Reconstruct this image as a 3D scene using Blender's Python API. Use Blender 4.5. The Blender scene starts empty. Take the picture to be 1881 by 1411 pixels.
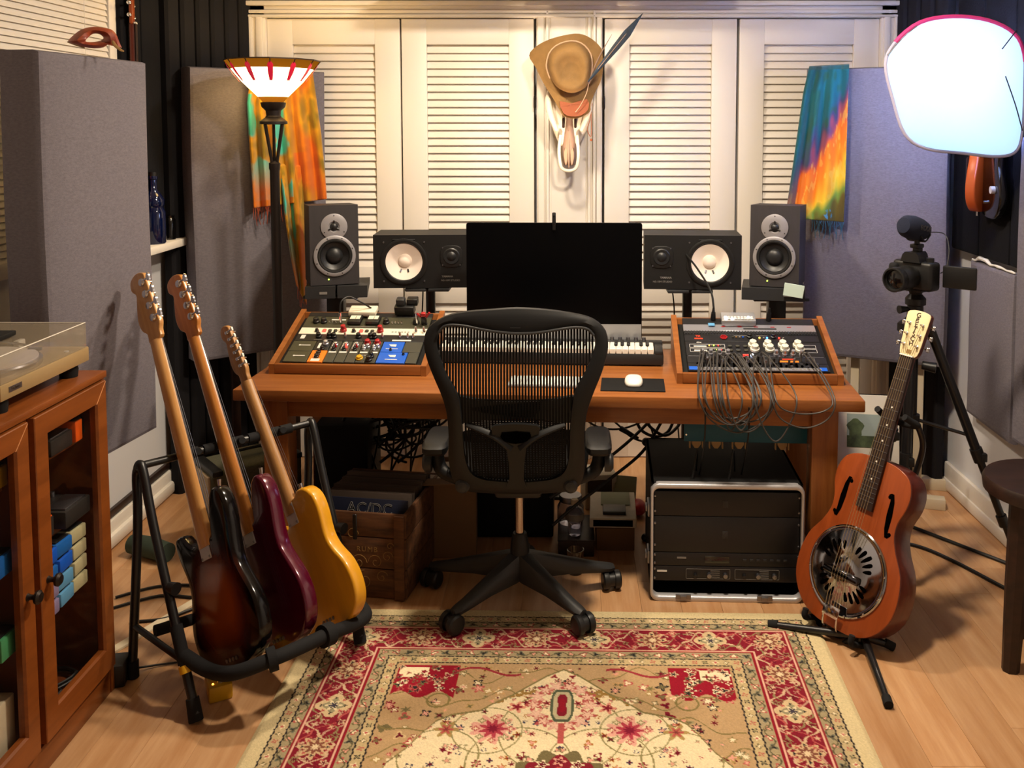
import bpy, bmesh, math, random
import numpy as np
from mathutils import Vector as V, Matrix as Mx, Euler
R = math.radians
random.seed(7)
sc = bpy.context.scene
COL = sc.collection

# ------------------------------------------------------------------ camera, world, lights, exposure
PITCH, FOC, HC, PXC = R(4), 1700.0, 1.55, 1048.0
PYC = 235 + FOC * math.tan(PITCH)
cd = bpy.data.cameras.new('camera'); cam = bpy.data.objects.new('camera', cd); COL.objects.link(cam)
cd.sensor_width = 36; cd.lens = 36 * FOC / 1881
cd.shift_x = (940.5 - PXC) / 1881; cd.shift_y = (PYC - 705.5) / 1881
cam.location = (0, 0, HC); cam.rotation_euler = (R(90) - PITCH, 0, 0)
cd.clip_start = .05; sc.camera = cam
w = bpy.data.worlds.new('room_air'); sc.world = w; w.use_nodes = True
w.node_tree.nodes['Background'].inputs[0].default_value = (.9, .85, 1, 1)
w.node_tree.nodes['Background'].inputs[1].default_value = .008
vs = sc.view_settings; sc.display_settings.display_device = 'sRGB'
vs.view_transform = 'Standard'; vs.look = 'None'; vs.gamma = 1; vs.use_curve_mapping = False
vs.exposure = 0.0
WARM = (1, .84, .64); COOL = (.50, .62, 1)

def lamp(name, kind, loc, power, color, size=.2, target=None, spot=60, blend=.5):
    l = bpy.data.lights.new(name, kind); l.energy = power; l.color = color
    if kind == 'AREA': l.shape = 'DISK'; l.size = size
    else: l.shadow_soft_size = size
    if kind == 'SPOT': l.spot_size = R(spot); l.spot_blend = blend
    o = bpy.data.objects.new(name, l); COL.objects.link(o); o.location = loc
    if target is not None:
        o.rotation_euler = (V(target) - V(loc)).to_track_quat('-Z', 'Y').to_euler()
    return o
# three recessed ceiling lamps (fixtures modelled below), the torchiere bulb, the skull spotlight, the soft light bulb
LAMPS = [(-.25, 3.25), (.35, 2.5)]
lamp('ceiling_light_over_desk', 'AREA', (LAMPS[0][0], LAMPS[0][1], 2.425), 28, WARM, .16)
lamp('ceiling_light_over_rug', 'AREA', (LAMPS[1][0], LAMPS[1][1], 2.425), 50, WARM, .2)
lamp('torchiere_bulb', 'POINT', (-1.19, 3.72, 1.77), 6, (1, .66, .28), .05)
lamp('skull_spot_bulb', 'SPOT', (-.06, 3.80, 1.02), 42, (1, .74, .50), .02, (-.01, 4.16, 1.79), 34, .8)
lamp('soft_light_bulb', 'POINT', (1.33, 3.245, 1.75), 32, COOL, .03)

# ------------------------------------------------------------------ pixel -> metre helpers (reading the photograph's perspective)
_c, _s = math.cos(PITCH), math.sin(PITCH)
def _ray(px, py):
    a = (px - PXC) / FOC; b = (PYC - py) / FOC
    return a, _c + b * _s, -_s + b * _c
def at(px, py, Y):
    r = _ray(px, py); t = Y / r[1]; return V((r[0] * t, Y, HC + r[2] * t))
def flr(px, py, Z=0.0):
    r = _ray(px, py); t = (Z - HC) / r[2]; return V((r[0] * t, r[1] * t, Z))

# ------------------------------------------------------------------ materials
def lin(c):
    if isinstance(c, str): c = [int(c[i:i + 2], 16) for i in (0, 2, 4)]
    c = [x / 255 for x in c]
    return [x / 12.92 if x <= .04045 else ((x + .055) / 1.055) ** 2.4 for x in c] + [1]
MATS = {}
def mat(name, color, rough=.5, metal=0, coat=0, noise=0, nscale=(8, 8, 8), bump=0, bscale=60, dark=None, emit=None, estr=0,
        trans=0, ior=1.45, alpha=1, rand=0, detail=4, spec=.5, sheen=0):
    m = bpy.data.materials.new(name); m.use_nodes = True; nt = m.node_tree; N = nt.nodes; L = nt.links
    b = N['Principled BSDF']; c = lin(color)
    b.inputs['Base Color'].default_value = c; b.inputs['Roughness'].default_value = rough
    b.inputs['Metallic'].default_value = metal; b.inputs['Coat Weight'].default_value = coat
    b.inputs['Coat Roughness'].default_value = .08
    b.inputs['Specular IOR Level'].default_value = spec
    b.inputs['Transmission Weight'].default_value = trans; b.inputs['IOR'].default_value = ior
    b.inputs['Alpha'].default_value = alpha
    if sheen: b.inputs['Sheen Weight'].default_value = sheen
    if emit: b.inputs['Emission Color'].default_value = lin(emit); b.inputs['Emission Strength'].default_value = estr
    src = None
    if noise or bump or rand:
        tc = N.new('ShaderNodeTexCoord')
    if noise:
        mp = N.new('ShaderNodeMapping'); mp.inputs['Scale'].default_value = nscale
        L.new(tc.outputs['Object'], mp.inputs['Vector'])
        nz = N.new('ShaderNodeTexNoise'); nz.inputs['Scale'].default_value = 1; nz.inputs['Detail'].default_value = detail
        nz.inputs['Roughness'].default_value = .65; L.new(mp.outputs[0], nz.inputs['Vector'])
        if rand:
            oi = N.new('ShaderNodeObjectInfo'); ad = N.new('ShaderNodeVectorMath'); ad.operation = 'ADD'
            ml = N.new('ShaderNodeMath'); ml.operation = 'MULTIPLY'; ml.inputs[1].default_value = 50
            L.new(oi.outputs['Random'], ml.inputs[0]); L.new(mp.outputs[0], ad.inputs[0]); L.new(ml.outputs[0], ad.inputs[1])
            L.new(ad.outputs[0], nz.inputs['Vector'])
        rp = N.new('ShaderNodeValToRGB'); d = lin(dark) if dark else [x * (1 - noise) for x in c[:3]] + [1]
        rp.color_ramp.elements[0].color = d; rp.color_ramp.elements[1].color = c
        rp.color_ramp.elements[0].position = .32; rp.color_ramp.elements[1].position = .66
        L.new(nz.outputs['Fac'], rp.inputs['Fac']); src = rp.outputs['Color']
    if rand:
        oi2 = N.new('ShaderNodeObjectInfo'); mr = N.new('ShaderNodeMapRange')
        mr.inputs['To Min'].default_value = 1 - rand; mr.inputs['To Max'].default_value = 1 + rand * .4
        L.new(oi2.outputs['Random'], mr.inputs['Value'])
        hs = N.new('ShaderNodeHueSaturation'); hs.inputs['Color'].default_value = c
        L.new(mr.outputs[0], hs.inputs['Value'])
        if src: L.new(src, hs.inputs['Color'])
        src = hs.outputs['Color']
    if src: L.new(src, b.inputs['Base Color'])
    if bump:
        n2 = N.new('ShaderNodeTexNoise'); n2.inputs['Scale'].default_value = bscale; n2.inputs['Detail'].default_value = 3
        L.new(tc.outputs['Object'], n2.inputs['Vector'])
        bp = N.new('ShaderNodeBump'); bp.inputs['Strength'].default_value = bump; bp.inputs['Distance'].default_value = .002
        L.new(n2.outputs['Fac'], bp.inputs['Height']); L.new(bp.outputs[0], b.inputs['Normal'])
    MATS[name] = m; return m
def vcmat(name, rough=.9, bump=0, bscale=300, sheen=0):
    m = mat(name, 'ffffff', rough, bump=bump, bscale=bscale, sheen=sheen, spec=.2); nt = m.node_tree
    a = nt.nodes.new('ShaderNodeAttribute'); a.attribute_name = 'Col'
    nt.links.new(a.outputs['Color'], nt.nodes['Principled BSDF'].inputs['Base Color']); return m

mat('white_paint', 'e9e2d8', .45)
mat('wall_white', 'd6d6da', .7, bump=.1, bscale=200)
mat('ceiling_paint', 'd8d0c2', .8)
mat('dark_foam', '16161a', .95, bump=.4, bscale=120, spec=.15)
mat('dark_curtain', '1b1a1d', .85, spec=.2)
mat('plank_wood', 'cba076', .34, noise=.4, nscale=(28, 2.2, 8), dark='b38256', rand=.16, detail=6, spec=.45)
mat('cherry', '985e2e', .33, noise=.4, nscale=(3, 40, 40), dark='7f4820', detail=5)
mat('cherry_upright', '985e2e', .33, noise=.4, nscale=(40, 40, 3), dark='7f4820', detail=5)
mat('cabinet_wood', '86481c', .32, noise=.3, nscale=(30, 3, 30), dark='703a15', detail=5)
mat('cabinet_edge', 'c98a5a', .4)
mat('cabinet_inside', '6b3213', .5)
mat('grey_fabric', '77727a', .95, noise=.22, nscale=(90, 90, 220), bump=.6, bscale=420, spec=.15, detail=3)
mat('black_plastic', '151516', .42)
mat('black_matte', '0e0e0f', .7, spec=.3)
mat('black_metal', '121214', .35, spec=.6)
mat('black_gloss', '060607', .12, coat=.5)
mat('foam_pad', '1a1a1c', .85, spec=.3)
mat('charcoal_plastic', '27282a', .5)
mat('chair_plastic', '111214', .5, spec=.4)
mat('chair_weave', '101011', .8, spec=.2)
mat('chrome', 'd8d8dc', .12, metal=1)
mat('aluminium', 'c8c8cc', .4, metal=.55)
mat('dull_steel', '8a8a90', .4, metal=1)
mat('gas_tube', 'a89a90', .25, metal=1)
mat('speaker_vinyl', '2f2b2d', .6, noise=.2, nscale=(60, 60, 8))
mat('speaker_silver', '8f8c8f', .45, metal=.3)
mat('speaker_black', '0b0b0c', .55)
mat('cone_dark', '1c1d1f', .4)
mat('cone_white', 'f4e6da', .6)
mat('screen_black', '020203', .3, spec=.12)
mat('silver_body', 'b9babd', .35, metal=.6)
mat('panel_black', '17171a', .45)
mat('panel_olive', '3b3a2a', .5)
mat('panel_grey', '3c3c34', .5)
mat('panel_cream', 'e3dcc8', .45)
mat('panel_silver', 'b8b9c2', .3, metal=.7)
mat('module_orange', 'e0781c', .45)
mat('module_blue', '1459c8', .45)
mat('knob_red', 'a51c20', .4)
mat('knob_white', 'd9d6c6', .45)
mat('ink_white', 'd8d6d0', .6)
mat('ink_grey', '7d7a76', .6)
mat('ink_gold', '8a6a3a', .5)
mat('ink_dark', '3a2a18', .6)
mat('ink_red', 'd03a1c', .5)
mat('led_red', 'ff2a20', .4, emit='ff2a20', estr=6)
mat('led_blue', '2a70ff', .4, emit='3a80ff', estr=8)
mat('led_green', 'c8ff40', .4, emit='d0ff50', estr=5)
mat('led_amber', 'ffb040', .4, emit='ffb040', estr=5)
mat('led_white', 'e8f0ff', .4, emit='e8f0ff', estr=6)
mat('maple', 'd3a063', .3, noise=.25, nscale=(60, 60, 6), dark='bd8548', coat=.3)
mat('maple_roasted', 'c58440', .28, noise=.25, nscale=(60, 60, 6), dark='a9682c', coat=.3)
mat('maple_worn', 'b58652', .4, noise=.3, nscale=(60, 60, 6), dark='94683a')
mat('rosewood', '2c1a14', .5, noise=.3, nscale=(80, 80, 8))
mat('candy_red', '4e0420', .2, coat=.6, metal=.2)
mat('butterscotch', 'd99a1e', .3, coat=.5, noise=.12, nscale=(30, 30, 4))
mat('mahogany', '94441a', .33, coat=.2, noise=.3, nscale=(50, 50, 4), dark='863c16')
mat('mahogany_side', '5e2216', .35, coat=.3, noise=.3, nscale=(50, 50, 4), dark='4b1a12')
mat('hole_black', '040303', .9, spec=0)
mat('headplate_pearl', 'e6d3a6', .35, noise=.12, nscale=(30, 30, 30))
mat('string_wire', 'c8b48c', .3, metal=.8)
mat('pearl', 'e8e4da', .3)
mat('yellow_tape', 'd6a21c', .5)
mat('bone', 'efe3d0', .6, noise=.12, nscale=(20, 20, 20), bump=.3, bscale=80)
mat('bone_shade', '9c8070', .7)
mat('hat_felt', '8c6a3c', .85, noise=.2, nscale=(15, 15, 15), bump=.4, bscale=250)
mat('hat_rust', '9a5638', .85, bump=.4, bscale=250)
mat('feather', '1a2e42', .6, noise=.4, nscale=(40, 40, 4), dark='0d1117')
mat('feather_blue', '234a68', .5)
mat('twine', 'c2a080', .8)
mat('bronze', '2a2320', .45, metal=.6)
mat('shade_jewel', 'b0182c', .3, emit='d0183a', estr=.55)
mat('leading', '3a2a1c', .5, metal=.5)
mat('soft_rim_pink', 'd03a86', .6)
mat('soft_rim_grey', 'b4b0cc', .7)
mat('glass', 'ffffff', .03, trans=1, ior=1.45)
mat('acrylic', 'a89c88', .05, trans=.0, alpha=.28, spec=.6)
mat('cabinet_glass', '202020', .03, alpha=.05, spec=.7)
mat('clear_acrylic', 'd8dcf0', .08, trans=.9, ior=1.4)
mat('gold_plinth', 'b59a6e', .38, metal=.35)
mat('platter_mat', 'd9cfc8', .7)
mat('platter_metal', 'a8a6ac', .2, metal=1)
mat('blue_bottle', '0b1a4a', .08, trans=.45, ior=1.45, coat=.5)
mat('mask_red', 'a8502c', .45, noise=.4, nscale=(30, 30, 30), dark='7a2418', coat=.3)
mat('crate_wood', '6a4427', .75, noise=.5, nscale=(6, 40, 40), dark='3d2515', bump=.3, bscale=60)
mat('cardboard', '6f5236', .85)
mat('record_sleeve', '4d4038', .7, rand=.5)
mat('record_blue', '141b33', .6)
mat('tweed', '5a5a48', .9, bump=.5, bscale=300, noise=.3, nscale=(150, 150, 150))
mat('amp_cream', 'b9a68a', .8, bump=.3, bscale=200)
mat('paper', 'cfc8b8', .85, noise=.12, nscale=(20, 20, 20))
mat('paper_green', '8c927c', .85)
mat('teal_metal', '0f5266', .5)
mat('tan_plastic', 'b8925e', .5)
mat('dark_wood', '2e1a12', .45, noise=.4, nscale=(8, 40, 40), dark='1c100b')
mat('cable_rubber', '0d0d0e', .5)
mat('cable_grey', '3a3735', .45)
mat('print_cream', 'd9d2c4', .8)
mat('print_green', '5a6a4a', .8, noise=.6, nscale=(14, 14, 14), dark='2c3426')
mat('print_sky', '9aa8a4', .8)
mat('pale_timber', 'd2c4a8', .6)
mat('mandolin_orange', 'c8541c', .25, coat=.7)
mat('pedal_orange', 'e05a14', .4)
mat('pedal_blue', '1d63b4', .4)
mat('pedal_sky', '5f9cc8', .4)
mat('pedal_cream', 'b8b08a', .45)
mat('pedal_lilac', '8a7ca0', .45)
mat('pedal_yellow', 'c89a14', .4)
mat('pedal_green', '4a9a68', .4)
mat('pedal_dark', '2a2725', .45)
mat('pedal_teal', '1f5a74', .35, metal=.2)
mat('cloth_green', '3c4a40', .95)
mat('card_print', 'c4d8cc', .6)
def glow_cloth(name, color, emit, estr):
    """thin cloth or glass lit from inside: lets the bulb's light through and scatters it"""
    m = bpy.data.materials.new(name); m.use_nodes = True; nt = m.node_tree; N = nt.nodes; L = nt.links
    N.remove(N['Principled BSDF']); t = N.new('ShaderNodeBsdfTranslucent'); t.inputs['Color'].default_value = lin(color)
    d = N.new('ShaderNodeBsdfDiffuse'); d.inputs['Color'].default_value = lin(color)
    e = N.new('ShaderNodeEmission'); e.inputs['Color'].default_value = lin(emit); e.inputs['Strength'].default_value = estr
    mx = N.new('ShaderNodeMixShader'); mx.inputs[0].default_value = .35; a = N.new('ShaderNodeAddShader')
    L.new(t.outputs[0], mx.inputs[1]); L.new(d.outputs[0], mx.inputs[2]); L.new(mx.outputs[0], a.inputs[0]); L.new(e.outputs[0], a.inputs[1])
    L.new(a.outputs[0], N['Material Output'].inputs['Surface']); MATS[name] = m
glow_cloth('soft_cloth', 'b4bcc4', 'c8eeff', .62)
glow_cloth('soft_back', 'dfe4f4', 'a0b8ff', .05)
glow_cloth('shade_glass', 'fff0cc', 'ffdf96', 6)
glow_cloth('shade_amber', '3c2408', 'c88418', .22)
vcmat('rug_pile', .95, bump=.5, bscale=500)
vcmat('tie_dye', .75, sheen=.2)
vcmat('sunburst', .16); MATS['sunburst'].node_tree.nodes['Principled BSDF'].inputs['Coat Weight'].default_value = .35

# ------------------------------------------------------------------ mesh builder
class MB:
    def __init__(s): s.v = []; s.f = []
    def add(s, vs_, fs, M=None):
        n = len(s.v)
        s.v += [tuple(M @ V(p)) for p in vs_] if M is not None else [tuple(p) for p in vs_]
        s.f += [tuple(i + n for i in f) for f in fs]; return s
    def box(s, c, d, M=None):
        x, y, z = [k / 2 for k in d]
        vs_ = [(c[0] + a * x, c[1] + b * y, c[2] + e * z) for a in (-1, 1) for b in (-1, 1) for e in (-1, 1)]
        return s.add(vs_, [(0, 1, 3, 2), (4, 6, 7, 5), (0, 4, 5, 1), (2, 3, 7, 6), (0, 2, 6, 4), (1, 5, 7, 3)], M)
    def rbox(s, c, d, b=.004, seg=2, M=None):
        bm = bmesh.new(); bmesh.ops.create_cube(bm, size=1)
        for v in bm.verts: v.co = V((v.co.x * d[0] + c[0], v.co.y * d[1] + c[1], v.co.z * d[2] + c[2]))
        bmesh.ops.bevel(bm, geom=bm.edges[:], offset=min(b, min(d) * .45), segments=seg, affect='EDGES', profile=.5)
        s.frombm(bm, M); bm.free(); return s
    def frombm(s, bm, M=None):
        bm.verts.index_update()
        return s.add([v.co.copy() for v in bm.verts], [[v.index for v in f.verts] for f in bm.faces], M)
    def loft(s, rings, cap=True, closed=True, M=None):
        n = len(rings[0]); vs_ = [p for r in rings for p in r]; fs = []
        for i in range(len(rings) - 1):
            for j in range(n if closed else n - 1):
                k = (j + 1) % n
                fs.append((i * n + j, i * n + k, (i + 1) * n + k, (i + 1) * n + j))
        if cap and closed:
            fs.append(tuple(range(n))[::-1]); fs.append(tuple((len(rings) - 1) * n + j for j in range(n)))
        return s.add(vs_, fs, M)
    def cyl(s, p0, p1, r0, r1=None, n=14, M=None):
        if r1 is None: r1 = r0
        return s.tube([p0, p1], [r0, r1], n, sm=0, M=M)
    def tube(s, pts, r, n=8, sm=4, M=None, cap=True, flat=1.0):
        P = [V(p) for p in pts]
        rr = list(r) if isinstance(r, (list, tuple)) else [r] * len(P)
        if sm and len(P) > 2:
            Q = []; rq = []
            for i in range(len(P) - 1):
                a = P[max(i - 1, 0)]; b = P[i]; c = P[i + 1]; d = P[min(i + 2, len(P) - 1)]
                for k in range(sm):
                    t = k / sm
                    Q.append(.5 * ((2 * b) + (c - a) * t + (2 * a - 5 * b + 4 * c - d) * t * t + (3 * b - a - 3 * c + d) * t ** 3))
                    rq.append(rr[i] * (1 - t) + rr[i + 1] * t)
            Q.append(P[-1]); rq.append(rr[-1]); P, rr = Q, rq
        rings = []; up = None
        for i, p in enumerate(P):
            t = (P[min(i + 1, len(P) - 1)] - P[max(i - 1, 0)]).normalized()
            if up is None:
                up = t.orthogonal().normalized()
            else:
                up = (up - t * up.dot(t)); up = up.normalized() if up.length > 1e-6 else t.orthogonal().normalized()
            sd = t.cross(up)
            rings.append([p + (up * math.cos(a) + sd * math.sin(a) * flat) * rr[i] for a in [2 * math.pi * k / n for k in range(n)]])
        return s.loft(rings, cap, True, M)
    def lathe(s, prof, n=32, M=None, cap=True):
        rings = [[(r * math.cos(2 * math.pi * k / n), r * math.sin(2 * math.pi * k / n), z) for k in range(n)] for r, z in prof]
        return s.loft(rings, cap, True, M)
    def prism(s, out, y0, y1, bev=0, M=None, seg=3):
        # outline in local X-Z, thickness along Y, edges rounded by bev
        n = len(out); O = [V((p[0], p[1])) for p in out]
        area = sum(O[i].x * O[(i + 1) % n].y - O[(i + 1) % n].x * O[i].y for i in range(n))
        sg = 1 if area > 0 else -1
        nor = []
        for i in range(n):
            t = (O[(i + 1) % n] - O[i - 1]); nor.append(V((-t.y, t.x)).normalized() * sg)
        def ring(y, off): return [(O[i].x + nor[i].x * off, y, O[i].y + nor[i].y * off) for i in range(n)]
        if bev:
            rs = [ring(y0 + bev * (1 - math.sin(a)), bev * (1 - math.cos(a))) for a in [R(90) * (1 - k / seg) for k in range(seg + 1)]]
            rs += [ring(y1 - bev * (1 - math.sin(a)), bev * (1 - math.cos(a))) for a in [R(90) * k / seg for k in range(seg + 1)]]
        else: rs = [ring(y0, 0), ring(y1, 0)]
        return s.loft(rs, True, True, M)
    def sphere(s, c, r, n=16, m=10, M=None):
        if not isinstance(r, (list, tuple)): r = (r, r, r)
        rings = []
        for i in range(1, m):
            a = math.pi * i / m
            rings.append([(c[0] + r[0] * math.sin(a) * math.cos(2 * math.pi * k / n), c[1] + r[1] * math.sin(a) * math.sin(2 * math.pi * k / n), c[2] - r[2] * math.cos(a)) for k in range(n)])
        return s.loft(rings, True, True, M)
    def grid(s, fn, nu, nv, M=None):
        vs_ = [fn(i / nu, j / nv) for j in range(nv + 1) for i in range(nu + 1)]; W = nu + 1
        return s.add(vs_, [(j * W + i, j * W + i + 1, (j + 1) * W + i + 1, (j + 1) * W + i) for j in range(nv) for i in range(nu)], M)

def cr2(pts, sm=4):
    """closed smooth 2-D outline through the points"""
    P = [V((p[0], p[1])) for p in pts]; n = len(P); out = []
    for i in range(n):
        a, b, c, d = P[i - 1], P[i], P[(i + 1) % n], P[(i + 2) % n]
        for k in range(sm):
            t = k / sm
            q = .5 * ((2 * b) + (c - a) * t + (2 * a - 5 * b + 4 * c - d) * t * t + (3 * b - a - 3 * c + d) * t ** 3)
            out.append((q.x, q.y))
    return out
def rrect(w_, h_, r, n=4, cx=0, cz=0):
    o = []
    for qx, qz, a0 in ((1, 1, 0), (-1, 1, 90), (-1, -1, 180), (1, -1, 270)):
        for k in range(n + 1):
            a = R(a0 + 90 * k / n); o.append((cx + qx * (w_ / 2 - r) + r * math.cos(a), cz + qz * (h_ / 2 - r) + r * math.sin(a)))
    return o

WM = {}
def basis(o, x, y, z):
    m = Mx.Identity(4)
    for i, c in enumerate((x, y, z, o)):
        for j in range(3): m[j][i] = c[j]
    return m
def mesh_obj(name, mb, material, smooth=True, angle=38, recalc=True):
    me = bpy.data.meshes.new(name); me.from_pydata([tuple(p) for p in mb.v], [], mb.f)
    if recalc:
        bm = bmesh.new(); bm.from_mesh(me); bmesh.ops.recalc_face_normals(bm, faces=bm.faces[:]); bm.to_mesh(me); bm.free()
    if smooth:
        me.shade_smooth(); me.set_sharp_from_angle(angle=R(angle))
    if isinstance(material, str): material = MATS[material]
    me.materials.append(material)
    o = bpy.data.objects.new(name, me); COL.objects.link(o); return o
def tag(o, label, cat, group=None):
    o['label'] = label; o['category'] = cat
    if group: o['group'] = group
    return o
def thing(name, label, cat, M=None, group=None):
    """an Empty at the thing's base; M is a location or a matrix"""
    o = bpy.data.objects.new(name, None); COL.objects.link(o); o.empty_display_size = .05
    if not isinstance(M, Mx): M = Mx.Translation(V(M if M is not None else (0, 0, 0)))
    o.matrix_world = M; WM[o.name] = M.copy()
    return tag(o, label, cat, group)
def part(name, mb, material, parent, world=False, label=None, kind=None, **k):
    """a child mesh; vertices in the parent's own frame, or in world metres when world=True"""
    if world:
        inv = WM[parent.name].inverted(); mb.v = [tuple(inv @ V(p)) for p in mb.v]
    o = mesh_obj(name, mb, material, **k); o.parent = parent; WM[o.name] = WM[parent.name]
    if label: o['label'] = label
    if kind: o['kind'] = kind
    return o
def solo(name, mb, material, label, cat, origin=None, group=None, **k):
    """a thing that is one mesh (vertices in world metres)"""
    if origin is None:
        n = len(mb.v); origin = (sum(p[0] for p in mb.v) / n, sum(p[1] for p in mb.v) / n, min(p[2] for p in mb.v))
    mb.v = [(p[0] - origin[0], p[1] - origin[1], p[2] - origin[2]) for p in mb.v]
    o = mesh_obj(name, mb, material, **k); o.location = origin; WM[o.name] = Mx.Translation(V(origin))
    return tag(o, label, cat, group)
def struct(name, mb, material, label=None, **k):
    o = mesh_obj(name, mb, material, **k); o['kind'] = 'structure'; WM[o.name] = Mx.Identity(4)
    if label: o['label'] = label
    return o
def dup(root, M, label=None):
    """a copy of a thing with its parts and sub-parts"""
    r = root.copy(); COL.objects.link(r); r.matrix_world = M; WM[r.name] = M.copy()
    if label: r['label'] = label
    for ch in [c for c in bpy.data.objects if c.parent == root]:
        c2 = ch.copy(); COL.objects.link(c2); c2.parent = r
        for g in [c for c in bpy.data.objects if c.parent == ch]:
            g2 = g.copy(); COL.objects.link(g2); g2.parent = c2
    return r
def lettering(body, size, M, material, parent, outline=False, extrude=.0004, spacing=1.0, bold=0):
    """flat letters: local X along the line, local Y up, facing local Z; M in the parent's frame"""
    cu = bpy.data.curves.new('lettering', 'FONT'); cu.body = body; cu.size = size; cu.extrude = extrude
    cu.align_x = 'CENTER'; cu.align_y = 'CENTER'; cu.space_character = spacing; cu.offset = bold; cu.resolution_u = 3
    if outline: cu.fill_mode = 'NONE'; cu.bevel_depth = size * .018; cu.extrude = 0; cu.bevel_resolution = 0
    t = bpy.data.objects.new('tmp', cu); COL.objects.link(t)
    dg = bpy.context.evaluated_depsgraph_get(); me = bpy.data.meshes.new_from_object(t.evaluated_get(dg))
    bpy.data.objects.remove(t); me.transform(M); me.materials.clear(); me.materials.append(MATS[material])
    o = bpy.data.objects.new('lettering', me); COL.objects.link(o); o.parent = parent; WM[o.name] = WM[parent.name]; return o
def face_front(o, tilt=0):
    """letters on a face that looks along -Y"""
    return Mx.Translation(V(o)) @ Mx.Rotation(R(90), 4, 'X')
def rotz(a, o=(0, 0, 0)): return Mx.Translation(V(o)) @ Mx.Rotation(R(a), 4, 'Z')
def disc_mb(p, axis, prof, n=24):
    """lathe with its axis along a direction"""
    q = V(axis).normalized().to_track_quat('Z', 'Y').to_matrix().to_4x4()
    return MB().lathe(prof, n, Mx.Translation(V(p)) @ q)

# ------------------------------------------------------------------ the room
XL, XR, YB, ZT, YN = -1.72, 1.63, 4.36, 2.45, -1.2
fl = struct('floor', MB().box(((XL + XR) / 2, (YB + YN) / 2, -.056), (XR - XL + .2, YB - YN + .2, .1)), 'dark_wood')
PW, PL = .13, 1.22
nx = int((XR - XL) / PW) + 1
pm = {}
for i in range(nx):
    x0 = XL + i * PW; x1 = min(x0 + PW, XR)
    y = .9 - random.random() * PL
    while y < YB:
        a, b = max(y, .9), min(y + PL, YB)
        if b - a > .02:
            key = (round(x1 - x0, 3), round(b - a, 3))
            if key not in pm:
                mb = MB().rbox((0, 0, -.003), (x1 - x0 - .0005, b - a - .0006, .006), .0005, 1)
                o = mesh_obj('plank', mb, 'plank_wood', smooth=False); pm[key] = o.data
            else:
                o = bpy.data.objects.new('plank', pm[key]); COL.objects.link(o)
            o.location = ((x0 + x1) / 2, (a + b) / 2, 0); o.parent = fl
        y += PL
# the part of the floor behind the camera
o = mesh_obj('plank', MB().box(((XL + XR) / 2, (YN + .9) / 2, -.003), (XR - XL, .9 - YN, .006)), 'plank_wood', smooth=False); o.parent = fl; o['kind'] = 'stuff'

struct('ceiling', MB().box(((XL + XR) / 2, (YB + YN) / 2, ZT + .05), (XR - XL + .2, YB - YN + .2, .1)), 'ceiling_paint')
struct('wall_back', MB().box(((XL + XR) / 2, YB + .05, ZT / 2), (XR - XL + .2, .1, ZT)), 'wall_white')
struct('wall_rear', MB().box(((XL + XR) / 2, YN - .05, ZT / 2), (XR - XL + .2, .1, ZT)), 'wall_white')
wr = struct('wall_right', MB().box((XR + .05, (YB + YN) / 2, ZT / 2), (.1, YB - YN, ZT)), 'wall_white')
WY0, WY1, WZ0, WZ1 = 2.25, 3.44, 1.14, 2.32
mb = MB()
mb.box((XL - .05, (YN + WY0) / 2, ZT / 2), (.1, WY0 - YN, ZT)); mb.box((XL - .05, (WY1 + YB) / 2, ZT / 2), (.1, YB - WY1, ZT))
mb.box((XL - .05, (WY0 + WY1) / 2, WZ0 / 2), (.1, WY1 - WY0, WZ0)); mb.box((XL - .05, (WY0 + WY1) / 2, (WZ1 + ZT) / 2), (.1, WY1 - WY0, ZT - WZ1))
struct('wall_left', mb, 'wall_white')
# window in the left wall
mb = MB()
for y in (WY0 - .025, WY1 + .02): mb.rbox((XL + .012, y, (WZ0 + WZ1) / 2), (.03, .055, WZ1 - WZ0 + .1), .004)
for z in (WZ0 - .02, WZ1 + .02): mb.rbox((XL + .012, (WY0 + WY1) / 2, z), (.03, WY1 - WY0 + .1, .05), .004)
wn = struct('window_1', mb, 'white_paint')
part('pane', MB().box((XL - .07, (WY0 + WY1) / 2, (WZ0 + WZ1) / 2), (.006, WY1 - WY0, WZ1 - WZ0)), 'black_gloss', wn)
bl = thing('window_blind', 'white slatted blind closed over the left window', 'blind', (XL + .01, (WY0 + WY1) / 2, WZ0))
part('headrail', MB().rbox((XL + .02, (WY0 + WY1) / 2, WZ1 - .02), (.035, WY1 - WY0 - .02, .035), .004), 'white_paint', bl, True)
sl = MB().rbox((0, 0, 0), (.0015, WY1 - WY0 - .03, .026), .0006, 1, Mx.Rotation(R(-22), 4, 'Y'))
z = WZ1 - .05; me = None
while z > WZ0 + .01:
    if me is None: o = part('slat', sl, 'white_paint', bl); me = o.data
    else: o = bpy.data.objects.new('slat', me); COL.objects.link(o); o.parent = bl
    o.location = (.01, 0, z - WZ0); z -= .0215
for q in (.4, -.4): part('ladder_cord', MB().cyl((.024, q, .02), (.024, q, WZ1 - WZ0 - .05), .001), 'white_paint', bl)
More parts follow.
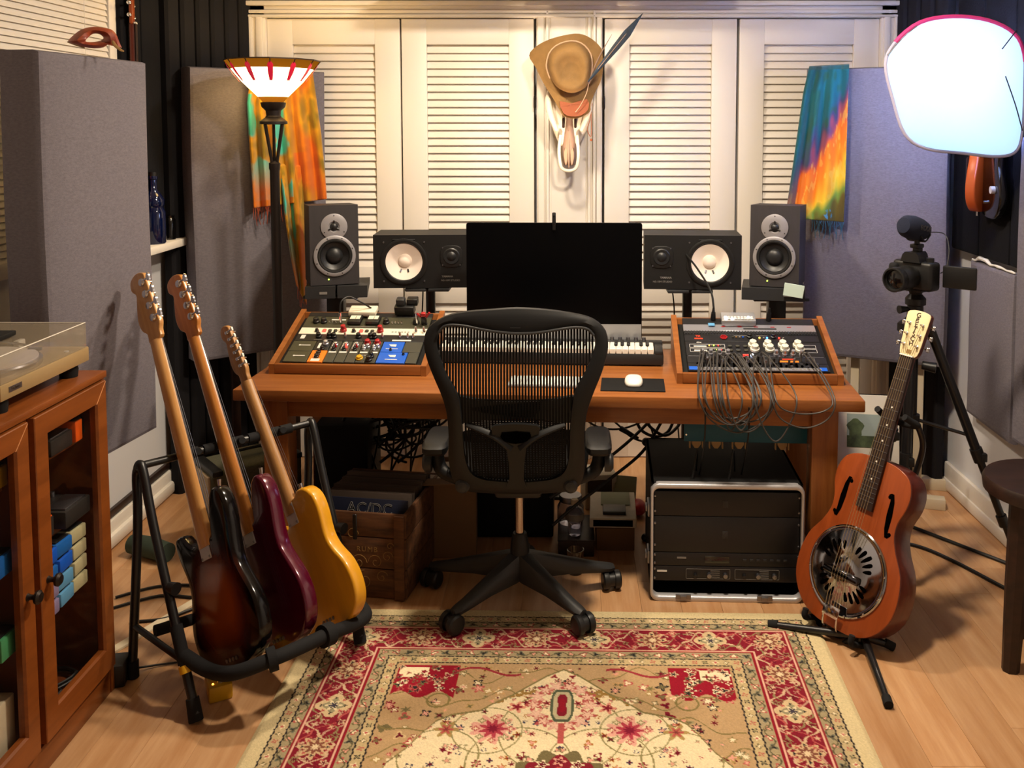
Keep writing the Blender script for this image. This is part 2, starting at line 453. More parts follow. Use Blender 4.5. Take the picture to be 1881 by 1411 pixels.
# sill, baseboards
mb = MB().rbox((XL + .055, 3.74, 1.075), (.11, .6, .032), .005)
struct('trim_1', mb, 'white_paint', 'white window ledge on the left wall')
mb = MB().rbox((XL + .012, (YN + 4.1) / 2, .05), (.024, 4.1 - YN, .1), .006); mb.rbox((XL + .02, (YN + 4.1) / 2, .03), (.04, 4.1 - YN, .05), .012)
struct('baseboard_left', mb, 'white_paint')
struct('trim_2', MB().rbox((XL + .008, (YN + 4.1) / 2, .118), (.016, 4.1 - YN, .03), .003), 'dark_wood', 'brown wood strip above the left baseboard')
mb = MB().rbox((XR - .01, (YN + 3.9) / 2, .06), (.02, 3.9 - YN, .12), .008); mb.rbox((XR - .014, (YN + 3.9) / 2, .03), (.028, 3.9 - YN, .05), .01)
struct('baseboard_right', mb, 'white_paint')
# ---- closet: casing, header, centre post, four louvred doors
mb = MB()
for x, sg in ((-1.423, 1), (1.447, -1)):
    mb.rbox((x, 4.30, 1.06), (.076, .12, 2.12), .004)
    for k, (dx, wd) in enumerate(((-.028, .016), (.012, .03))): mb.rbox((x + sg * dx, 4.236, 1.03), (wd, .016, 2.06), .005)
struct('trim_3', mb, 'white_paint', 'white moulded casing at both sides of the closet')
mb = MB().rbox((.012, 4.30, 2.085), (2.94, .12, .07), .004)
for z, h, d in ((2.056, .012, .014), (2.076, .016, .01), (2.112, .022, .026)): mb.rbox((.012, 4.24 - d / 2, z), (2.95, d, h), .004)
struct('trim_4', mb, 'white_paint', 'white moulded header over the closet doors')
mb = MB().rbox((-.005, 4.30, 1.04), (.30, .10, 2.08), .003)
for x, wd, d in ((-.135, .03, .012), (-.105, .014, .02), (.085, .016, .014), (.108, .012, .024), (.13, .022, .012), (-.01, .16, .006)):
    mb.rbox((x, 4.25 - d / 2, 1.04), (wd, d, 2.08), .004)
struct('trim_5', mb, 'white_paint', 'white fluted post between the two pairs of closet doors')
slat_me = None
DW = .604
for k, (x0, hinge) in enumerate(((-1.384, 0), (-.772, 1), (.156, 0), (.772, 1))):
    x1 = x0 + (DW if k not in (3,) else .636); n = 1
    d = thing('door_%d' % (k + 1), ['louvred white closet door at the far left', 'louvred white closet door left of the skull', 'louvred white closet door right of the skull', 'louvred white closet door at the far right'][k], 'door', ((x0 + x1) / 2, 4.28, 0))
    del d['category']; d['kind'] = 'structure'
    wd = x1 - x0; st = .114
    mb = MB()
    for s in (-1, 1): mb.rbox((s * (wd / 2 - st / 2), 0, 1.025), (st, .036, 2.05 - .008), .003)
    part('stile', mb, 'white_paint', d)
    mb = MB()
    for z0, z1 in ((.004, .23), (.735, .908), (1.93, 2.046)): mb.rbox((0, 0, (z0 + z1) / 2), (wd - 2 * st + .002, .034, z1 - z0), .003)
    part('rail', mb, 'white_paint', d)
    sw = wd - 2 * st
    smb = MB().rbox((0, 0, 0), (sw, .045, .007), .003, 2, Mx.Rotation(R(66), 4, 'X'))
    me = None
    for z0, z1 in ((.23, .735), (.908, 1.93)):
        nsl = round((z1 - z0) / .0355)
        for i in range(nsl):
            if me is None: o = part('slat', smb, 'white_paint', d); me = o.data
            else: o = bpy.data.objects.new('slat', me); COL.objects.link(o); o.parent = d
            o.location = (0, 0.004, z0 + (i + .5) * (z1 - z0) / nsl)
    if k in (1, 2):
        kx = wd / 2 - .03 if k == 1 else -wd / 2 + .03
        for z in (.9, 1.665):
            pass
for k, (x, z) in enumerate(((-.163, 1.665), (.152, 1.665))):
    struct('trim_%d' % (6 + k), MB().rbox((x, 4.246, z), (.012, .02, .05), .003).cyl((x, 4.238, z - .03), (x, 4.238, z + .03), .005), 'bronze', 'small bronze hinge on the closet post')
# dark strip over the header
fs = thing('foam_strip', 'black foam strip above the closet header', 'foam strip', (0, 4.28, 2.135))
for i in range(10): part('tile', MB().rbox((-1.33 + i * .298, .03, .15), (.292, .05, .29), .01), 'dark_foam', fs)
# cloud panel above the skull
cl = thing('ceiling_cloud', 'beige fabric panel hung flat under the ceiling above the skull', 'acoustic panel', (-.035, 4.01, 2.105))
o = mesh_obj('panel', MB().prism(rrect(1.45, .2, .05), 0, .035, .008), 'hat_felt'); o.parent = cl; o.rotation_euler = (R(90), 0, 0); o.location = (0, 0, .036)
cl_m = mat('cloud_fabric', 'cbb48c', .9, noise=.1, nscale=(60, 60, 60)); o.data.materials[0] = cl_m
for q in ((-.6, .06), (.6, .06), (-.6, -.06), (.6, -.06)): part('cord', MB().cyl((q[0], q[1], .034), (q[0], q[1], .345), .003), 'white_paint', cl)
# ceiling lamps
for k, (x, y) in enumerate(LAMPS):
    t = thing('ceiling_light', ['recessed round ceiling light above the desk', 'recessed round ceiling light above the rug'][k], 'ceiling light', (x, y, ZT))
    part('ring', MB().lathe([(.2, 0), (.2, -.012), (.165, -.016), (.16, 0)], 32, cap=False), 'white_paint', t)
    part('diffuser', MB().lathe([(.16, -.008), (.02, -.009)], 32), mat('lamp_diffuser_%d' % k, 'ffffff', .5, emit='ffd9a8', estr=4), t)
# pleated black corners
def pleats(name, label, a, b, z0, z1, n, depth, m):
    a, b = V(a), V(b); t = (b - a); L_ = t.length; t.normalize(); nr = V((-t.y, t.x))
    if nr.y > 0: nr = -nr
    r = thing(name, label, 'curtain', (a.x, a.y, z0))
    for i in range(n):
        mb = MB(); p0 = a + t * L_ * i / n; wd = L_ / n
        prof = [(wd * .02, 0), (wd * .06, depth * .7), (wd * .2, depth), (wd * .8, depth), (wd * .94, depth * .7), (wd * .98, 0), (wd * .98, -.01), (wd * .02, -.01)]
        mb.loft([[(p0.x + t.x * u + nr.x * v, p0.y + t.y * u + nr.y * v, z) for u, v in prof] for z in (z0, z1)])
        part('pleat', mb, m, r, True, angle=25)
    return r
pleats('corner_curtain', 'black pleated curtain filling the left corner', (-1.685, 3.83), (-1.475, 4.27), .0, 2.44, 6, .035, 'dark_curtain')
pleats('corner_curtain', 'black pleated curtain filling the right corner', (1.50, 4.27), (1.585, 3.87), .0, 2.44, 4, .03, 'dark_curtain')
# black foam on the side walls
t = thing('foam_sheet', 'black foam sheet on the left wall beyond the window', 'foam sheet', (XL + .01, 3.66, 1.1))
for i in range(2): part('tile', MB().rbox((XL + .025, 3.565 + i * .17, 1.77), (.04, .165, 1.33), .012), 'dark_foam', t, True)
t = thing('foam_sheet', 'black foam sheet on the right wall behind the soft light', 'foam sheet', (XR - .01, 3.4, 1.12))
for i in range(3): part('tile', MB().rbox((XR - .025, 3.2 + i * .255, 1.735), (.04, .25, 1.37), .012), 'dark_foam', t, True)

# ------------------------------------------------------------------ fabric covered acoustic panels
def soft_panel(name, label, a, b, z0, z1, th, legs, m='grey_fabric', puff=.012, leg_m='pale_timber'):
    """a and b are the lower front corners (x, y), left to right as seen; thickness goes behind"""
    a, b = V(a), V(b); t = b - a; L_ = t.length; ang = math.atan2(t.y, t.x)
    M = rotz(math.degrees(ang), (a.x, a.y, 0)); r = thing(name, label, 'acoustic panel', M)
    bm = bmesh.new(); bmesh.ops.create_grid(bm, x_segments=14, y_segments=22, size=.5)
    for v in bm.verts:
        u, w_ = v.co.x, v.co.y
        v.co = V((u * L_ + L_ / 2, -puff * (1 - (2 * u) ** 4) * (1 - (2 * w_) ** 4) + .0025 * math.sin(9 * w_ + 5 * u), z0 + (w_ + .5) * (z1 - z0)))
    mb = MB().frombm(bm); bm.free(); mb = MB()
    # box with rounded, slightly padded edges
    nu, nv = 12, 20
    def pt(u, v):
        e = .016
        x = e + u * (L_ - 2 * e); z = z0 + e + v * (z1 - z0 - 2 * e)
        return (x + .003 * math.sin(7 * v), -puff * (1 - (2 * u - 1) ** 6) * (1 - (2 * v - 1) ** 6) - .004, z)
    mb.grid(pt, nu, nv)
    ed = []
    for i in range(nu): ed.append((i / nu, 0))
    for i in range(nv): ed.append((1, i / nv))
    for i in range(nu): ed.append((1 - i / nu, 1))
    for i in range(nv): ed.append((0, 1 - i / nv))
    ringF = [pt(u, v) for u, v in ed]
    def out(p, k, y):
        cx, cz = L_ / 2, (z0 + z1) / 2
        x = min(max(p[0], .016), L_ - .016); z = min(max(p[2], z0 + .016), z1 - .016)
        dx = -1 if abs(x - .016) < .008 else (1 if abs(x - L_ + .016) < .008 else 0)
        dz = -1 if abs(z - z0 - .016) < .003 else (1 if abs(z - z1 + .016) < .003 else 0)
        return (p[0] + dx * k, y, p[2] + dz * k)
    rings = [ringF, [out(p, .011, .0) for p in ringF], [out(p, .016, .014) for p in ringF], [out(p, .016, th) for p in ringF]]
    mb.loft(rings, cap=False); n0 = len(mb.v)
    mb.add(rings[-1], [tuple(range(len(ringF)))])
    part('cushion', mb, m, r, angle=50)
    for lx in legs:
        part('leg', MB().rbox((lx, th * .6, z0 / 2 + .01), (.035, .02, z0 + .02), .003), leg_m, r)
    return r
soft_panel('acoustic_panel', 'large grey fabric panel standing behind the turntable', (-1.462, 2.555), (-1.392, 3.055), .54, 1.765, .115, (.05, .2), leg_m='dark_wood')
soft_panel('acoustic_panel', 'grey fabric panel across the left corner behind the floor lamp', (-1.555, 3.79), (-1.10, 4.17), .575, 1.80, .1, (.18, .45), leg_m='dark_wood')
soft_panel('acoustic_panel', 'grey fabric panel across the right corner behind the tripod', (1.0, 3.96), (1.515, 3.70), .575, 1.80, .1, (.22, .48))
soft_panel('acoustic_panel', 'pale grey fabric panel leaning low on the right wall', (1.585, 3.64), (1.575, 3.25), .415, 1.03, .03, (), puff=.008)
mb = MB(); random.seed(4)
pts = [V((1.588 - .008 * k / 11, 3.63 - .37 * k / 11, 1.032 + random.uniform(0, .006) + (.012 if k in (2, 3, 4) else 0))) for k in range(12)]
lpn = [o for o in COL.objects if o.get('label', '').startswith('pale grey')][0]
part('frayed_edge', mb.tube(pts, [.003, .005, .008, .007, .008, .005, .004, .006, .004, .003, .005, .003], 7, 2), 'pearl', lpn, True)
soft_panel('acoustic_panel', 'grey panel edge at the far right of the frame', (1.572, 3.235), (1.572, 2.45), .44, 1.52, .05, (), puff=.004)

# ------------------------------------------------------------------ rug with a woven pattern (colour per knot)
def build_rug():
    hw, ln = .785, 2.35
    ang = -1.2; org = (-.012, 2.868, .0)
    xs = np.linspace(-hw, hw, 590)
    v1 = np.linspace(0, .98, 370); v2 = np.linspace(.98, ln, 140)[1:]
    vv = np.concatenate([v1, v2]); U, Vv = np.meshgrid(xs, vv); nv, nu = U.shape
    C = np.zeros((nv, nu, 3)); rng = np.random.RandomState(5)
    def L3(h): return np.array(lin(h)[:3])
    CREAM, GOLD, RED, DRED, PINK, OLIVE, DARK, IVORY, ROSE, NAVY, SAGE = [L3(h) for h in ('d9c7a0', 'b3946c', '7e1a2a', '651222', 'd89a86', '6f6443', '2a2426', 'e6d3ae', 'b0524e', '2c3150', '958a64')]
    D = np.minimum(np.minimum(U + hw, hw - U), np.minimum(Vv, ln - Vv))        # distance from the edge
    side = (U + hw < Vv) & (U + hw < ln - Vv) | (hw - U < Vv) & (hw - U < ln - Vv)
    T = np.where(side, Vv, U + hw)                                             # run along the border
    def put(mask, c): C[mask] = c
    def band(a, b, c): put((D >= a) & (D < b), c)
    put(D >= 0, L3('cdbb90'))
    band(.05, .083, L3('b7a27a')); band(.083, .112, L3('9c8d6c'))
    band(.112, .236, RED); band(.236, .272, L3('a39270')); band(.272, .303, L3('bba57a'))
    inner = D >= .303; put(inner, GOLD)
    def line(a, wd, c): put((np.abs(D - a) < wd), c)
    # flower helper, in local windows
    def flower(cx, cy, r, k, c1, c2=None, c3=None, sq=1.0, rot=0, dent=.3, mask=None):
        i0, i1 = np.searchsorted(xs, [cx - r * 1.5, cx + r * 1.5]); j0, j1 = np.searchsorted(vv, [cy - r * 1.5, cy + r * 1.5])
        if i1 <= i0 or j1 <= j0: return
        u = U[j0:j1, i0:i1] - cx; v = (Vv[j0:j1, i0:i1] - cy) / sq
        th = np.arctan2(v, u) + rot; rr = np.hypot(u, v); e = r * (1 - dent + dent * np.cos(k * th))
        ok = np.ones_like(rr, bool) if mask is None else mask[j0:j1, i0:i1]
        sub = C[j0:j1, i0:i1]
        sub[(rr < e) & ok] = c1
        if c2 is not None: sub[(rr < e * .6) & ok] = c2
        if c3 is not None: sub[(rr < e * .28) & ok] = c3
    def run(d, step, fn, off=0):
        """call fn(x, y, i) along the centre line of a border at distance d"""
        n = int((2 * hw - 2 * d) / step)
        for i in range(n + 1):
            fn(-hw + d + (2 * hw - 2 * d) * i / n, d, i)
        m = int((ln - 2 * d) / step)
        for s in (-1, 1):
            for i in range(1, m + 1): fn(s * (hw - d), d + (ln - 2 * d) * i / m, i)
    # small guard bands
    for d, step, r in ((.066, .028, .009), (.288, .03, .010)):
        run(d, step, lambda x, y, i: flower(x, y, r, 4, [OLIVE, ROSE, DARK, IVORY][i % 4], [IVORY, GOLD, SAGE, ROSE][i % 4], rot=.4 * i))
    for d, step, r in ((.098, .036, .013), (.254, .036, .014)):
        run(d, step, lambda x, y, i: flower(x, y, r, 3, [OLIVE, ROSE, L3('6a6a58')][i % 3], [PINK, IVORY, DARK][i % 3], rot=1.1 * i))
        wv = np.sin(T * 2 * math.pi / .072) * .010; put(np.abs(D - d - wv) < .0022, L3('5d553c'))
    # main red border: scrolls, rosettes, diamonds
    inb = (D > .118) & (D < .23)
    for ph, c, wd in ((0, L3('c9a888'), .0042), (math.pi, L3('b58a74'), .0036), (1.6, L3('8a7a54'), .003), (4.2, ROSE, .003)):
        wv = .174 + np.sin(T * 2 * math.pi / .21 + ph) * .042 + .008 * np.sin(T * 2 * math.pi / .05 + ph)
        put((np.abs(D - wv) < wd) & inb, c)
    for s in (.136, .212):
        run(s, .052, lambda x, y, i: flower(x, y, .013, 5, [ROSE, L3('c9a888'), L3('8a7a54')][i % 3], [L3('c9a888'), DRED, DRED][i % 3], rot=i), 0)
    for s_, off in ((.15, 0), (.198, 1), (.174, 2)):
        run(s_, .0335, lambda x, y, i: flower(x + .008 * math.sin(i * 1.9), y + .007 * math.cos(i * 2.3), .010 + .004 * math.sin(i * 3.1 + off), 4, [ROSE, L3('b58a74'), L3('8a7a54'), DRED, L3('c9a888')][(i * 2 + off) % 5], [DRED, L3('c9a888'), RED][(i + off) % 3], rot=i * .7, mask=inb))
    def ros(x, y, i):
        if i % 2: flower(x, y, .046, 8, L3('c4a57e'), L3('7c4a3a'), L3('d8c09a'), dent=.22, mask=inb)
        else:
            flower(x, y, .05, 4, L3('c8ae86'), L3('8e8668'), L3('3a3330'), dent=.14, rot=math.pi / 4 * 0, mask=inb)
            flower(x, y, .024, 6, L3('d9c7a0'), L3('3f3a44'), mask=inb)
        for q in range(8): flower(x + .032 * math.cos(q * .785), y + .032 * math.sin(q * .785), .006, 3, [DARK, ROSE][q % 2], mask=inb)
    run(.174, .155, ros)
    line(.114, .0024, L3('8a2a30')); line(.119, .0026, L3('d8a890')); line(.229, .0028, L3('d8a890')); line(.235, .0024, L3('8c1526'))
    wob = .0012 * np.sin(T * 260)
    for a in (.051, .083, .272, .304): put(np.abs(D + wob - a) < .0022, DARK)
    # field: scattered flowers and vines on gold
    fm = D > .31
    # medallion outline (half), from the photograph's perspective
    prof = [(0, .335), (.05, .37), (.09, .41), (.135, .455), (.19, .50), (.215, .525), (.29, .545), (.325, .57), (.355, .62), (.385, .68), (.42, .73), (.44, .80), (.44, 1.6)]
    py_ = np.interp(np.abs(U), [p[0] for p in prof], [p[1] for p in prof]); 
    med = fm & (Vv > py_) & (np.abs(U) < .44) & (Vv < ln - .33)
    for k in range(560):
        x = rng.uniform(-.47, .47); y = rng.uniform(.32, 1.25); r = rng.uniform(.008, .021)
        c = [ROSE, OLIVE, DARK, L3('a58a54'), L3('c9ac80'), RED, SAGE, L3('8d7a4c'), L3('c29a6a'), IVORY][rng.randint(10)]
        flower(x, y, r, rng.randint(3, 7), c, [IVORY, PINK, DRED, OLIVE][rng.randint(4)], rot=rng.rand() * 6, mask=fm)
    for ph, a in ((0, .36), (2, .47), (4, .58), (1, .7)):
        put(fm & (np.abs(Vv - a - .03 * np.sin(U * 22 + ph) - .012 * np.sin(U * 51)) < .0024), L3('7f7044'))
    # red corner blocks
    for s in (-1, 1):
        cx = s * .385; cor = fm & (np.abs(U - cx) < .088) & (Vv > .318) & (Vv < .455 + .015 * np.sin(U * 60))
        put(cor, L3('8f1428'))
        blk = cor & (np.abs(U - s * .425) < .042) & (np.abs(Vv - .352) < .024); put(blk, IVORY)
        for q in range(44):
            flower(cx + rng.uniform(-.085, .085), .325 + rng.uniform(0, .13), rng.uniform(.007, .016), rng.randint(3, 6), [IVORY, ROSE, L3('c9a888'), OLIVE][rng.randint(4)], [RED, DARK][rng.randint(2)], mask=cor)
        put(fm & (np.abs(np.hypot(U - s * .335, (Vv - .48)) - .03) < .003), L3('7f7044'))
        put(fm & (np.abs(Vv - .345 - .018 * np.sin((U - s * .2) * 30)) < .005) & (np.abs(U - s * .21) < .09), L3('94303a'))
    put(fm & (np.abs(Vv - py_) < .0075) & (np.abs(U) < .445), L3('7d7148'))
    put(med, L3('e2cfa8'))
    for k in range(420):
        x = rng.uniform(0, .43); y = rng.uniform(.36, 1.3); r = rng.uniform(.006, .015)
        c = [RED, OLIVE, NAVY, ROSE, L3('a9702f'), SAGE][rng.randint(6)]; c2 = [PINK, IVORY, DRED][rng.randint(3)]; kk = rng.randint(3, 7); ro = rng.rand() * 6
        for s in (-1, 1): flower(s * x, y, r, kk, c, c2, rot=ro * s, mask=med)
    for (cx, cy, rad) in ((.0, .60, .16), (.19, .60, .09), (.1, .72, .13), (.3, .70, .1)):
        for s in (-1, 1): put(med & (np.abs(np.hypot(U - s * cx, Vv - cy) - rad) < .002), L3('8d8458'))
    for s in (-1, 1):
        for q in range(7): flower(s * (.07 + q * .019), .425 + .022 * abs(q - 3) * .3 + .006 * q, .019, 3, L3('96743c'), None, rot=q, dent=.4, mask=med)     # brown leaves under the arch
        flower(s * .175, .595, .062, 9, L3('d8a08e'), L3('a83a48'), L3('7a1830'), dent=.22, mask=med)
        for q in range(8): flower(s * .175 + .045 * math.cos(q * .785), .595 + .045 * math.sin(q * .785), .012, 4, [ROSE, L3('8d8458')][q % 2], IVORY, mask=med)
        flower(s * .295, .60, .034, 6, L3('a58a54'), ROSE, L3('7a3a30'), mask=med)
        flower(s * .12, .505, .026, 5, L3('d28a74'), RED, mask=med)
    flower(0, .40, .02, 5, DARK, SAGE, mask=med)
    for q in range(14): flower(.075 * math.cos(q * .449), .495 + .085 * math.sin(q * .449), .026, 5, [L3('d09a88'), ROSE][q % 2], L3('e0b8a0'), rot=q, mask=med)
    flower(0, .495, .046, 2, L3('4f5844'), None, None, sq=1.75, rot=math.pi / 2, dent=.16, mask=med); flower(0, .495, .039, 2, L3('b8ab88'), None, None, sq=1.75, rot=math.pi / 2, dent=.18, mask=med)
    flower(0, .495, .031, 2, RED, L3('8c1526'), None, sq=1.6, rot=math.pi / 2, dent=.35, mask=med)
    put(med & (np.abs(U) < .008) & (Vv > .57) & (Vv < .65), ROSE)
    flower(0, .80, .13, 10, OLIVE, None, None, dent=.1); flower(0, .80, .11, 8, RED, L3('b04a4a'), IVORY, dent=.12)
    for q in range(12): flower(.085 * math.cos(q * .5236), .80 + .085 * math.sin(q * .5236), .018, 5, [IVORY, PINK][q % 2], DRED)
    C *= (1 + rng.normal(0, .07, (nv, nu, 1))); C = np.clip(C, 0.003, 1)
    me = bpy.data.meshes.new('rug'); n = nu * nv
    co = np.zeros((n, 3), np.float32); co[:, 0] = U.ravel(); co[:, 1] = -Vv.ravel()
    edge = np.minimum(D / .012, 1).ravel(); co[:, 2] = .003 + .0065 * edge
    me.vertices.add(n); me.vertices.foreach_set('co', co.ravel())
    idx = np.arange(n).reshape(nv, nu); q = np.stack([idx[:-1, :-1], idx[1:, :-1], idx[1:, 1:], idx[:-1, 1:]], -1).reshape(-1, 4)
    me.loops.add(q.size); me.loops.foreach_set('vertex_index', q.ravel().astype(np.int32))
    me.polygons.add(len(q)); me.polygons.foreach_set('loop_start', (np.arange(len(q)) * 4).astype(np.int32))
    me.update(calc_edges=True); me.validate()
    at_ = me.color_attributes.new('Col', 'FLOAT_COLOR', 'POINT'); cc = np.ones((n, 4), np.float32); cc[:, :3] = C.reshape(-1, 3)
    at_.data.foreach_set('color', cc.ravel()); me.materials.append(MATS['rug_pile']); me.shade_smooth()
    o = bpy.data.objects.new('rug', me); COL.objects.link(o); o.location = org; o.rotation_euler.z = R(ang)
    tag(o, 'cream and red oriental rug with a floral medallion on the wood floor', 'rug')
    b = MB().box((0, -ln / 2, .0015), (2 * hw, ln, .003)); p = part('backing', b, 'cardboard', o); return o
WM['rug'] = Mx.Identity(4)
build_rug()

# ------------------------------------------------------------------ desk
DA = -3.6; DO = V((-1.127, 3.03, 0)); DM = rotz(DA, DO); DWD, DDP, DZ = 2.073, .66, .68
dk = thing('desk', 'wide cherry wood studio desk with square legs', 'desk', DM)
part('desktop', MB().rbox((DWD / 2, DDP / 2, DZ - .019), (DWD, DDP, .038), .004), 'cherry', dk)
part('apron', MB().rbox((DWD / 2, .075, DZ - .038 - .034), (DWD - .18, .022, .072), .003), 'cherry', dk)
part('apron', MB().rbox((DWD / 2, DDP - .075, DZ - .038 - .034), (DWD - .18, .022, .072), .003), 'cherry', dk)
for u in (.125, DWD - .115):
    for v in (.09, DDP - .09):
        part('leg', MB().rbox((u, v, (DZ - .038) / 2), (.085, .085, DZ - .038), .004), 'cherry_upright', dk)

# ------------------------------------------------------------------ sloping rack consoles
def knob(p, r, h, m, parent, M, n=16, cap=None, name='knob'):
    mb = MB().lathe([(r, 0), (r, h * .35), (r * .78, h * .45), (r * .72, h * .95), (r * .6, h)], n, M @ Mx.Translation(V(p)))
    mb.box((p[0], p[1] + r * .45, p[2] + h), (r * .12, r * .5, r * .08), M)
    return part(name, mb, m, parent)
def console(name, label, M, W, Zf, Zb, dep):
    """local: X along the front, Y back, Z up from the desk top; returns thing and the matrix of its sloping face"""
    t = thing(name, label, 'rack console', M); a = math.atan2(Zb - Zf, dep); Ls = math.hypot(dep, Zb - Zf); th = .02
    S = Mx.Translation(V((0, 0, Zf))) @ Mx.Rotation(a, 4, 'X')          # face frame: x across, y up the slope, z out
    for nm, x in (('side_board', th / 2), ('side_board', W - th / 2)):
        out = [(0, 0), (dep, 0), (dep, Zb), (0, Zf)]
        mb = MB(); mb.loft([[(x + s * th / 2, p[0], p[1]) for p in out] for s in (-1, 1)]); part(nm, mb, 'cherry', t, smooth=False)
    part('front_board', MB().rbox((W / 2, th / 2, Zf / 2 + .001), (W - 2 * th, th, Zf - .002), .002), 'cherry', t)
    part('back_board', MB().rbox((W / 2, dep - th / 2, Zb / 2 - .004), (W - 2 * th, th, Zb - .012), .002), 'cherry', t)
    mb = MB()
    mb.rbox((W / 2, Ls / 2, -.028), (W - 2 * th, Ls - .03, .01), .001, 1, S); part('inner_tray', mb, 'black_matte', t)
    return t, S, Ls, th
def plate(t, S, x0, x1, y0, y1, m, z=-.006, name='rack_panel', label=None, h=.008):
    return part(name, MB().rbox(((x0 + x1) / 2, (y0 + y1) / 2, z - h / 2 + .004), (x1 - x0 - .0012, y1 - y0 - .0012, h), .0012, 1, S), m, t, label=label)
def flat(parent, S, x0, x1, y0, y1, m, name='marking', z=-.0015):
    return part(name, MB().box(((x0 + x1) / 2, (y0 + y1) / 2, z), (x1 - x0, y1 - y0, .0008), S), m, parent)
def on_face(S, x, y, z=-.001): return S @ Mx.Translation(V((x, y, z)))
RU = .0445
# left console
cW = .565
tl, S, Ls, th = console('rack_console', 'left sloping wood console with olive, orange and blue modules', DM @ Mx.Translation(V((.045, .20, DZ))) @ Mx.Rotation(R(.2), 4, 'Z'), cW, .036, .165, .345)
x0 = .041; y = .02
def X(px): return x0 + (px - 350) / 1150 * .4826       # px of the enlarged photograph strip along the front edge
fr = 3 * RU
# row A: module rack
for i in range(2):
    p = plate(tl, S, X(350), X(556), y + i * fr / 2, y + (i + 1) * fr / 2, 'panel_olive')
    flat(p, S, X(430), X(520), y + (i + .52) * fr / 2, y + (i + .58) * fr / 2, 'ink_white'); flat(p, S, X(418), X(432), y + (i + .5) * fr / 2, y + (i + .6) * fr / 2, 'ink_white')
p = plate(tl, S, X(560), X(694), y, y + fr * .55, 'module_orange'); flat(p, S, X(590), X(665), y + .004, y + .02, 'ink_white')
for q, yy in enumerate((.03, .045, .06)): knob((X(628), y + yy, -.002), .009 - .001 * q, .014, 'black_plastic', p, S)
flat(p, S, X(600), X(606), y + .025, y + .065, 'ink_white')
p = plate(tl, S, X(560), X(694), y + fr * .55, y + fr, 'panel_black')
flat(p, S, X(590), X(612), y + .085, y + .118, 'ink_white'); knob((X(650), y + .112, -.002), .011, .016, 'panel_silver', p, S); knob((X(640), y + .08, -.002), .008, .014, 'black_plastic', p, S)
for k in range(3):
    a, b = X(698 + k * 92), X(698 + (k + 1) * 92 - 3)
    p = plate(tl, S, a, b, y, y + fr, 'panel_grey')
    flat(p, S, a + .005, b - .005, y + .058, y + .066, 'ink_white')
    knob(((a + b) / 2, y + .076, -.002), .008, .014, 'black_plastic', p, S); knob(((a + b) / 2, y + .108, -.002), .009, .012, 'panel_silver', p, S)
    knob(((a + b) / 2 + .004, y + .095, -.002), .004, .012, 'led_red' if k == 1 else 'knob_red', p, S)
    flat(p, S, a + .006, a + .009, y + .085, y + .12, 'ink_white')
for k in range(2):
    a, b = X(974 + k * 88), X(974 + (k + 1) * 88 - 3)
    p = plate(tl, S, a, b, y, y + fr, 'panel_grey')
    flat(p, S, a + .004, b - .004, y + .058, y + .066, 'ink_white')
    knob(((a + b) / 2, y + .118, -.002), .012, .018, 'knob_red', p, S, cap=1)
    knob((a + .012, y + .09, -.002), .008, .014, 'panel_silver', p, S); knob((b - .011, y + .096, -.002), .008, .014, 'panel_silver', p, S); knob((a + .014, y + .077, -.002), .006, .014, 'panel_silver', p, S)
    if k == 0:
        knob((a + .012, y + .024, -.002), .013, .012, 'pedal_yellow', p, S)
        for q in range(2): flat(p, S, a + .012 + .011 * q, a + .02 + .011 * q, y + .04, y + .046, 'ink_grey')
    else:
        knob((a + .012, y + .014, -.002), .012, .02, 'black_plastic', p, S); knob((a + .016, y + .034, -.002), .01, .02, 'black_plastic', p, S)
for (a, b, c, d) in ((X(1152), X(1400), 0, fr * .5), (X(1152), X(1340), fr * .5, fr)):
    p = plate(tl, S, a, b, y + c, y + d, 'module_blue')
    mx = (a + b) / 2; my = y + (c + d) / 2 + .008
    part('emblem', MB().add([(mx - .016, my + .006, -.001), (mx + .012, my + .007, -.001), (mx + .012, my - .007, -.001), (mx - .006, my - .006, -.001)], [(0, 1, 2, 3)], S), 'ink_white', p, recalc=False)
    flat(p, S, mx - .022, mx + .022, my - .022, my - .019, 'ink_white')
    knob((mx - .002 if c else b - .014, y + c + (.012 if c else .052), -.002), .005, .01, 'black_plastic', p, S)
plate(tl, S, X(1403), X(1500), y, y + fr * .5, 'panel_grey'); plate(tl, S, X(1343), X(1500), y + fr * .5, y + fr, 'panel_grey')
# row B: black unit with knobs
y1 = y + fr
p = plate(tl, S, x0, x0 + .4826, y1, y1 + RU, 'panel_black')
flat(p, S, x0 + .018, x0 + .034, y1 + .012, y1 + .036, 'ink_white')
for xx in (.085, .125, .142, .235, .28, .295): knob((x0 + xx, y1 + .026, -.002), .011, .018, 'black_plastic', p, S); 
for xx in (.072, .112, .222, .268): flat(p, S, x0 + xx, x0 + xx + .03, y1 + .006, y1 + .008, 'ink_grey')
for xx in (.185, .325, .42, .44): knob((x0 + xx, y1 + .026, -.002), .005, .02, 'chrome', p, S, 10, name='toggle')
knob((x0 + .39, y1 + .03, -.002), .006, .022, 'chrome', p, S, 10, name='toggle'); flat(p, S, x0 + .365, x0 + .435, y1 + .004, y1 + .012, 'ink_white')
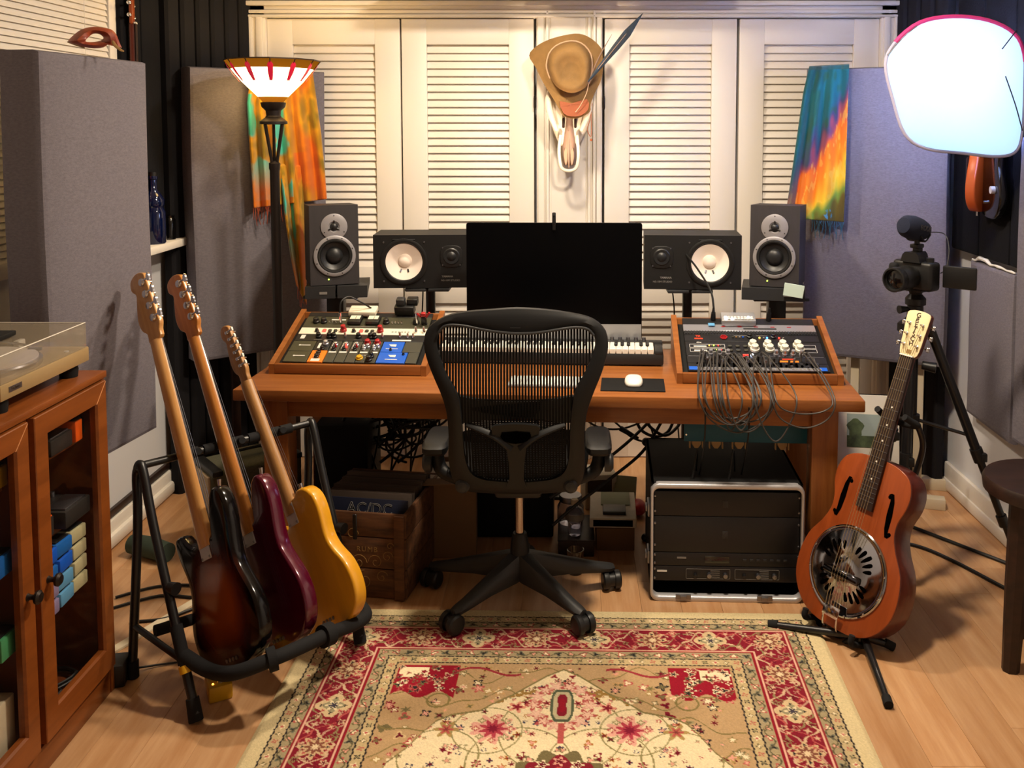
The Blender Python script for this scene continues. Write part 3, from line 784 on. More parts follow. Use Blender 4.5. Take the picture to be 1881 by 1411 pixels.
# row C: cream unit, red knobs and buttons
y2 = y1 + RU
p = plate(tl, S, x0, x0 + .4826, y2, y2 + RU, 'panel_cream', label='cream rack panel with red knobs')
for bx in (.095, .235):
    knob((x0 + bx - .028, y2 + .018, -.002), .008, .012, 'black_plastic', p, S)
    part('button', MB().rbox((x0 + bx, y2 + .02, .001), (.014, .014, .008), .002, 1, S), 'led_red', p)
    for q in (1, 2): part('button', MB().rbox((x0 + bx + .021 * q, y2 + .02, .001), (.013, .012, .008), .002, 1, S), 'panel_grey', p)
    knob((x0 + bx + .072, y2 + .022, -.002), .012, .026, 'knob_red', p, S)
for q in range(6): flat(p, S, x0 + .35 + q * .012, x0 + .357 + q * .012, y2 + .016, y2 + .022, 'ink_grey')
for xx in (.445, .475): knob((x0 + xx - .003, y2 + .02, -.002), .006, .024, 'chrome', p, S, 10, name='toggle')
# row D: olive unit with two meters
y3 = y2 + RU
p = plate(tl, S, x0, x0 + .4826, y3, y3 + 1.75 * RU, 'panel_olive', label='olive rack panel with two meters')
for xx in (.195, .265):
    q = part('meter', MB().rbox((x0 + xx, y3 + .042, .006), (.052, .05, .016), .004, 2, S), 'black_plastic', p)
    flat(p, S, x0 + xx - .019, x0 + xx + .019, y3 + .036, y3 + .06, 'led_amber' if 0 else 'panel_cream', 'meter_face', .0146)
    part('needle', MB().box((x0 + xx + .003, y3 + .046, .0155), (.0012, .02, .0006), S), 'hole_black', p)
for xx in (.045, .075, .315, .43): knob((x0 + xx, y3 + .036, -.002), .013, .02, 'black_plastic', p, S); 
for xx in (.1, .112, .124, .34, .352, .364, .376): knob((x0 + xx, y3 + .03, -.002), .003, .012, 'chrome', p, S, 8, name='toggle')
flat(p, S, x0 + .1, x0 + .155, y3 + .05, y3 + .057, 'ink_white'); flat(p, S, x0 + .18, x0 + .28, y3 + .006, y3 + .009, 'ink_grey')
for xx in (.142, .435): part('jack_plug', MB().cyl((x0 + xx, y3 + .03, 0), (x0 + xx, y3 + .035, .045), .006, .005, 12, S), 'chrome', p)
plate(tl, S, x0, x0 + .4826, y3 + 1.75 * RU, Ls - .018, 'panel_black')
LS_MAT = WM[tl.name] @ S
# small white box lying on the left console, cables from it
t = solo('adapter_box', MB().rbox((0, 0, 0), (.105, .05, .02), .003, 2, LS_MAT @ Mx.Translation(V((x0 + .215, Ls - .035, .016)))), 'panel_cream', 'white adapter box lying on top of the left console', 'adapter')
def cable(name, pts, r, label, m='cable_rubber', group=None, n=7, sm=6):
    return solo(name, MB().tube(pts, r, n, sm), m, label, 'cable', group=group)
PTL = lambda x, y_, z: tuple(LS_MAT @ V((x, y_, z)))
cable('audio_cable', [PTL(x0 + .145, y3 + .03, .045), PTL(x0 + .147, y3 + .05, .08), PTL(x0 + .17, y3 + .08, .085), PTL(x0 + .21, y3 + .085, .06), PTL(x0 + .245, Ls - .03, .026)], .0032, 'thin black cable looping from the left console plug to the white adapter')
# black gadgets standing at the back right of the left console
t = thing('power_adapter', 'black power adapter standing at the back of the left console', 'adapter', LS_MAT @ Mx.Translation(V((x0 + .375, Ls - .026, .004))))
part('body', MB().rbox((0, 0, .018), (.075, .04, .036), .004), 'black_plastic', t)
part('plug', MB().rbox((-.014, .004, .048), (.034, .03, .03), .006), 'charcoal_plastic', t)
part('box', MB().rbox((.03, .012, .046), (.042, .03, .028), .004), 'black_plastic', t)
t = thing('toy_robot', 'small red and black figure at the right edge of the left console', 'figure', LS_MAT @ Mx.Translation(V((x0 + .462, y3 + .03, .0))))
part('body', MB().rbox((0, 0, .018), (.02, .016, .03), .004).rbox((-.008, 0, .0), (.007, .01, .012), .002).rbox((.008, 0, .0), (.007, .01, .012), .002), 'black_plastic', t)
part('head', MB().rbox((0, 0, .042), (.018, .016, .016), .004), 'knob_red', t)
part('arm', MB().cyl((-.01, 0, .03), (-.024, 0, .046), .004), 'knob_red', t); part('arm', MB().cyl((.01, 0, .03), (.024, 0, .05), .004), 'knob_red', t)

# right console
rW = .562
tr, S, Ls, th = console('rack_console', 'right sloping wood console with white knobs and hanging patch leads', DM @ Mx.Translation(V((1.482, .165, DZ))) @ Mx.Rotation(R(1.0), 4, 'Z'), rW, .036, .168, .345)
x0 = .04; y = .02
def RX(px): return x0 + (px - 340) / 1170 * .4826
yb = y
p = plate(tr, S, x0, x0 + .4826, yb, yb + RU, 'panel_black', label='patch bay panel')
flat(p, S, x0 + .03, x0 + .46, yb + .003, yb + .02, 'panel_silver', z=-.0008)
jm = None
for r_ in range(2):
    for i in range(24):
        jb = MB().lathe([(.0045, 0), (.0045, .004), (.0028, .004), (.0028, .001)], 8, on_face(S, x0 + .035 + i * .0178, yb + .026 + r_ * .012))
        part('jack', jb, 'hole_black' if (i * 7 + r_) % 3 else 'dull_steel', p)
for i in range(32): flat(p, S, x0 + .036 + i * .0132, x0 + .045 + i * .0132, yb + .008, yb + .0165, 'ink_grey', z=-.0002, name='tick')
for xx in (.004, .445): flat(p, S, x0 + xx, x0 + xx + .028, yb + .003, yb + .022, 'module_blue', z=-.0004, name='label')
y1 = yb + RU
p = plate(tr, S, x0, x0 + .4826, y1, y1 + RU, 'panel_black')
flat(p, S, x0 + .006, x0 + .476, y1 + .040, y1 + .0415, 'panel_silver')
for xx in (.072, .083, .15, .162): part('jack_ring', MB().lathe([(.011, 0), (.011, .004), (.006, .004), (.006, .001)], 14, on_face(S, x0 + xx, y1 + .022)), 'chrome', p)
flat(p, S, x0 + .315, x0 + .385, y1 + .008, y1 + .018, 'module_orange'); flat(p, S, x0 + .33, x0 + .37, y1 + .024, y1 + .03, 'ink_red')
for xx in (.205, .218, .29, .44): 
    for q in range(4): part('led', MB().box((x0 + xx, y1 + .008 + q * .007, 0), (.003, .003, .002), S), 'ink_grey', p)
for xx in (.2, .206, .213): part('led', MB().rbox((x0 + xx, y1 + .046, .002), (.006, .005, .004), .001, 1, S), 'led_red', p)
part('led', MB().rbox((x0 + .226, y1 + .046, .003), (.016, .007, .005), .002, 1, S), 'led_white', p)
y2 = y1 + RU
p = plate(tr, S, x0, x0 + .4826, y2, y2 + RU * 2, 'panel_black', label='black compressor panel with two rows of white knobs')
for r_ in range(2):
    yy = y2 + .024 + r_ * .026
    for i in range(4):
        knob((x0 + .243 + i * .0525 - r_ * .004, yy + .012, -.001), .0165, .022, 'knob_white', p, S, 20)
    for a, b in ((.015, .14), (.395, .46)):
        mb = MB()
        for u0, u1, v0, v1 in ((a, b, yy + .016, yy + .0172), (a, b, yy - .004, yy - .0028), (a, a + .0012, yy - .004, yy + .0172), (b - .0012, b, yy - .004, yy + .0172)): mb.box((x0 + (u0 + u1) / 2, (v0 + v1) / 2, 0), (u1 - u0, v1 - v0, .0008), S)
        part('line_box', mb, 'ink_white', p)
    flat(p, S, x0 + .03, x0 + .075, yy + .004, yy + .010, 'ink_white')
    for i in range(3): part('button', MB().rbox((x0 + .158 + i * .027, yy + .006, .001), (.015, .01, .006), .002, 1, S), 'panel_grey', p)
    for i in range(6): part('led', MB().box((x0 + .085 + i * .008, yy + .010, 0), (.004, .003, .002), S), ['led_green', 'led_amber', 'led_red'][(i + r_) % 3] if (i + r_) % 2 else 'ink_grey', p)
for i, xx in enumerate((.055, .085, .115, .145, .312, .342, .371, .4)): knob((x0 + xx, y2 + .004, .0), .009, .022, 'panel_silver', p, S, 16)
y3 = y2 + 2 * RU
lettering('dbx', .012, on_face(S, x0 + .05, y3 - .009), 'ink_white', p)
p = plate(tr, S, x0, x0 + .4826, y3, y3 + RU * .95, 'panel_black')
lettering('TK', .014, on_face(S, x0 + .05, y3 + .03) , 'ink_red', p, bold=.0006); flat(p, S, x0 + .036, x0 + .066, y3 + .012, y3 + .02, 'ink_red')
part('meter_ring', MB().lathe([(.014, 0), (.014, .003), (.011, .003), (.011, 0)], 6, on_face(S, x0 + .142, y3 + .024)), 'knob_red', p)
for i in range(4): part('led', MB().box((x0 + .175 + i * .012, y3 + .024, .001), (.006, .005, .003), S), ['panel_olive', 'ink_gold', 'ink_grey', 'module_blue'][i], p)
knob((x0 + .235, y3 + .028, -.001), .011, .016, 'black_plastic', p, S); knob((x0 + .32, y3 + .028, -.001), .011, .016, 'black_plastic', p, S)
for xx, m_ in ((.297, 'led_blue'), (.34, 'led_red'), (.27, 'led_amber'), (.285, 'ink_grey'), (.355, 'ink_grey')): part('led', MB().lathe([(.0035, 0), (.003, .003)], 8, on_face(S, x0 + xx, y3 + .022)), m_, p)
for a, b in ((.18, .225), (.26, .3)): flat(p, S, x0 + a, x0 + b, y3 + .036, y3 + .038, 'ink_grey')
y4 = y3 + .95 * RU
p = plate(tr, S, x0, x0 + .4826, y4, y4 + RU * .55, 'panel_black')
for i in range(46): part('rib', MB().box((x0 + .008 + i * .0103, y4 + .012, .0005), (.004, .018, .002), S), 'charcoal_plastic', p)
y5 = y4 + .55 * RU
p = plate(tr, S, x0, x0 + .4826, y5, y5 + RU, 'panel_silver', label='brushed silver panel')
flat(p, S, x0 + .22, x0 + .34, y5 + .012, y5 + .02, 'charcoal_plastic'); 
for i in range(5): flat(p, S, x0 + .14 + i * .06, x0 + .155 + i * .06, y5 + .026, y5 + .03, 'knob_red', name='mark')
plate(tr, S, x0, x0 + .4826, y5 + RU, Ls - .018, 'panel_black')
RS_MAT = WM[tr.name] @ S
PTR = lambda x, y_, z: tuple(RS_MAT @ V((x, y_, z)))
t = thing('remote_unit', 'pale remote with white keys on the back of the right console', 'controller', RS_MAT @ Mx.Translation(V((x0 + .205, Ls - .045, .0))))
part('body', MB().rbox((0, 0, .012), (.125, .06, .024), .004), 'silver_body', t)
for i in range(9):
    for j in range(2): part('key', MB().rbox((-.048 + i * .012, -.02 + j * .011, .026), (.0095, .009, .005), .0015, 1), 'led_white' if (i * 5 + j) % 9 < 2 else 'ink_white', t)
solo('sticky_note', MB().rbox((0, 0, 0), (.024, .018, .0012), .0005, 1, RS_MAT @ Mx.Translation(V((x0 + .105, Ls - .07, .004)))), 'pedal_sky', 'small sky blue sticker on the back of the right console', 'sticker')
# small gooseneck / mic plugs at the console back
for nm, xx, lb in (('plug', .115, 'black cable plug standing at the back left of the right console'), ('plug', .32, 'black cable plug standing at the back right of the right console')):
    mb = MB().cyl(PTR(x0 + xx, Ls - .03, .0), PTR(x0 + xx, Ls - .03, .03), .010, .008).cyl(PTR(x0 + xx, Ls - .03, .03), PTR(x0 + xx, Ls - .028, .05), .006, .004)
    solo('cable_plug', mb, 'cable_rubber', lb, 'plug')
a = V(PTR(x0 + .115, Ls - .028, .05)); b = at(1265, 452, 3.655)
cable('speaker_lead', [a, a + V((-.008, .03, .06)), (a + b) / 2 + V((-.015, 0, .03)), b + V((-.018, -.008, -.02)), b], .004, 'black lead rising from the right console to the white cone speaker')
# patch leads looping over the front of the right console
random.seed(11)
def lead(A, B, dz, label, group, side=.0, k=0):
    """hangs from plug A over the console edge, in front of the desk edge, and back up to plug B"""
    A, B = V(A), V(B); mx = (A.x + B.x) / 2; dy = lambda x: DO.y + (x - DO.x) * math.tan(R(DA)) - .012 - .004 * k
    up = V((0, -.014, .034)); w_ = max(abs(B.x - A.x) / 2, .03); sg = 1 if B.x > A.x else -1
    b1 = random.uniform(.012, .038)
    def arc(P, s): return [V((P.x + s * b1, (P.y * .45 + dy(P.x) * .55), DZ + .064)), V((P.x + s * b1 * 1.5, dy(P.x) - .004, DZ + .012)), V((P.x * .8 + mx * .2 + s * b1 * .8, dy(P.x) - .014, DZ - dz * .62))]
    pts = [A, A + up] + arc(A, -sg) + [V((mx, dy(mx) - .016, DZ - dz))] + arc(B, sg)[::-1] + [B + up, B]
    cable('patch_lead', pts, .0026, label, 'cable_grey', group, sm=7)
for i in range(10):
    xa = RX(455 + i * 20 + random.uniform(-12, 12)); xb = RX(700 + random.uniform(-110, 160))
    lead(PTR(xa, y + .02 + random.random() * .05, .004), PTR(xb, y + .02 + random.random() * .03, .004), random.uniform(.05, .10), 'grey patch lead looping over the left front of the right console in a tangle', 'patch leads tangled at the left of the right console', k=i % 5)
for xa, xb, dz, lb in ((960, 1330, .075, 'grey patch lead making the widest loop right of the lead tangle'), (1010, 1290, .03, 'grey patch lead making a smaller loop right of the lead tangle'), (905, 960, .12, 'grey patch lead hanging straight down between the tangle and the wide loop')):
    lead(PTR(RX(xa), y + .03, .004), PTR(RX(xb), y + .05, .004), dz, lb, 'patch leads at the right end of the right console', k=6)
# the plugs of the patch leads
for i in range(14):
    xx = RX(450 + i * 60 + random.uniform(-12, 12)); yy = y + .024 + (i % 3) * .012
    q = part('patch_plug', MB().cyl((xx, yy, 0), (xx, yy - .004, .03), .0042, .0036, 8, S), ['cable_rubber', 'dull_steel'][i % 2], tr)

# ------------------------------------------------------------------ monitors on the desk
def baffle(mb, W, H, cx, cz, r, y0, y1):
    """a board W x H (x centred, z from 0) with a round hole"""
    xs_ = (-W / 2 - cx, W / 2 - cx); zs_ = (-cz, H - cz)
    an = sorted([2 * math.pi * k / 44 + .01 for k in range(44)] + [math.atan2(z, x) % (2 * math.pi) for x in xs_ for z in zs_])
    def edge(a):
        c, s = math.cos(a), math.sin(a); k = min((xs_[1] if c > 0 else xs_[0]) / c if abs(c) > 1e-9 else 9, (zs_[1] if s > 0 else zs_[0]) / s if abs(s) > 1e-9 else 9)
        return cx + c * k, cz + s * k
    E_ = [edge(a) for a in an]; Cc = [(cx + r * math.cos(a), cz + r * math.sin(a)) for a in an]
    return mb.loft([[(x, y1, z) for x, z in E_], [(x, y0, z) for x, z in E_], [(x, y0, z) for x, z in Cc], [(x, y1, z) for x, z in Cc]], cap=False)
def studio_speaker(name, label, M):
    """front faces local -Y, base at the origin; W .19 H .32 D .28"""
    W, H, D = .19, .318, .275
    t = thing(name, label, 'speaker', M)
    part('cabinet', baffle(MB().box((0, D / 2 + .02, H / 2), (W, D - .04, H)), W, H, 0, .115, .066, 0, .04), 'speaker_vinyl', t)
    Q = Mx.Rotation(R(90), 4, 'X')
    def fz(x, z, y=0): return Mx.Translation(V((x, y, z))) @ Q
    zt, zw = .232, .115
    tw = part('tweeter_plate', MB().lathe([(.052, 0), (.052, .004), (.05, .005), (.022, .005), (.017, .001)], 40, fz(0, zt)), 'speaker_silver', t)
    part('dome', MB().lathe([(.0165, .001), (.014, .007), (.008, .011), (.002, .0125)], 24, fz(0, zt)), 'cone_dark', tw)
    mb = MB()
    for a in (90, 210, 330): mb.cyl((0, -.006, zt), (.025 * math.cos(R(a)), -.006, zt + .025 * math.sin(R(a))), .003, n=8)
    part('dome_guard', mb, 'black_metal', tw)
    mb = MB()
    for a in (90, 210, 330): mb.lathe([(.0025, .0045), (.0022, .006)], 8, fz(.044 * math.cos(R(a)), zt + .044 * math.sin(R(a))))
    part('screw', mb, 'black_metal', tw, kind='stuff')
    wf = part('woofer_ring', MB().lathe([(.082, 0), (.082, .006), (.079, .008), (.069, .008), (.067, .005)], 48, fz(0, zw), cap=False), 'speaker_silver', t)
    part('surround', MB().lathe([(.068, .005), (.064, .009), (.058, .008), (.055, .003)], 48, fz(0, zw), cap=False), 'speaker_black', wf)
    part('cone', MB().lathe([(.0555, .003), (.035, -.012), (.033, -.012)], 48, fz(0, zw), cap=False), 'cone_dark', wf)
    part('dust_cap', MB().lathe([(.034, -.012), (.03, -.004), (.02, .002), (.006, .005)], 32, fz(0, zw)), 'cone_dark', wf)
    mb = MB()
    for k in range(8): mb.lathe([(.0026, .0075), (.0022, .0092)], 8, fz(.0745 * math.cos(R(k * 45 + 22)), zw + .0745 * math.sin(R(k * 45 + 22))))
    part('screw', mb, 'black_metal', wf, kind='stuff')
    part('status_light', MB().lathe([(.003, 0), (.002, .003)], 8, fz(-.025, .022)), 'led_green', t)
    return t
pL = at(616, 523, 3.66); pR = at(1421, 527, 3.58)
tilt = Mx.Rotation(R(-3), 4, 'X')
studio_speaker('studio_speaker', 'charcoal upright studio speaker on a foam wedge by the floor lamp', rotz(20, pL) @ tilt)
sR = studio_speaker('studio_speaker', 'charcoal upright studio speaker on a foam wedge beside the right tie dye scarf', rotz(-19, pR) @ tilt)
def iso_pad(label, M, two=True):
    t = thing('foam_wedge', label, 'speaker pad', M)
    for s in ((-1, 1) if two else (0,)):
        out = [(-.012, -.05), (.27, -.035), (.27, -.014), (-.012, -.002)]
        w2 = .058 if two else .12
        mb = MB().loft([[(s * .062 + q * w2, p[0], p[1]) for p in out] for q in (-1, 1)]); part('pad', mb, 'charcoal_plastic', t, smooth=False)
    p = part('badge', MB().box((-.05 if two else .055, -.0135, -.028), (.03, .001, .010)), 'ink_grey', t)
    return t
iso_pad('two dark foam wedges under the left upright speaker', rotz(10, pL + V((.008, -.015, 0))))
iso_pad('dark foam wedge under the right upright speaker', rotz(-12, pR + V((-.005, -.015, 0))), False)
def pedestal(label, p, M=None, top=(.22, .2)):
    t = thing('speaker_stand', label, 'speaker stand', (p.x, p.y, 0))
    part('top_plate', MB().rbox((0, 0, p.z - .006), (top[0], top[1], .012), .003), 'black_metal', t)
    part('pole', MB().rbox((0, 0, p.z / 2 - .006), (.07, .05, p.z - .012), .004), 'black_metal', t)
    part('base', MB().rbox((0, .03, .008), (.26, .16, .016), .004), 'black_metal', t); return t
qL = pL + V((-.03, .13, -.052)); qR = pR + V((.04, .13, -.052))
pedestal('black pedestal stand under the left upright speaker', qL); pedestal('black pedestal stand under the right upright speaker', qR)
solo('card', MB().rbox((0, 0, 0), (.075, .004, .05), .001, 1, Mx.Translation(at(1458, 534, 3.52)) @ Mx.Rotation(R(-12), 4, 'Z') @ Mx.Rotation(R(8), 4, 'Y')), 'card_print', 'pale green printed card leaning on the right speaker pad', 'card')

def cone_speaker(label, M, mirror):
    W, H, D = .382, .215, .20; s = -1 if mirror else 1
    t = thing('cone_speaker', label, 'speaker', M)
    part('cabinet', baffle(MB().box((0, D / 2 + .02, H / 2), (W, D - .04, H)), W, H, -s * .068, .107, .077, 0, .04), 'speaker_black', t)
    Q = Mx.Rotation(R(90), 4, 'X')
    def fz(x, z): return Mx.Translation(V((x, 0, z))) @ Q
    xw, zw = -s * .068, .107
    wf = part('woofer_ring', MB().lathe([(.094, 0), (.094, .004), (.088, .006), (.078, .005), (.074, .002)], 48, fz(xw, zw), cap=False), 'black_plastic', t)
    part('cone', MB().lathe([(.0785, .002), (.072, .001), (.028, -.028), (.0265, -.028)], 48, fz(xw, zw), cap=False), 'cone_white', wf)
    part('dust_cap', MB().lathe([(.028, -.028), (.024, -.020), (.014, -.014), (.003, -.012)], 28, fz(xw, zw)), 'cone_white', wf)
    part('surround', MB().lathe([(.080, .003), (.0785, .006), (.0765, .003)], 48, fz(xw, zw), cap=False), 'cone_dark', wf)
    for a in (-70, -112): 
        r0, r1 = .036, .046; ca, sa = math.cos(R(a)), math.sin(R(a))
        part('terminal', MB().tube([(xw + r0 * ca, .0215, zw + r0 * sa), (xw + r1 * ca, .0125, zw + r1 * sa)], .0034, 8, 0), 'black_plastic' if a == -70 else 'dull_steel', wf)
    mb = MB()
    for q in ((-1, -1), (-1, 1), (1, -1), (1, 1)): mb.lathe([(.004, 0), (.003, .003)], 8, fz(xw + q[0] * .081, zw + q[1] * .079))
    part('screw', mb, 'dull_steel', t, kind='stuff')
    part('trim_bar', MB().rbox((xw, -.002, zw + .09), (.09, .005, .004), .001), 'charcoal_plastic', t)
    xt, zt = s * .122, .128
    tw = part('tweeter_plate', MB().prism(rrect(.09, .088, .03, 5, xt, zt), -.004, 0, .002), 'black_plastic', t)
    part('dome', MB().lathe([(.034, .004), (.03, .007), (.019, .006), (.014, .010), (.004, .013)], 32, fz(xt, zt)), 'cone_dark', tw)
    mb = MB()
    for q in ((-1, -1), (-1, 1), (1, -1), (1, 1)): mb.lathe([(.003, .004), (.0025, .006)], 8, fz(xt + q[0] * .035, zt + q[1] * .035))
    part('screw', mb, 'dull_steel', tw, kind='stuff')
    lettering('YAMAHA', .011, face_front((s * .105, -.0006, .046)), 'ink_grey', t, bold=.0002)
    lettering('NS-10M STUDIO', .0105, face_front((s * .118, -.0006, .03)), 'ink_grey', t)
    return t
cL = at(774, 529, 3.70); cR = at(1272, 532, 3.62)
c1 = cone_speaker('black wide speaker with white cone left of the computer screen', rotz(2.5, cL), False)
c2 = cone_speaker('black wide speaker with white cone right of the computer screen', rotz(-3.5, cR), True)
for c, lb, dx in ((cL, 'black pole stand with a plate under the left white cone speaker', .022), (cR, 'black pole stand with a plate under the right white cone speaker', -.008)):
    t = thing('speaker_stand', lb, 'speaker stand', (c.x + dx, c.y + .1, 0))
    for s in (-1, 1): part('arm', MB().rbox((s * .047, -.02, c.z - .009), (.085, .16, .014), .004), 'charcoal_plastic', t)
    part('bracket', MB().rbox((0, -.02, c.z - .021), (.155, .05, .008), .002), 'black_metal', t)
    part('pole', MB().cyl((0, 0, .012), (0, 0, c.z - .02), .0195, n=20), 'black_metal', t)
    part('base', MB().rbox((0, .03, .008), (.26, .16, .014), .004), 'black_metal', t)
    cable('speaker_wire', [(c.x + dx - .055, c.y + .19, c.z + .06), (c.x + dx - .05, c.y + .215, c.z - .02), (c.x + dx - .045, c.y + .16, c.z - .12), (c.x + dx - .05, c.y + .13, DZ - .1), (c.x + dx - .02, c.y + .12, .2)], .003, 'thin wire hanging behind the ' + ('left' if dx > 0 else 'right') + ' white cone speaker')

# ------------------------------------------------------------------ computer with a small camera clip
mp = at(1018, 626, 3.50); t = thing('computer', 'large dark all in one computer with a silver chin and stand', 'computer', rotz(-1.0, (mp.x, mp.y, DZ)))
b0 = mp.z - DZ; SW = .67
part('screen', MB().prism(rrect(SW, .455, .010, 4, 0, b0 + .2275), 0, .006, .0015), 'screen_black', t)
part('chin', MB().box((0, -.0008, b0 + .033), (SW - .004, .003, .064)), 'silver_body', t)
part('back_shell', MB().prism(rrect(SW - .004, .45, .012, 4, 0, b0 + .2275), .006, .03, .01), 'silver_body', t)
mb = MB().loft([[(x, y_, z) for x in (-.1, .1) for y_ in (0,)] + [(x, .006, z) for x in (.1, -.1)] for z in ()]) if 0 else MB()
mb.tube([(0, .03, b0 + .18), (0, .1, b0 + .1), (0, .11, b0 - .02), (0, .09, .006)], .05, 10, 5, flat=.18)
part('stand', mb, 'aluminium', t); part('foot', MB().rbox((0, .055, .004), (.2, .12, .007), .003), 'aluminium', t)
wb = thing('webcam', 'thin black webcam clipped on top of the computer screen', 'camera', WM[t.name] @ Mx.Translation(V((0, 0, b0 + .455))))
part('body', MB().rbox((0, -.004, .014), (.014, .016, .05), .003), 'black_plastic', wb); part('clip', MB().rbox((0, .012, .003), (.012, .03, .006), .002).rbox((0, -.008, -.012), (.012, .004, .03), .001), 'black_plastic', wb)
part('lens', MB().lathe([(.004, 0), (.003, .002)], 12, Mx.Translation(V((0, -.012, .026))) @ Mx.Rotation(R(90), 4, 'X')), 'black_gloss', wb)

# ------------------------------------------------------------------ piano keyboard, computer keyboard, mouse
kr = DM @ Mx.Translation(V((1.445, .385, DZ)))      # its right front corner
kb = thing('piano_keyboard', 'small dark music keyboard with white and black keys behind the chair', 'keyboard', kr)
KW = .86
part('case', MB().rbox((-KW / 2, .075, .026), (KW, .15, .044), .006).rbox((-KW / 2, .132, .056), (KW, .035, .02), .005), 'charcoal_plastic', kb)
for s in (-1, 1): part('end_cheek', MB().rbox((-.017 if s > 0 else -KW + .017, .065, .05), (.03, .13, .018), .004), 'charcoal_plastic', kb)
nk = 34; kw = (KW - .07) / nk; wm = bmm = None
for i in range(nk):
    xk = -.035 - (i + .5) * kw
    if wm is None: o = part('white_key', MB().rbox((0, 0, 0), (kw - .0012, .108, .02), .0018, 1), 'pearl', kb); wm = o.data
    else: o = bpy.data.objects.new('white_key', wm); COL.objects.link(o); o.parent = kb
    o.location = (xk, .056, .054)
    if i % 7 in (1, 2, 4, 5, 6):
        if bmm is None: o = part('black_key', MB().rbox((0, 0, 0), (kw * .52, .066, .016), .003, 1), 'black_plastic', kb); bmm = o.data
        else: o = bpy.data.objects.new('black_key', bmm); COL.objects.link(o); o.parent = kb
        o.location = (xk + kw / 2, .078, .066)
for i in range(6): part('dial', MB().lathe([(.008, .066), (.007, .078)], 12, Mx.Translation(V((-.07 - i * .03, .134, 0)))), 'dull_steel', kb)
for i in range(4): part('foot', MB().rbox((-.06 - (i % 2) * (KW - .12), .02 + (i // 2) * .1, .002), (.03, .02, .004), .001), 'black_matte', kb)
ck = DM @ Mx.Translation(V((1.05, .085, DZ)))
kk = thing('computer_keyboard', 'slim white computer keyboard on the desk seen through the chair back', 'keyboard', ck)
part('base', MB().rbox((0, .055, .005), (.28, .112, .008), .002), 'aluminium', kk)
km = None
for r_ in range(6):
    for i in range(14):
        if km is None: o = part('key', MB().rbox((0, 0, 0), (.0165, .0155, .003), .001, 1), 'pearl', kk); km = o.data
        else: o = bpy.data.objects.new('key', km); COL.objects.link(o); o.parent = kk
        o.location = (-.1265 + i * .0195, .011 + r_ * .0178, .0105)
mpd = DM @ Mx.Translation(V((1.33, .125, DZ)))
solo('mouse_pad', MB().rbox((0, 0, .002), (.215, .155, .004), .0015, 2, DM @ Mx.Translation(V((1.332, .135, DZ)))), 'black_matte', 'black mouse pad on the desk left of the right console', 'mouse pad')
ms = thing('mouse', 'white computer mouse on the black mouse pad', 'mouse', DM @ Mx.Translation(V((1.335, .15, DZ + .004))))
part('shell', MB().loft([[(x * s, y_ * s, z) for x, y_ in cr2([(.031, 0), (.028, .035), (.018, .054), (0, .058), (-.018, .054), (-.028, .035), (-.031, 0), (-.028, -.035), (-.018, -.054), (0, -.058), (.018, -.054), (.028, -.035)], 3)] for s, z in ((.95, 0), (1, .004), (.97, .011), (.85, .017), (.55, .0205), (.2, .0215))]), 'pearl', ms, angle=60)

# ------------------------------------------------------------------ office chair seen from behind
CY = 2.70
def cpx(px, py, y=CY):
    p = at(px, py, y); return (p.x, p.z)
ch = thing('office_chair', 'black mesh office chair with its back to the viewer at the desk', 'chair', (-.165, 2.92, 0))
outer_l = [(950, 563), (905, 566), (860, 570), (818, 580), (788, 600), (779, 625), (784, 652), (797, 684), (814, 722), (823, 756), (825, 800), (823, 845), (827, 882), (838, 905), (860, 914), (905, 916), (950, 917)]
outer_r = [(1000, 916), (1045, 914), (1064, 904), (1073, 882), (1075, 845), (1074, 800), (1077, 758), (1088, 722), (1104, 684), (1115, 650), (1117, 625), (1110, 602), (1085, 583), (1042, 572), (1000, 566)]
outer = cr2([cpx(*p) for p in outer_l + outer_r], 3)
in_top = [(808, 608), (816, 598), (830, 594), (855, 595), (885, 600), (913, 604), (950, 607), (985, 606), (1010, 603), (1040, 599), (1062, 598), (1080, 602), (1090, 613)]
in_r = [(1093, 630), (1085, 655), (1071, 684), (1058, 705), (1052, 726), (1048, 760), (1046, 800), (1044, 840), (1036, 868), (1018, 882)]
in_b = [(985, 887), (950, 889), (915, 887), (882, 882)]
in_l = [(864, 868), (856, 840), (853, 800), (851, 760), (847, 726), (838, 705), (824, 684), (812, 655), (805, 630)]
inner = cr2([cpx(*p) for p in in_top + in_r + in_b + in_l], 3)
cxm = cpx(948, 740)[0]; zt_, zb_ = cpx(948, 563)[1], cpx(948, 917)[1]
def bend(x, z, y):
    """the back curves round the sitter and leans a little"""
    f = (z - zb_) / (zt_ - zb_)
    return y + CY - .02 - .05 * math.sin(f * 3.1) + .10 * (1 - f) ** 2 * .5 - ((x - cxm) / .28) ** 2 * -.03
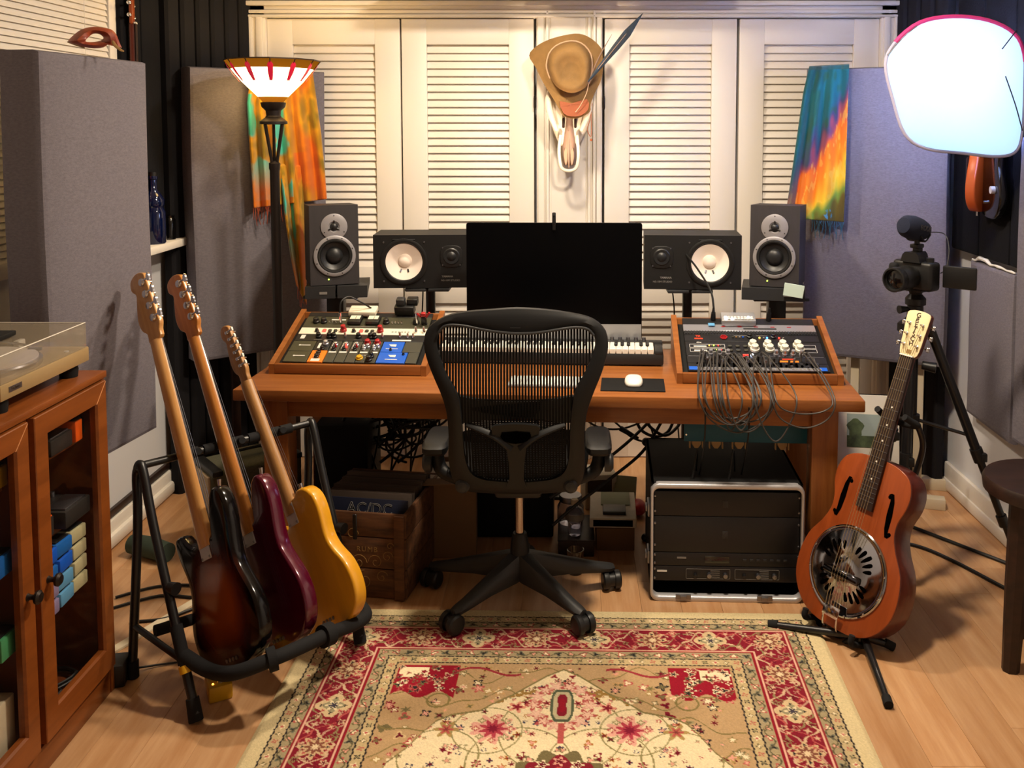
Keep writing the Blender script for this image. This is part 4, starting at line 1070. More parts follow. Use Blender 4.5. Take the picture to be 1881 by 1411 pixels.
def ring_frame(out, inn, th, n=132):
    """a closed frame between two outlines, sampled by angle round the middle"""
    c = V((cxm, (zt_ + zb_) / 2 + .03))
    def res(poly):
        P = [V(p) for p in poly]; pts = []
        for k in range(n):
            a = 2 * math.pi * k / n; d = V((math.cos(a), math.sin(a))); best = None
            for i in range(len(P)):
                p, q = P[i] - c, P[(i + 1) % len(P)] - c; e = q - p; den = d.x * e.y - d.y * e.x
                if abs(den) < 1e-12: continue
                t = (p.x * e.y - p.y * e.x) / den; u = (p.x * d.y - p.y * d.x) / den
                if t > 0 and -1e-6 <= u <= 1 + 1e-6: best = t if best is None else max(best, t)
            pts.append(c + d * best)
        return pts
    O, I = res(out), res(inn); rings = []
    for f, y in ((0, th * .4), (.04, .1 * th), (.2, 0), (.5, -.12 * th), (.8, 0), (.96, .1 * th), (1, .4 * th), (.96, .8 * th), (.5, th), (.04, .8 * th)):
        rings.append([(lambda q: (q.x, bend(q.x, q.y, y), q.y))(O[k].lerp(I[k], f)) for k in range(n)])
    rings.append(rings[0]); mb = MB(); mb.loft(rings, cap=False); return mb
part('back_frame', ring_frame(outer, inner, .03), 'chair_plastic', ch, True)
# woven back: upright ribs with slits between them
def span(x, poly):
    zs = []
    for i in range(len(poly)):
        (xa, za), (xb, zb) = poly[i - 1], poly[i]
        if (xa - x) * (xb - x) < 0: zs.append(za + (zb - za) * (x - xa) / (xb - xa))
    return (min(zs), max(zs)) if len(zs) > 1 else None
mb = MB(); xa_, xb_ = min(p[0] for p in inner), max(p[0] for p in inner); pitch = .0089; x = xa_ + .002
while x < xb_:
    s_ = span(x, inner)
    if s_:
        zs = np.linspace(s_[0] - .006, s_[1] + .006, 9)
        hwid = .0030
        mb.loft([[(x + a * hwid, bend(x, z, .014 + b * .0007), z) for a, b in ((-1, -1), (1, -1), (1, 1), (-1, 1))] for z in zs])
    x += pitch
part('back_mesh', mb, 'chair_weave', ch, True, kind='stuff', smooth=False)
mb = MB(); z = cpx(948, 728)[1]
while z > cpx(948, 884)[1]:
    xs2 = [p[0] for p in [(cpx(852, 0)[0], 0), (cpx(1046, 0)[0], 0)]]
    mb.loft([[(xx, bend(xx, z + q, .0175 + p * .0006), z + q) for p, q in ((-1, -.0022), (1, -.0022), (1, .0022), (-1, .0022))] for xx in np.linspace(xs2[0] + .012, xs2[1] - .012, 9)]); z -= .0062
part('cross_weave', mb, 'chair_weave', ch, True, kind='stuff', smooth=False)
# highlight of the top rim put in as a paler bead, lumbar pad, spine and yoke
mb = MB().tube([(p[0], bend(p[0], p[1], -.004), p[1]) for p in [cpx(*q) for q in in_top]], .0042, 8, 3); part('rim_highlight', mb, 'charcoal_plastic', ch, True)
lum = [cpx(*p) for p in [(842, 722), (880, 728), (950, 731), (1016, 728), (1056, 722), (1052, 745), (1046, 772), (1000, 764), (950, 762), (900, 764), (853, 772), (848, 745)]]
mb = MB(); O = cr2(lum, 2); rings = [[(cxm + (p[0] - cxm) * f * 1.03, bend(p[0], p[1], y), .76 * 0 + p[1]) for p in O] for f, y in ((1, .036), (.99, .020), (.97, .014))]
mb.loft(rings); part('lumbar_pad', mb, 'chair_plastic', ch, True)
mb = MB(); yk = [cpx(*p) for p in [(905, 775), (925, 770), (950, 768), (975, 770), (993, 775), (985, 800), (968, 815), (962, 880), (966, 900), (930, 900), (936, 880), (932, 815), (913, 800)]]
O = cr2(yk, 2); mb.loft([[(p[0], bend(p[0], p[1], y), p[1]) for p in O] for y in (.012, -.006)]); part('spine', mb, 'chair_plastic', ch, True)
hl = [cpx(*p) for p in [(924, 785), (975, 785), (970, 800), (949, 806), (928, 800)]]
mb = MB(); mb.loft([[(p[0], bend(p[0], p[1], y), p[1]) for p in cr2(hl, 2)] for y in (-.004, -.0085)]); part('spine_opening', mb, 'hole_black', ch, True)
a, b = cpx(950, 780), cpx(950, 880)
for s in (-1, 1): part('spine_wing', MB().tube([(cxm + s * .012, bend(cxm, a[1] - .05, -.001), a[1] - .06), (cxm + s * .06, bend(cxm, a[1], .002), a[1] - .02), (cxm + s * .145, bend(cxm + s * .15, a[1], .012), a[1] + .01)], [.014, .011, .009], 8, 4, flat=.5), 'chair_plastic', ch, True)
for s, px in ((-1, 848), (1, 1048)):
    q = cpx(px, 898); part('pivot_boss', MB().lathe([(.022, 0), (.022, .02), (.015, .028), (.004, .03)], 20, Mx.Translation(V((q[0], bend(q[0], q[1], .012), q[1]))) @ Mx.Rotation(R(90), 4, 'X')), 'charcoal_plastic', ch, True)
# lettering on the top rim is only a faint mark: a thin inset line
q = cpx(948, 597); part('rim_mark', MB().box((q[0], bend(q[0], q[1], -.0045), q[1]), (.03, .0012, .0022)), 'charcoal_plastic', ch, True)
# seat, arms, lift, base
sx, sy = -.165, 2.98
seat = cr2([(.20, -.2), (.225, 0), (.22, .2), (.12, .25), (-.12, .25), (-.22, .2), (-.225, 0), (-.20, -.2), (-.12, -.225), (.12, -.225)], 3)
mb = MB(); mb.loft([[(sx + p[0] * f, sy + p[1] * f, z + .02 * (p[0] / .25) ** 2 - (.02 if p[1] > .2 else 0)) for p in seat] for f, z in ((.97, .455), (1, .465), (1, .485), (.96, .495), (.6, .487), (.1, .484))])
part('seat', mb, 'chair_weave', ch, True)
for s in (-1, 1):
    xs_ = sx + s * .252
    part('arm_post', MB().tube([(sx + s * .19, 2.84, .45), (xs_ - s * .01, 2.86, .47), (xs_ + s * .006, 2.87, .52), (xs_, 2.87, .555)], [.02, .022, .022, .02], 10, 5), 'chair_plastic', ch, True)
    part('arm_pad', MB().loft([[(xs_ + p[0] * f, 2.86 + p[1] * f, z) for p in cr2([(.036, -.1), (.04, 0), (.034, .085), (0, .1), (-.034, .085), (-.04, 0), (-.036, -.1), (0, -.115)], 3)] for f, z in ((.9, .552), (1, .562), (1, .576), (.85, .584))]), 'chair_plastic', ch, True)
    part('arm_knob', MB().lathe([(.03, 0), (.03, .02), (.02, .028)], 18, Mx.Translation(V((xs_ + s * .02, 2.85, .50))) @ Mx.Rotation(R(90 * s), 4, 'Y')), 'charcoal_plastic', ch, True)
part('tilt_mechanism', MB().rbox((-.165, 2.93, .42), (.15, .2, .07), .015), 'black_plastic', ch, True)
part('gas_lift', MB().cyl((-.165, 2.92, .16), (-.165, 2.92, .40), .0145, n=20), 'gas_tube', ch, True)
part('lift_sleeve', MB().lathe([(.034, .10), (.030, .2), (.024, .235), (.022, .24)], 20, Mx.Translation(V((-.165, 2.92, 0)))), 'chair_plastic', ch, True)
hub = V((-.165, 2.92, 0))
legm = [V((-.355, 2.74, 0)), V((.033, 2.735, 0)), V((.135, 3.03, 0)), V((-.165, 3.2, 0)), V((-.465, 3.04, 0))]
for k, e in enumerate(legm):
    d = e - hub; d.z = 0; L_ = d.length; d.normalize(); sd = V((-d.y, d.x, 0)); rings = []
    for f, wd, zt2, zb2 in ((.02, .036, .185, .10), (.12, .034, .175, .09), (.5, .027, .135, .082), (.85, .023, .098, .066), (.97, .022, .088, .062), (1.03, .016, .082, .064)):
        c = hub + d * L_ * f
        rings.append([c + sd * wd * .75 + V((0, 0, zb2)), c + sd * wd + V((0, 0, (zb2 + zt2) / 2)), c + sd * wd * .6 + V((0, 0, zt2 - .004)), c + V((0, 0, zt2)), c - sd * wd * .6 + V((0, 0, zt2 - .004)), c - sd * wd + V((0, 0, (zb2 + zt2) / 2)), c - sd * wd * .75 + V((0, 0, zb2))])
    part('base_arm', MB().loft(rings), 'charcoal_plastic', ch, True, angle=50)
    rz = .0098 if e.y < 2.9 else .001
    ax = [V((.7, -.7, 0)), V((.86, .5, 0)), V((1, .2, 0)), V((.8, .6, 0)), V((.9, -.4, 0))][k]; ax.normalize()
    c0 = e + V((0, 0, rz + .031)) + ax.cross(V((0, 0, 1))) * .012
    cs = part('caster', MB().cyl(e + V((0, 0, .045)), e + V((0, 0, .075)), .009).tube([c0 - ax * .011, c0 + ax * .011], .024, 16, 0), 'black_plastic', ch, True)
    for s in (-1, 1): part('wheel', disc_mb(c0 + ax * s * .01, ax * s, [(.030, 0), (.031, .004), (.031, .016), (.026, .021), (.010, .022)], 24), 'black_plastic', cs, True)

# ------------------------------------------------------------------ guitars on the rack stand
BASS = [(0, 0), (.09, .010), (.145, .045), (.166, .105), (.160, .165), (.134, .225), (.122, .265), (.126, .315), (.138, .37), (.139, .42), (.122, .458), (.098, .468), (.074, .452), (.056, .415), (.042, .375), (.031, .352), (-.031, .352), (-.044, .350), (-.066, .345), (-.092, .362), (-.116, .388), (-.140, .388), (-.150, .362), (-.143, .315), (-.128, .262), (-.134, .215), (-.158, .160), (-.168, .105), (-.148, .045), (-.09, .010)]
TELE = [(0, 0), (.09, .005), (.143, .036), (.162, .09), (.155, .15), (.124, .205), (.116, .25), (.127, .31), (.124, .362), (.094, .396), (.056, .402), (.032, .388), (-.030, .386), (-.033, .33), (-.055, .312), (-.09, .334), (-.12, .346), (-.142, .328), (-.14, .29), (-.12, .238), (-.132, .195), (-.157, .14), (-.162, .09), (-.143, .036), (-.09, .005)]
def gframe(base, az, lean, yaxis):
    Z = V((math.cos(az) * math.sin(lean), math.sin(az) * math.sin(lean), math.cos(lean)))
    Y = V(yaxis); Y = (Y - Z * Y.dot(Z)).normalized(); return basis(V(base), Y.cross(Z), Y, Z)
def body_colours(o, f):
    me = o.data; a = me.color_attributes.new('Col', 'FLOAT_COLOR', 'POINT')
    c = np.ones((len(me.vertices), 4), np.float32)
    for i, v in enumerate(me.vertices): c[i, :3] = f(v.co)
    a.data.foreach_set('color', c.ravel())
def electric(name, label, M, out, m, neck_m, heel, nut, tip, tuners, head_w, bass=True, th=.043, burst=False):
    """back of the guitar looks along local -Y; Z runs up the neck"""
    t = thing(name, label, 'guitar', M); O = cr2(out, 3); n = len(O)
    cx, cz = 0, .19
    if burst:
        rings = []; bev = .010
        A = [V(p) for p in O]
        def inset(d):
            r = []
            for i in range(n):
                tg = (A[(i + 1) % n] - A[i - 1]).normalized(); r.append(A[i] + V((-tg.y, tg.x)) * d)
            return r
        def sc_(f): 
            I = inset(.012); return [((p.x - cx) * f + cx, (p.y - cz) * f + cz) for p in I]
        for f in (.05, .25, .42, .58, .72, .86): rings.append([(x, 0, z) for x, z in sc_(f)])
        rings.append([(p.x, 0, p.y) for p in inset(.012)]); rings.append([(p.x, .002, p.y) for p in inset(.005)]); rings.append([(p.x, .008, p.y) for p in inset(.001)]); rings.append([(p.x, .014, p.y) for p in A])
        rings.append([(p.x, th - .012, p.y) for p in A]); rings.append([(p.x, th - .003, p.y) for p in inset(.003)]); rings.append([(p.x, th, p.y) for p in inset(.012)])
        b = part('body', MB().loft(rings), m, t)
        def col(co):
            if co.y > .012: return lin('0a0706')[:3]
            r = max(abs((co.x) / .16), abs((co.z - .19) / .20), math.hypot(co.x / .165, (co.z - .17) / .2)); r = min(r, 1)
            k = min(max((r - .42) / .5, 0), 1); a1, a2, a3 = lin('8a3e0c')[:3], lin('4a1608')[:3], lin('080505')[:3]
            return [a1[i] * (1 - 2 * k) + a2[i] * 2 * k if k < .5 else a2[i] * (2 - 2 * k) + a3[i] * (2 * k - 1) for i in range(3)]
        body_colours(b, col)
    else:
        b = part('body', MB().prism(O, 0, th, .008, seg=3), m, t)
    # neck: rounded back, flat board on the far side
    rings = []; L0 = heel - .045
    for f in [0, .03, .06, .1, .3, .6, .9, 1.0]:
        z = L0 + (nut - L0) * f; wd = (.034 if bass else .029) - (.0105 if bass else .0065) * f
        dp = .021 if f > .08 else .021 + .0 * f
        rings.append([(wd * math.cos(a), .008 - (dp - 0) * max(math.sin(a), 0) ** .8 * (1 if f < .95 else .95) + .0, z) for a in [math.pi * k / 10 for k in range(11)]])
    rings = [[(x, y + .004, z) for x, y, z in r] for r in rings]
    part('neck', MB().loft(rings), neck_m, t, angle=60)
    w0, w1 = (.0315, .0215) if bass else (.028, .0215)
    fb = [[(s * w_, y, z) for s, y in ((-1, .012), (1, .012), (1, .017), (-1, .017))] for w_, z in ((w0, L0 - .06), (w1, nut))]
    part('fretboard', MB().loft(fb), 'rosewood' if bass else 'maple_worn', t)
    # headstock (back view: tuner side at +x)
    H = tip - nut; hw = head_w
    hd = [(-.021, 0), (-.023, .03 * H / .21), (-.040, .05 * H / .21), (-.046, .085 * H / .21), (-.036, .13 * H / .21), (-.030, .155 * H / .21), (-.044, .175 * H / .21), (-.040, .202 * H / .21), (-.015, .212 * H / .21), (.010, .203 * H / .21), (.020, .18 * H / .21), (.030, .07 * H / .21), (.034, .042 * H / .21), (.026, .022 * H / .21), (.021, 0)]
    hd = [(x * hw, nut + z) for x, z in hd]
    part('headstock', MB().prism(cr2(hd, 3), .003, .018, .003), neck_m, t)
    # tuners: line along the +x edge
    big = bass
    for k in range(tuners):
        f = (k + .5) / tuners; z = nut + H * (.20 + .72 * f); xe = (.034 - .014 * f) * hw; xc = xe - (.02 if big else .013)
        r = .013 if big else .0065
        tn = part('tuner', MB().lathe([(r, 0), (r, .004), (r * .8, .008), (r * .3, .009)], 14, Mx.Translation(V((xc, .003, z))) @ Mx.Rotation(R(90), 4, 'X')).cyl((xc, -.002, z), (xe + .012, .0, z), .003, n=8), 'chrome', t)
        part('button', MB().loft([[(xe + .012 + q * (.017 if big else .008), .0 + s1 * (.0028 + .0), z + s2 * wd) for s1, s2 in ((-1, -1), (1, -1), (1, 1), (-1, 1))] for q, wd in ((0, .004), (.35, .012 if big else .006), (.8, .0135 if big else .0065), (1, .009 if big else .004))]), 'chrome' if big else 'pearl', tn)
        part('post', MB().cyl((xc, .018, z), (xc, .03, z), .005 if big else .003, n=10), 'chrome', tn)
    # neck plate, strap buttons, string ferrules, strings
    pl = part('neck_plate', MB().rbox((0, -.0012, heel - .005 - .042), (.05, .003, .064), .001, 1), 'aluminium', t)
    for a in (-1, 1):
        for c in (-1, 1): part('screw', MB().lathe([(.004, 0), (.003, .002)], 8, Mx.Translation(V((a * .019, -.0025, heel - .047 + c * .026))) @ Mx.Rotation(R(90), 4, 'X')), 'dull_steel', pl)
    mx_ = max(out, key=lambda p: p[1])
    if bass: part('strap_button', MB().cyl((.108, th / 2, .462), (.116, th / 2, .484), .004, .0065, 10), 'chrome', t)
    else: part('strap_button', MB().cyl((.06, th / 2, .398), (.063, th / 2, .418), .004, .0065, 10), 'chrome', t)
    part('strap_button', MB().cyl((0, th / 2, .004), (0, th / 2, -.016), .004, .0065, 10), 'chrome', t)
    for k in range(4 if bass else 6):
        xx = (k - (1.5 if bass else 2.5)) * .012
        part('string', MB().cyl((xx * 1.1, th + .008, .09), (xx * .6, .022, nut), .0009 if bass else .0006, n=5), 'dull_steel', t)
    for k in range(4):
        part('ferrule', MB().lathe([(.0055, 0), (.0055, .002), (.003, .0022)], 10, Mx.Translation(V(((k - 1.5) * .016, -.0004, .028))) @ Mx.Rotation(R(90), 4, 'X')), 'dull_steel', t)
    return t
UY = (.56, .83, 0)
G1 = gframe((-.900, 2.385, .100), 2.358, .54, UY)
G2 = gframe((-.803, 2.48, .100), 2.39, .56, UY)
G3 = gframe((-.69, 2.585, .100), 2.45, .595, UY)
electric('electric_bass', 'sunburst bass guitar, nearest of the three on the rack stand, back to the viewer', G1, BASS, 'sunburst', 'maple', .375, .95, 1.175, 4, 1.4, burst=True)
g2 = electric('electric_bass', 'dark candy red bass guitar in the middle of the rack stand', G2, BASS, 'candy_red', 'maple_roasted', .375, .945, 1.165, 4, 1.38)
g3 = electric('electric_guitar', 'butterscotch yellow electric guitar at the far end of the rack stand', G3, TELE, 'butterscotch', 'maple_worn',   .395, .785, .985, 6, .82, bass=False)
for gm, out in ((G2, None),):
    pass
part('control_plate', MB().rbox((-.128, .02, .30), (.012, .03, .035), .004).cyl((-.132, .02, .30), (-.146, .02, .30), .01, n=14), 'chrome', g3)

# rack stand: two A frames, notched top bar, padded lower bars
st = thing('guitar_rack', 'black tubular three guitar rack stand with padded lower bars', 'guitar stand', (-1.0, 2.5, 0))
apL = at(257, 856, 2.56); apR = at(571, 777, 2.93)
flF = flr(360, 1312, .02); flR = flr(243, 1232, .02); frF = flr(662, 1170, .03); frR = V((frF.x - .25, frF.y + .26, .02))
def leg(a, b, r=.0125, nm='leg'): return part(nm, MB().tube([a, b], r, 14, 0), 'black_metal', st, True)
for ap, f, r_ in ((apL, flF, flR), (apR, frF, frR)):
    fo = (f - r_); fo.z = 0; fo.normalize()
    # front leg with a rounded shoulder, back leg
    part('leg', MB().tube([ap + fo * -.012 + V((0, 0, -.01)), ap + V((0, 0, .004)), ap + fo * .02 + V((0, 0, -.02)), ap.lerp(f, .3), f], [.013, .013, .013, .0125, .0125], 14, 6), 'black_metal', st, True)
    part('leg', MB().tube([ap + fo * .008 + V((0, 0, 0)), ap + fo * -.02 + V((0, 0, -.03)), ap.lerp(r_, .3), r_], .0125, 14, 6), 'black_metal', st, True)
    part('rubber_foot', MB().tube([ap.lerp(f, .94), f + V((0, 0, -.018))], [.017, .019], 14, 0), 'foam_pad', st, True)
    part('rubber_foot', MB().tube([ap.lerp(r_, .95), r_ + V((0, 0, -.018))], [.016, .018], 14, 0), 'foam_pad', st, True)
    part('tape_band', MB().tube([ap.lerp(f, .815), ap.lerp(f, .845)], .0168, 16, 0), 'yellow_tape', st, True)
    part('foam_sleeve', MB().tube([ap.lerp(f, .66), ap.lerp(f, .81)], .0165, 16, 0), 'foam_pad', st, True)
    part('brace', MB().tube([ap.lerp(r_, .78), ap.lerp(f, .80)], .009, 10, 0), 'black_metal', st, True)
    part('knob', MB().cyl(ap.lerp(f, .5) + V((.012, -.01, 0)), ap.lerp(f, .5) + V((.035, -.022, 0)), .014, .018, 10), 'black_plastic', st, True)
part('top_bar', MB().tube([apL, apR], .011, 14, 0), 'black_metal', st, True)
for f in (.24, .34, .50, .60, .72, .80):
    c = apL.lerp(apR, f); part('foam_sleeve', MB().tube([c, apL.lerp(apR, f + .07)], .0155, 14, 0), 'foam_pad', st, True)
# neck rests: short yokes toward the necks
for f in (.30, .55, .80):
    c = apL.lerp(apR, f); part('neck_rest', MB().tube([c, c + V((.02, -.03, .012))], [.012, .010], 10, 0), 'foam_pad', st, True)
bL = apL.lerp(flF, .775); bR = apR.lerp(frF, .83)
pts = [bL, at(385, 1232, 2.35), at(430, 1236, 2.30), at(505, 1209, 2.33), at(560, 1185, 2.40), at(610, 1162, 2.48), at(652, 1146, 2.58), at(672, 1128, 2.66), bR + V((.01, -.01, 0)), bR]
part('padded_bar', MB().tube(pts, .019, 16, 6), 'foam_pad', st, True)
dirb = (bR - bL).normalized()
for a_, b_ in ((at(492, 1214, 2.325), at(508, 1208, 2.335)), (at(592, 1170, 2.45), at(608, 1163, 2.475))): part('divider_ring', MB().tube([a_, b_], .031, 20, 0), 'foam_pad', st, True)
bk = V((-.708, .706, 0)) * .19
part('padded_bar', MB().tube([bL + bk + V((0, 0, -.01)), bR + bk + V((0, 0, -.01))], .016, 14, 0), 'foam_pad', st, True)
t = solo('pedal', MB().rbox((0, 0, .022), (.062, .095, .044), .006, 2, rotz(28, flr(402, 1272))), 'pedal_yellow', 'small yellow pedal on the floor by the front foot of the rack stand', 'pedal')
t2 = part('foot_switch', MB().lathe([(.008, .044), (.008, .052), (.005, .055)], 14, rotz(28, flr(402, 1272)) @ Mx.Translation(V((0, -.025, 0)))), 'chrome', t, True)
part('status_light', MB().lathe([(.003, .044), (.002, .047)], 8, rotz(28, flr(402, 1272)) @ Mx.Translation(V((-.018, -.03, 0)))), 'led_amber', t, True)
c = flr(231, 1240); tb = thing('power_brick', 'black power brick on the floor by the back foot of the rack stand', 'adapter', rotz(12, c + V((-.012, -.03, 0))))
part('body', MB().rbox((0, 0, .032), (.062, .075, .064), .006), 'black_plastic', tb); part('cord', MB().tube([(.03, .02, .02), (.09, .05, .006), (.2, .06, .005), (.3, .1, .005)], .003, 7, 5), 'cable_rubber', tb)

# ------------------------------------------------------------------ resonator guitar on its own stand
rb = at(1527, 1152, 2.70); rh = at(1692, 573, 2.87); Zr = (rh - rb).normalized(); RL = (rh - rb).length
Yr = V((.80, .60, 0)); Yr = (Yr - Zr * Yr.dot(Zr)).normalized(); RM = basis(rb, Yr.cross(Zr), Yr, Zr)
rg = thing('resonator_guitar', 'orange brown resonator guitar with a chrome cover plate on its stand', 'guitar', RM)
RO = cr2([(0, 0), (.075, .006), (.13, .035), (.168, .09), (.178, .155), (.165, .225), (.132, .28), (.114, .325), (.114, .365), (.128, .41), (.130, .455), (.112, .495), (.075, .515), (.03, .522), (-.03, .522), (-.075, .515), (-.112, .495), (-.130, .455), (-.128, .41), (-.114, .365), (-.114, .325), (-.132, .28), (-.165, .225), (-.178, .155), (-.168, .09), (-.13, .035), (-.075, .006)], 3)
part('side', MB().prism(RO, .004, .096, .004), 'mahogany_side', rg)
part('top', MB().prism(RO, -.0005, .0042, .002), 'mahogany', rg)
QF = Mx.Rotation(R(90), 4, 'X')
def rf(x, z, y=0): return Mx.Translation(V((x, y, z))) @ QF
cz = .172
cp = part('cover_plate', MB().lathe([(.134, .0005), (.134, .004), (.130, .007), (.126, .0055), (.118, .006), (.09, .010), (.05, .017), (.045, .020), (.02, .021), (.002, .021)], 64, rf(0, cz)), mat('cover_chrome', 'b0b0b4', .08, metal=1), rg)
for a0 in (45, 135, 225, 315):
    for q in range(-2, 3):
        a = R(a0 + q * 13); r1, r2 = .062, .100 - abs(q) * .006
        ca, sa = math.cos(a), math.sin(a); wd = .0062
        prof = lambda r: .0165 - (r - .05) * .2 + .002
        pts2 = []
        for f, ww in ((0, .25), (.3, .75), (.7, 1), (.92, .8), (1, .3)):
            r = r1 + (r2 - r1) * f; pts2.append((r, ww * wd))
        vs_ = [(r * ca - s * w_ * sa, -(prof(r)), cz + r * sa + s * w_ * ca) for s, seq in ((1, pts2), (-1, pts2[::-1])) for r, w_ in seq]
        part('slot', MB().add(vs_, [tuple(range(len(vs_)))]), 'hole_black', cp, smooth=False)
for k in range(12):
    a = R(k * 30 + 15); part('screw', MB().lathe([(.0032, .006), (.003, .0085), (.001, .0095)], 8, rf(.128 * math.cos(a), cz + .128 * math.sin(a))), 'chrome', cp)
part('bridge_cover', MB().rbox((0, -.028, cz - .012), (.125, .016, .022), .005), mat('cover_dark', '5a5a60', .15, metal=1), rg)
part('saddle', MB().rbox((0, -.037, cz - .012), (.06, .004, .007), .001), 'hole_black', rg)
tp = part('tailpiece', MB().rbox((0, -.026, .048), (.056, .003, .034), .002), 'chrome', rg)
for s in (-1, 1): part('arm', MB().tube([(s * .024, -.024, .036), (s * .024, -.014, .004), (s * .02, .012, -.008)], .0028, 6, 3), 'chrome', tp)
# f holes
for s in (-1, 1):
    mb = MB(); cxh, czh = s * .082, .375
    spine = [(cxh - s * .016, czh + .056), (cxh - s * .006, czh + .064), (cxh - s * .001, czh + .04), (cxh + s * .001, czh), (cxh + s * .003, czh - .04), (cxh + s * .008, czh - .064), (cxh + s * .018, czh - .056)]
    wds = [.002, .0045, .0072, .0095, .0072, .0045, .002]
    P = [(p[0], -.0014, p[1]) for p in spine]
    lft = [(p[0] - w_, -.0014, p[1] + (.0 if 0 < i < 6 else .002)) for i, (p, w_) in enumerate(zip(spine, wds))]; rgt = [(p[0] + w_, -.0014, p[1]) for p, w_ in zip(spine, wds)]
    mb.add(lft + rgt, [(i, i + 1, i + 8, i + 7) for i in range(6)])
    part('sound_hole', mb, 'hole_black', rg, smooth=False)
    for dx, dz in ((-s * .013, .052), (s * .016, -.052)): part('sound_hole_dot', MB().lathe([(.006, .0005), (.005, .0016)], 14, rf(cxh + dx, czh + dz)), 'hole_black', rg)
nut = RL * .853
fbd = [[(s * w_, y, z) for s, y in ((-1, -.011), (1, -.011), (1, -.001), (-1, -.001))] for w_, z in ((.0285, .365), (.0225, nut))]
fbp = part('fretboard', MB().loft(fbd), 'rosewood', rg)
part('neck', MB().loft([[(wd * math.cos(a), dp * math.sin(a), z) for a in [math.pi * k / 10 for k in range(11)]] for wd, dp, z in ((.028, .06, .50), (.0265, .035, .535), (.0255, .024, .56), (.0235, .022, .7), (.0225, .02, nut), (.022, .02, nut + .02))]), 'mahogany_side', rg)
scale_ = nut - (cz - .012); z = nut
for k in range(1, 20):
    zf = nut - scale_ * (1 - 2 ** (-k / 12)); 
    if zf < .37: break
    wd = .0285 + (.0225 - .0285) * (zf - .365) / (nut - .365)
    part('fret', MB().box((0, -.0118, zf), (wd * 2, .0016, .0016)), 'dull_steel', fbp)
    if k in (5, 7, 9, 12, 15): part('inlay', MB().lathe([(.003, .0108), (.003, .0114)], 10, rf(0, zf + .008)), 'pearl', fbp)
part('nut', MB().rbox((0, -.010, nut + .002), (.045, .012, .005), .001), 'pearl', rg)
hs = cr2([(-.022, nut), (-.034, nut + .022), (-.037, nut + .07), (-.041, nut + .125), (-.036, RL - .004), (0, RL + .002), (.036, RL - .004), (.041, nut + .125), (.037, nut + .07), (.034, nut + .022), (.022, nut)], 2)
hd = part('headstock', MB().prism(hs, -.003, .014, .003), 'mahogany_side', rg)
part('face_plate', MB().prism([(x * .985, z) for x, z in hs], -.0055, -.0028, .001), 'headplate_pearl', hd)
for k, chx in enumerate('GRETSCH'):
    lettering(chx, .021, Mx.Translation(V((0, -.0062, RL - .013 - k * .0152))) @ QF @ Mx.Rotation(R(8 * (-1) ** k), 4, 'Z'), 'ink_dark', rg, bold=.0003)
part('truss_cover', MB().rbox((0, -.0062, nut + .016), (.016, .0014, .012), .0005, 1), 'ink_gold', hd)
for s in (-1, 1):
    for k in range(3):
        z = nut + .036 + k * .034
        part('post', MB().lathe([(.0055, .005), (.005, .008), (.003, .009), (.003, .02), (.002, .021)], 10, rf(s * .023, z)), 'chrome', hd)
        part('tuner_button', MB().cyl((s * .036, .008, z), (s * .046, .008, z), .002, n=6).rbox((s * .052, .008, z), (.012, .006, .015), .003), 'chrome', hd)
for k in range(6):
    xx = (k - 2.5)
    part('string', MB().tube([(xx * .0095, -.027, .06), (xx * .0098, -.0385, cz - .012), (xx * .0070, -.0155, nut + .002), ((-1 if k < 3 else 1) * .021, -.012, nut + .036 + (2 - abs(xx) + .5 if k < 3 else 2.5 - abs(xx)) * .034)], .0007, 5, 0), 'string_wire', rg)
# its stand
sd = thing('guitar_stand', 'black tubular stand with splayed feet under the resonator guitar', 'guitar stand', (.84, 2.74, 0))
hb = flr(1580, 1170, .05) + V((.02, .03, 0)); RP = lambda x, y, z: RM @ V((x, y, z))
f1, f2, f3 = flr(1414, 1147, .012), flr(1632, 1294, .012), flr(1640, 1188, .012)
for f in (f1, f2, f3):
    part('foot', MB().tube([hb + V((0, 0, -.015)), f], [.012, .010], 12, 0), 'black_metal', sd, True)
    part('rubber_tip', MB().tube([f + (hb - f).normalized() * .025, f - (hb - f).normalized() * .004], .013, 12, 0), 'foam_pad', sd, True)
part('hub', MB().cyl(hb + V((0, 0, -.03)), hb + V((0, 0, .0)), .018, .016, 14), 'black_plastic', sd, True)
for s in (-1, 1):
    part('cradle_arm', MB().tube([hb, RP(s * .04, .05, -.045), RP(s * .085, .05, -.012), RP(s * .085, -.014, -.010), RP(s * .085, -.022, .016)], .009, 10, 5), 'foam_pad', sd, True)
ya = .135
part('upright', MB().tube([hb, RP(.02, .05, -.045), RP(.02, .12, -.025), RP(.02, ya + .02, .06), RP(.03, ya, .3), RP(.05, ya, .5), RP(.075, .09, .60), RP(.07, .04, .655)], .0095, 12, 6), 'black_metal', sd, True)
part('neck_yoke', MB().tube([RP(-.045, -.012, .665), RP(-.042, .02, .655), RP(-.02, .036, .648), RP(.03, .038, .648), RP(.07, .04, .655), RP(.058, .012, .662), RP(.05, -.012, .668)], .0105, 10, 5), 'foam_pad', sd, True)

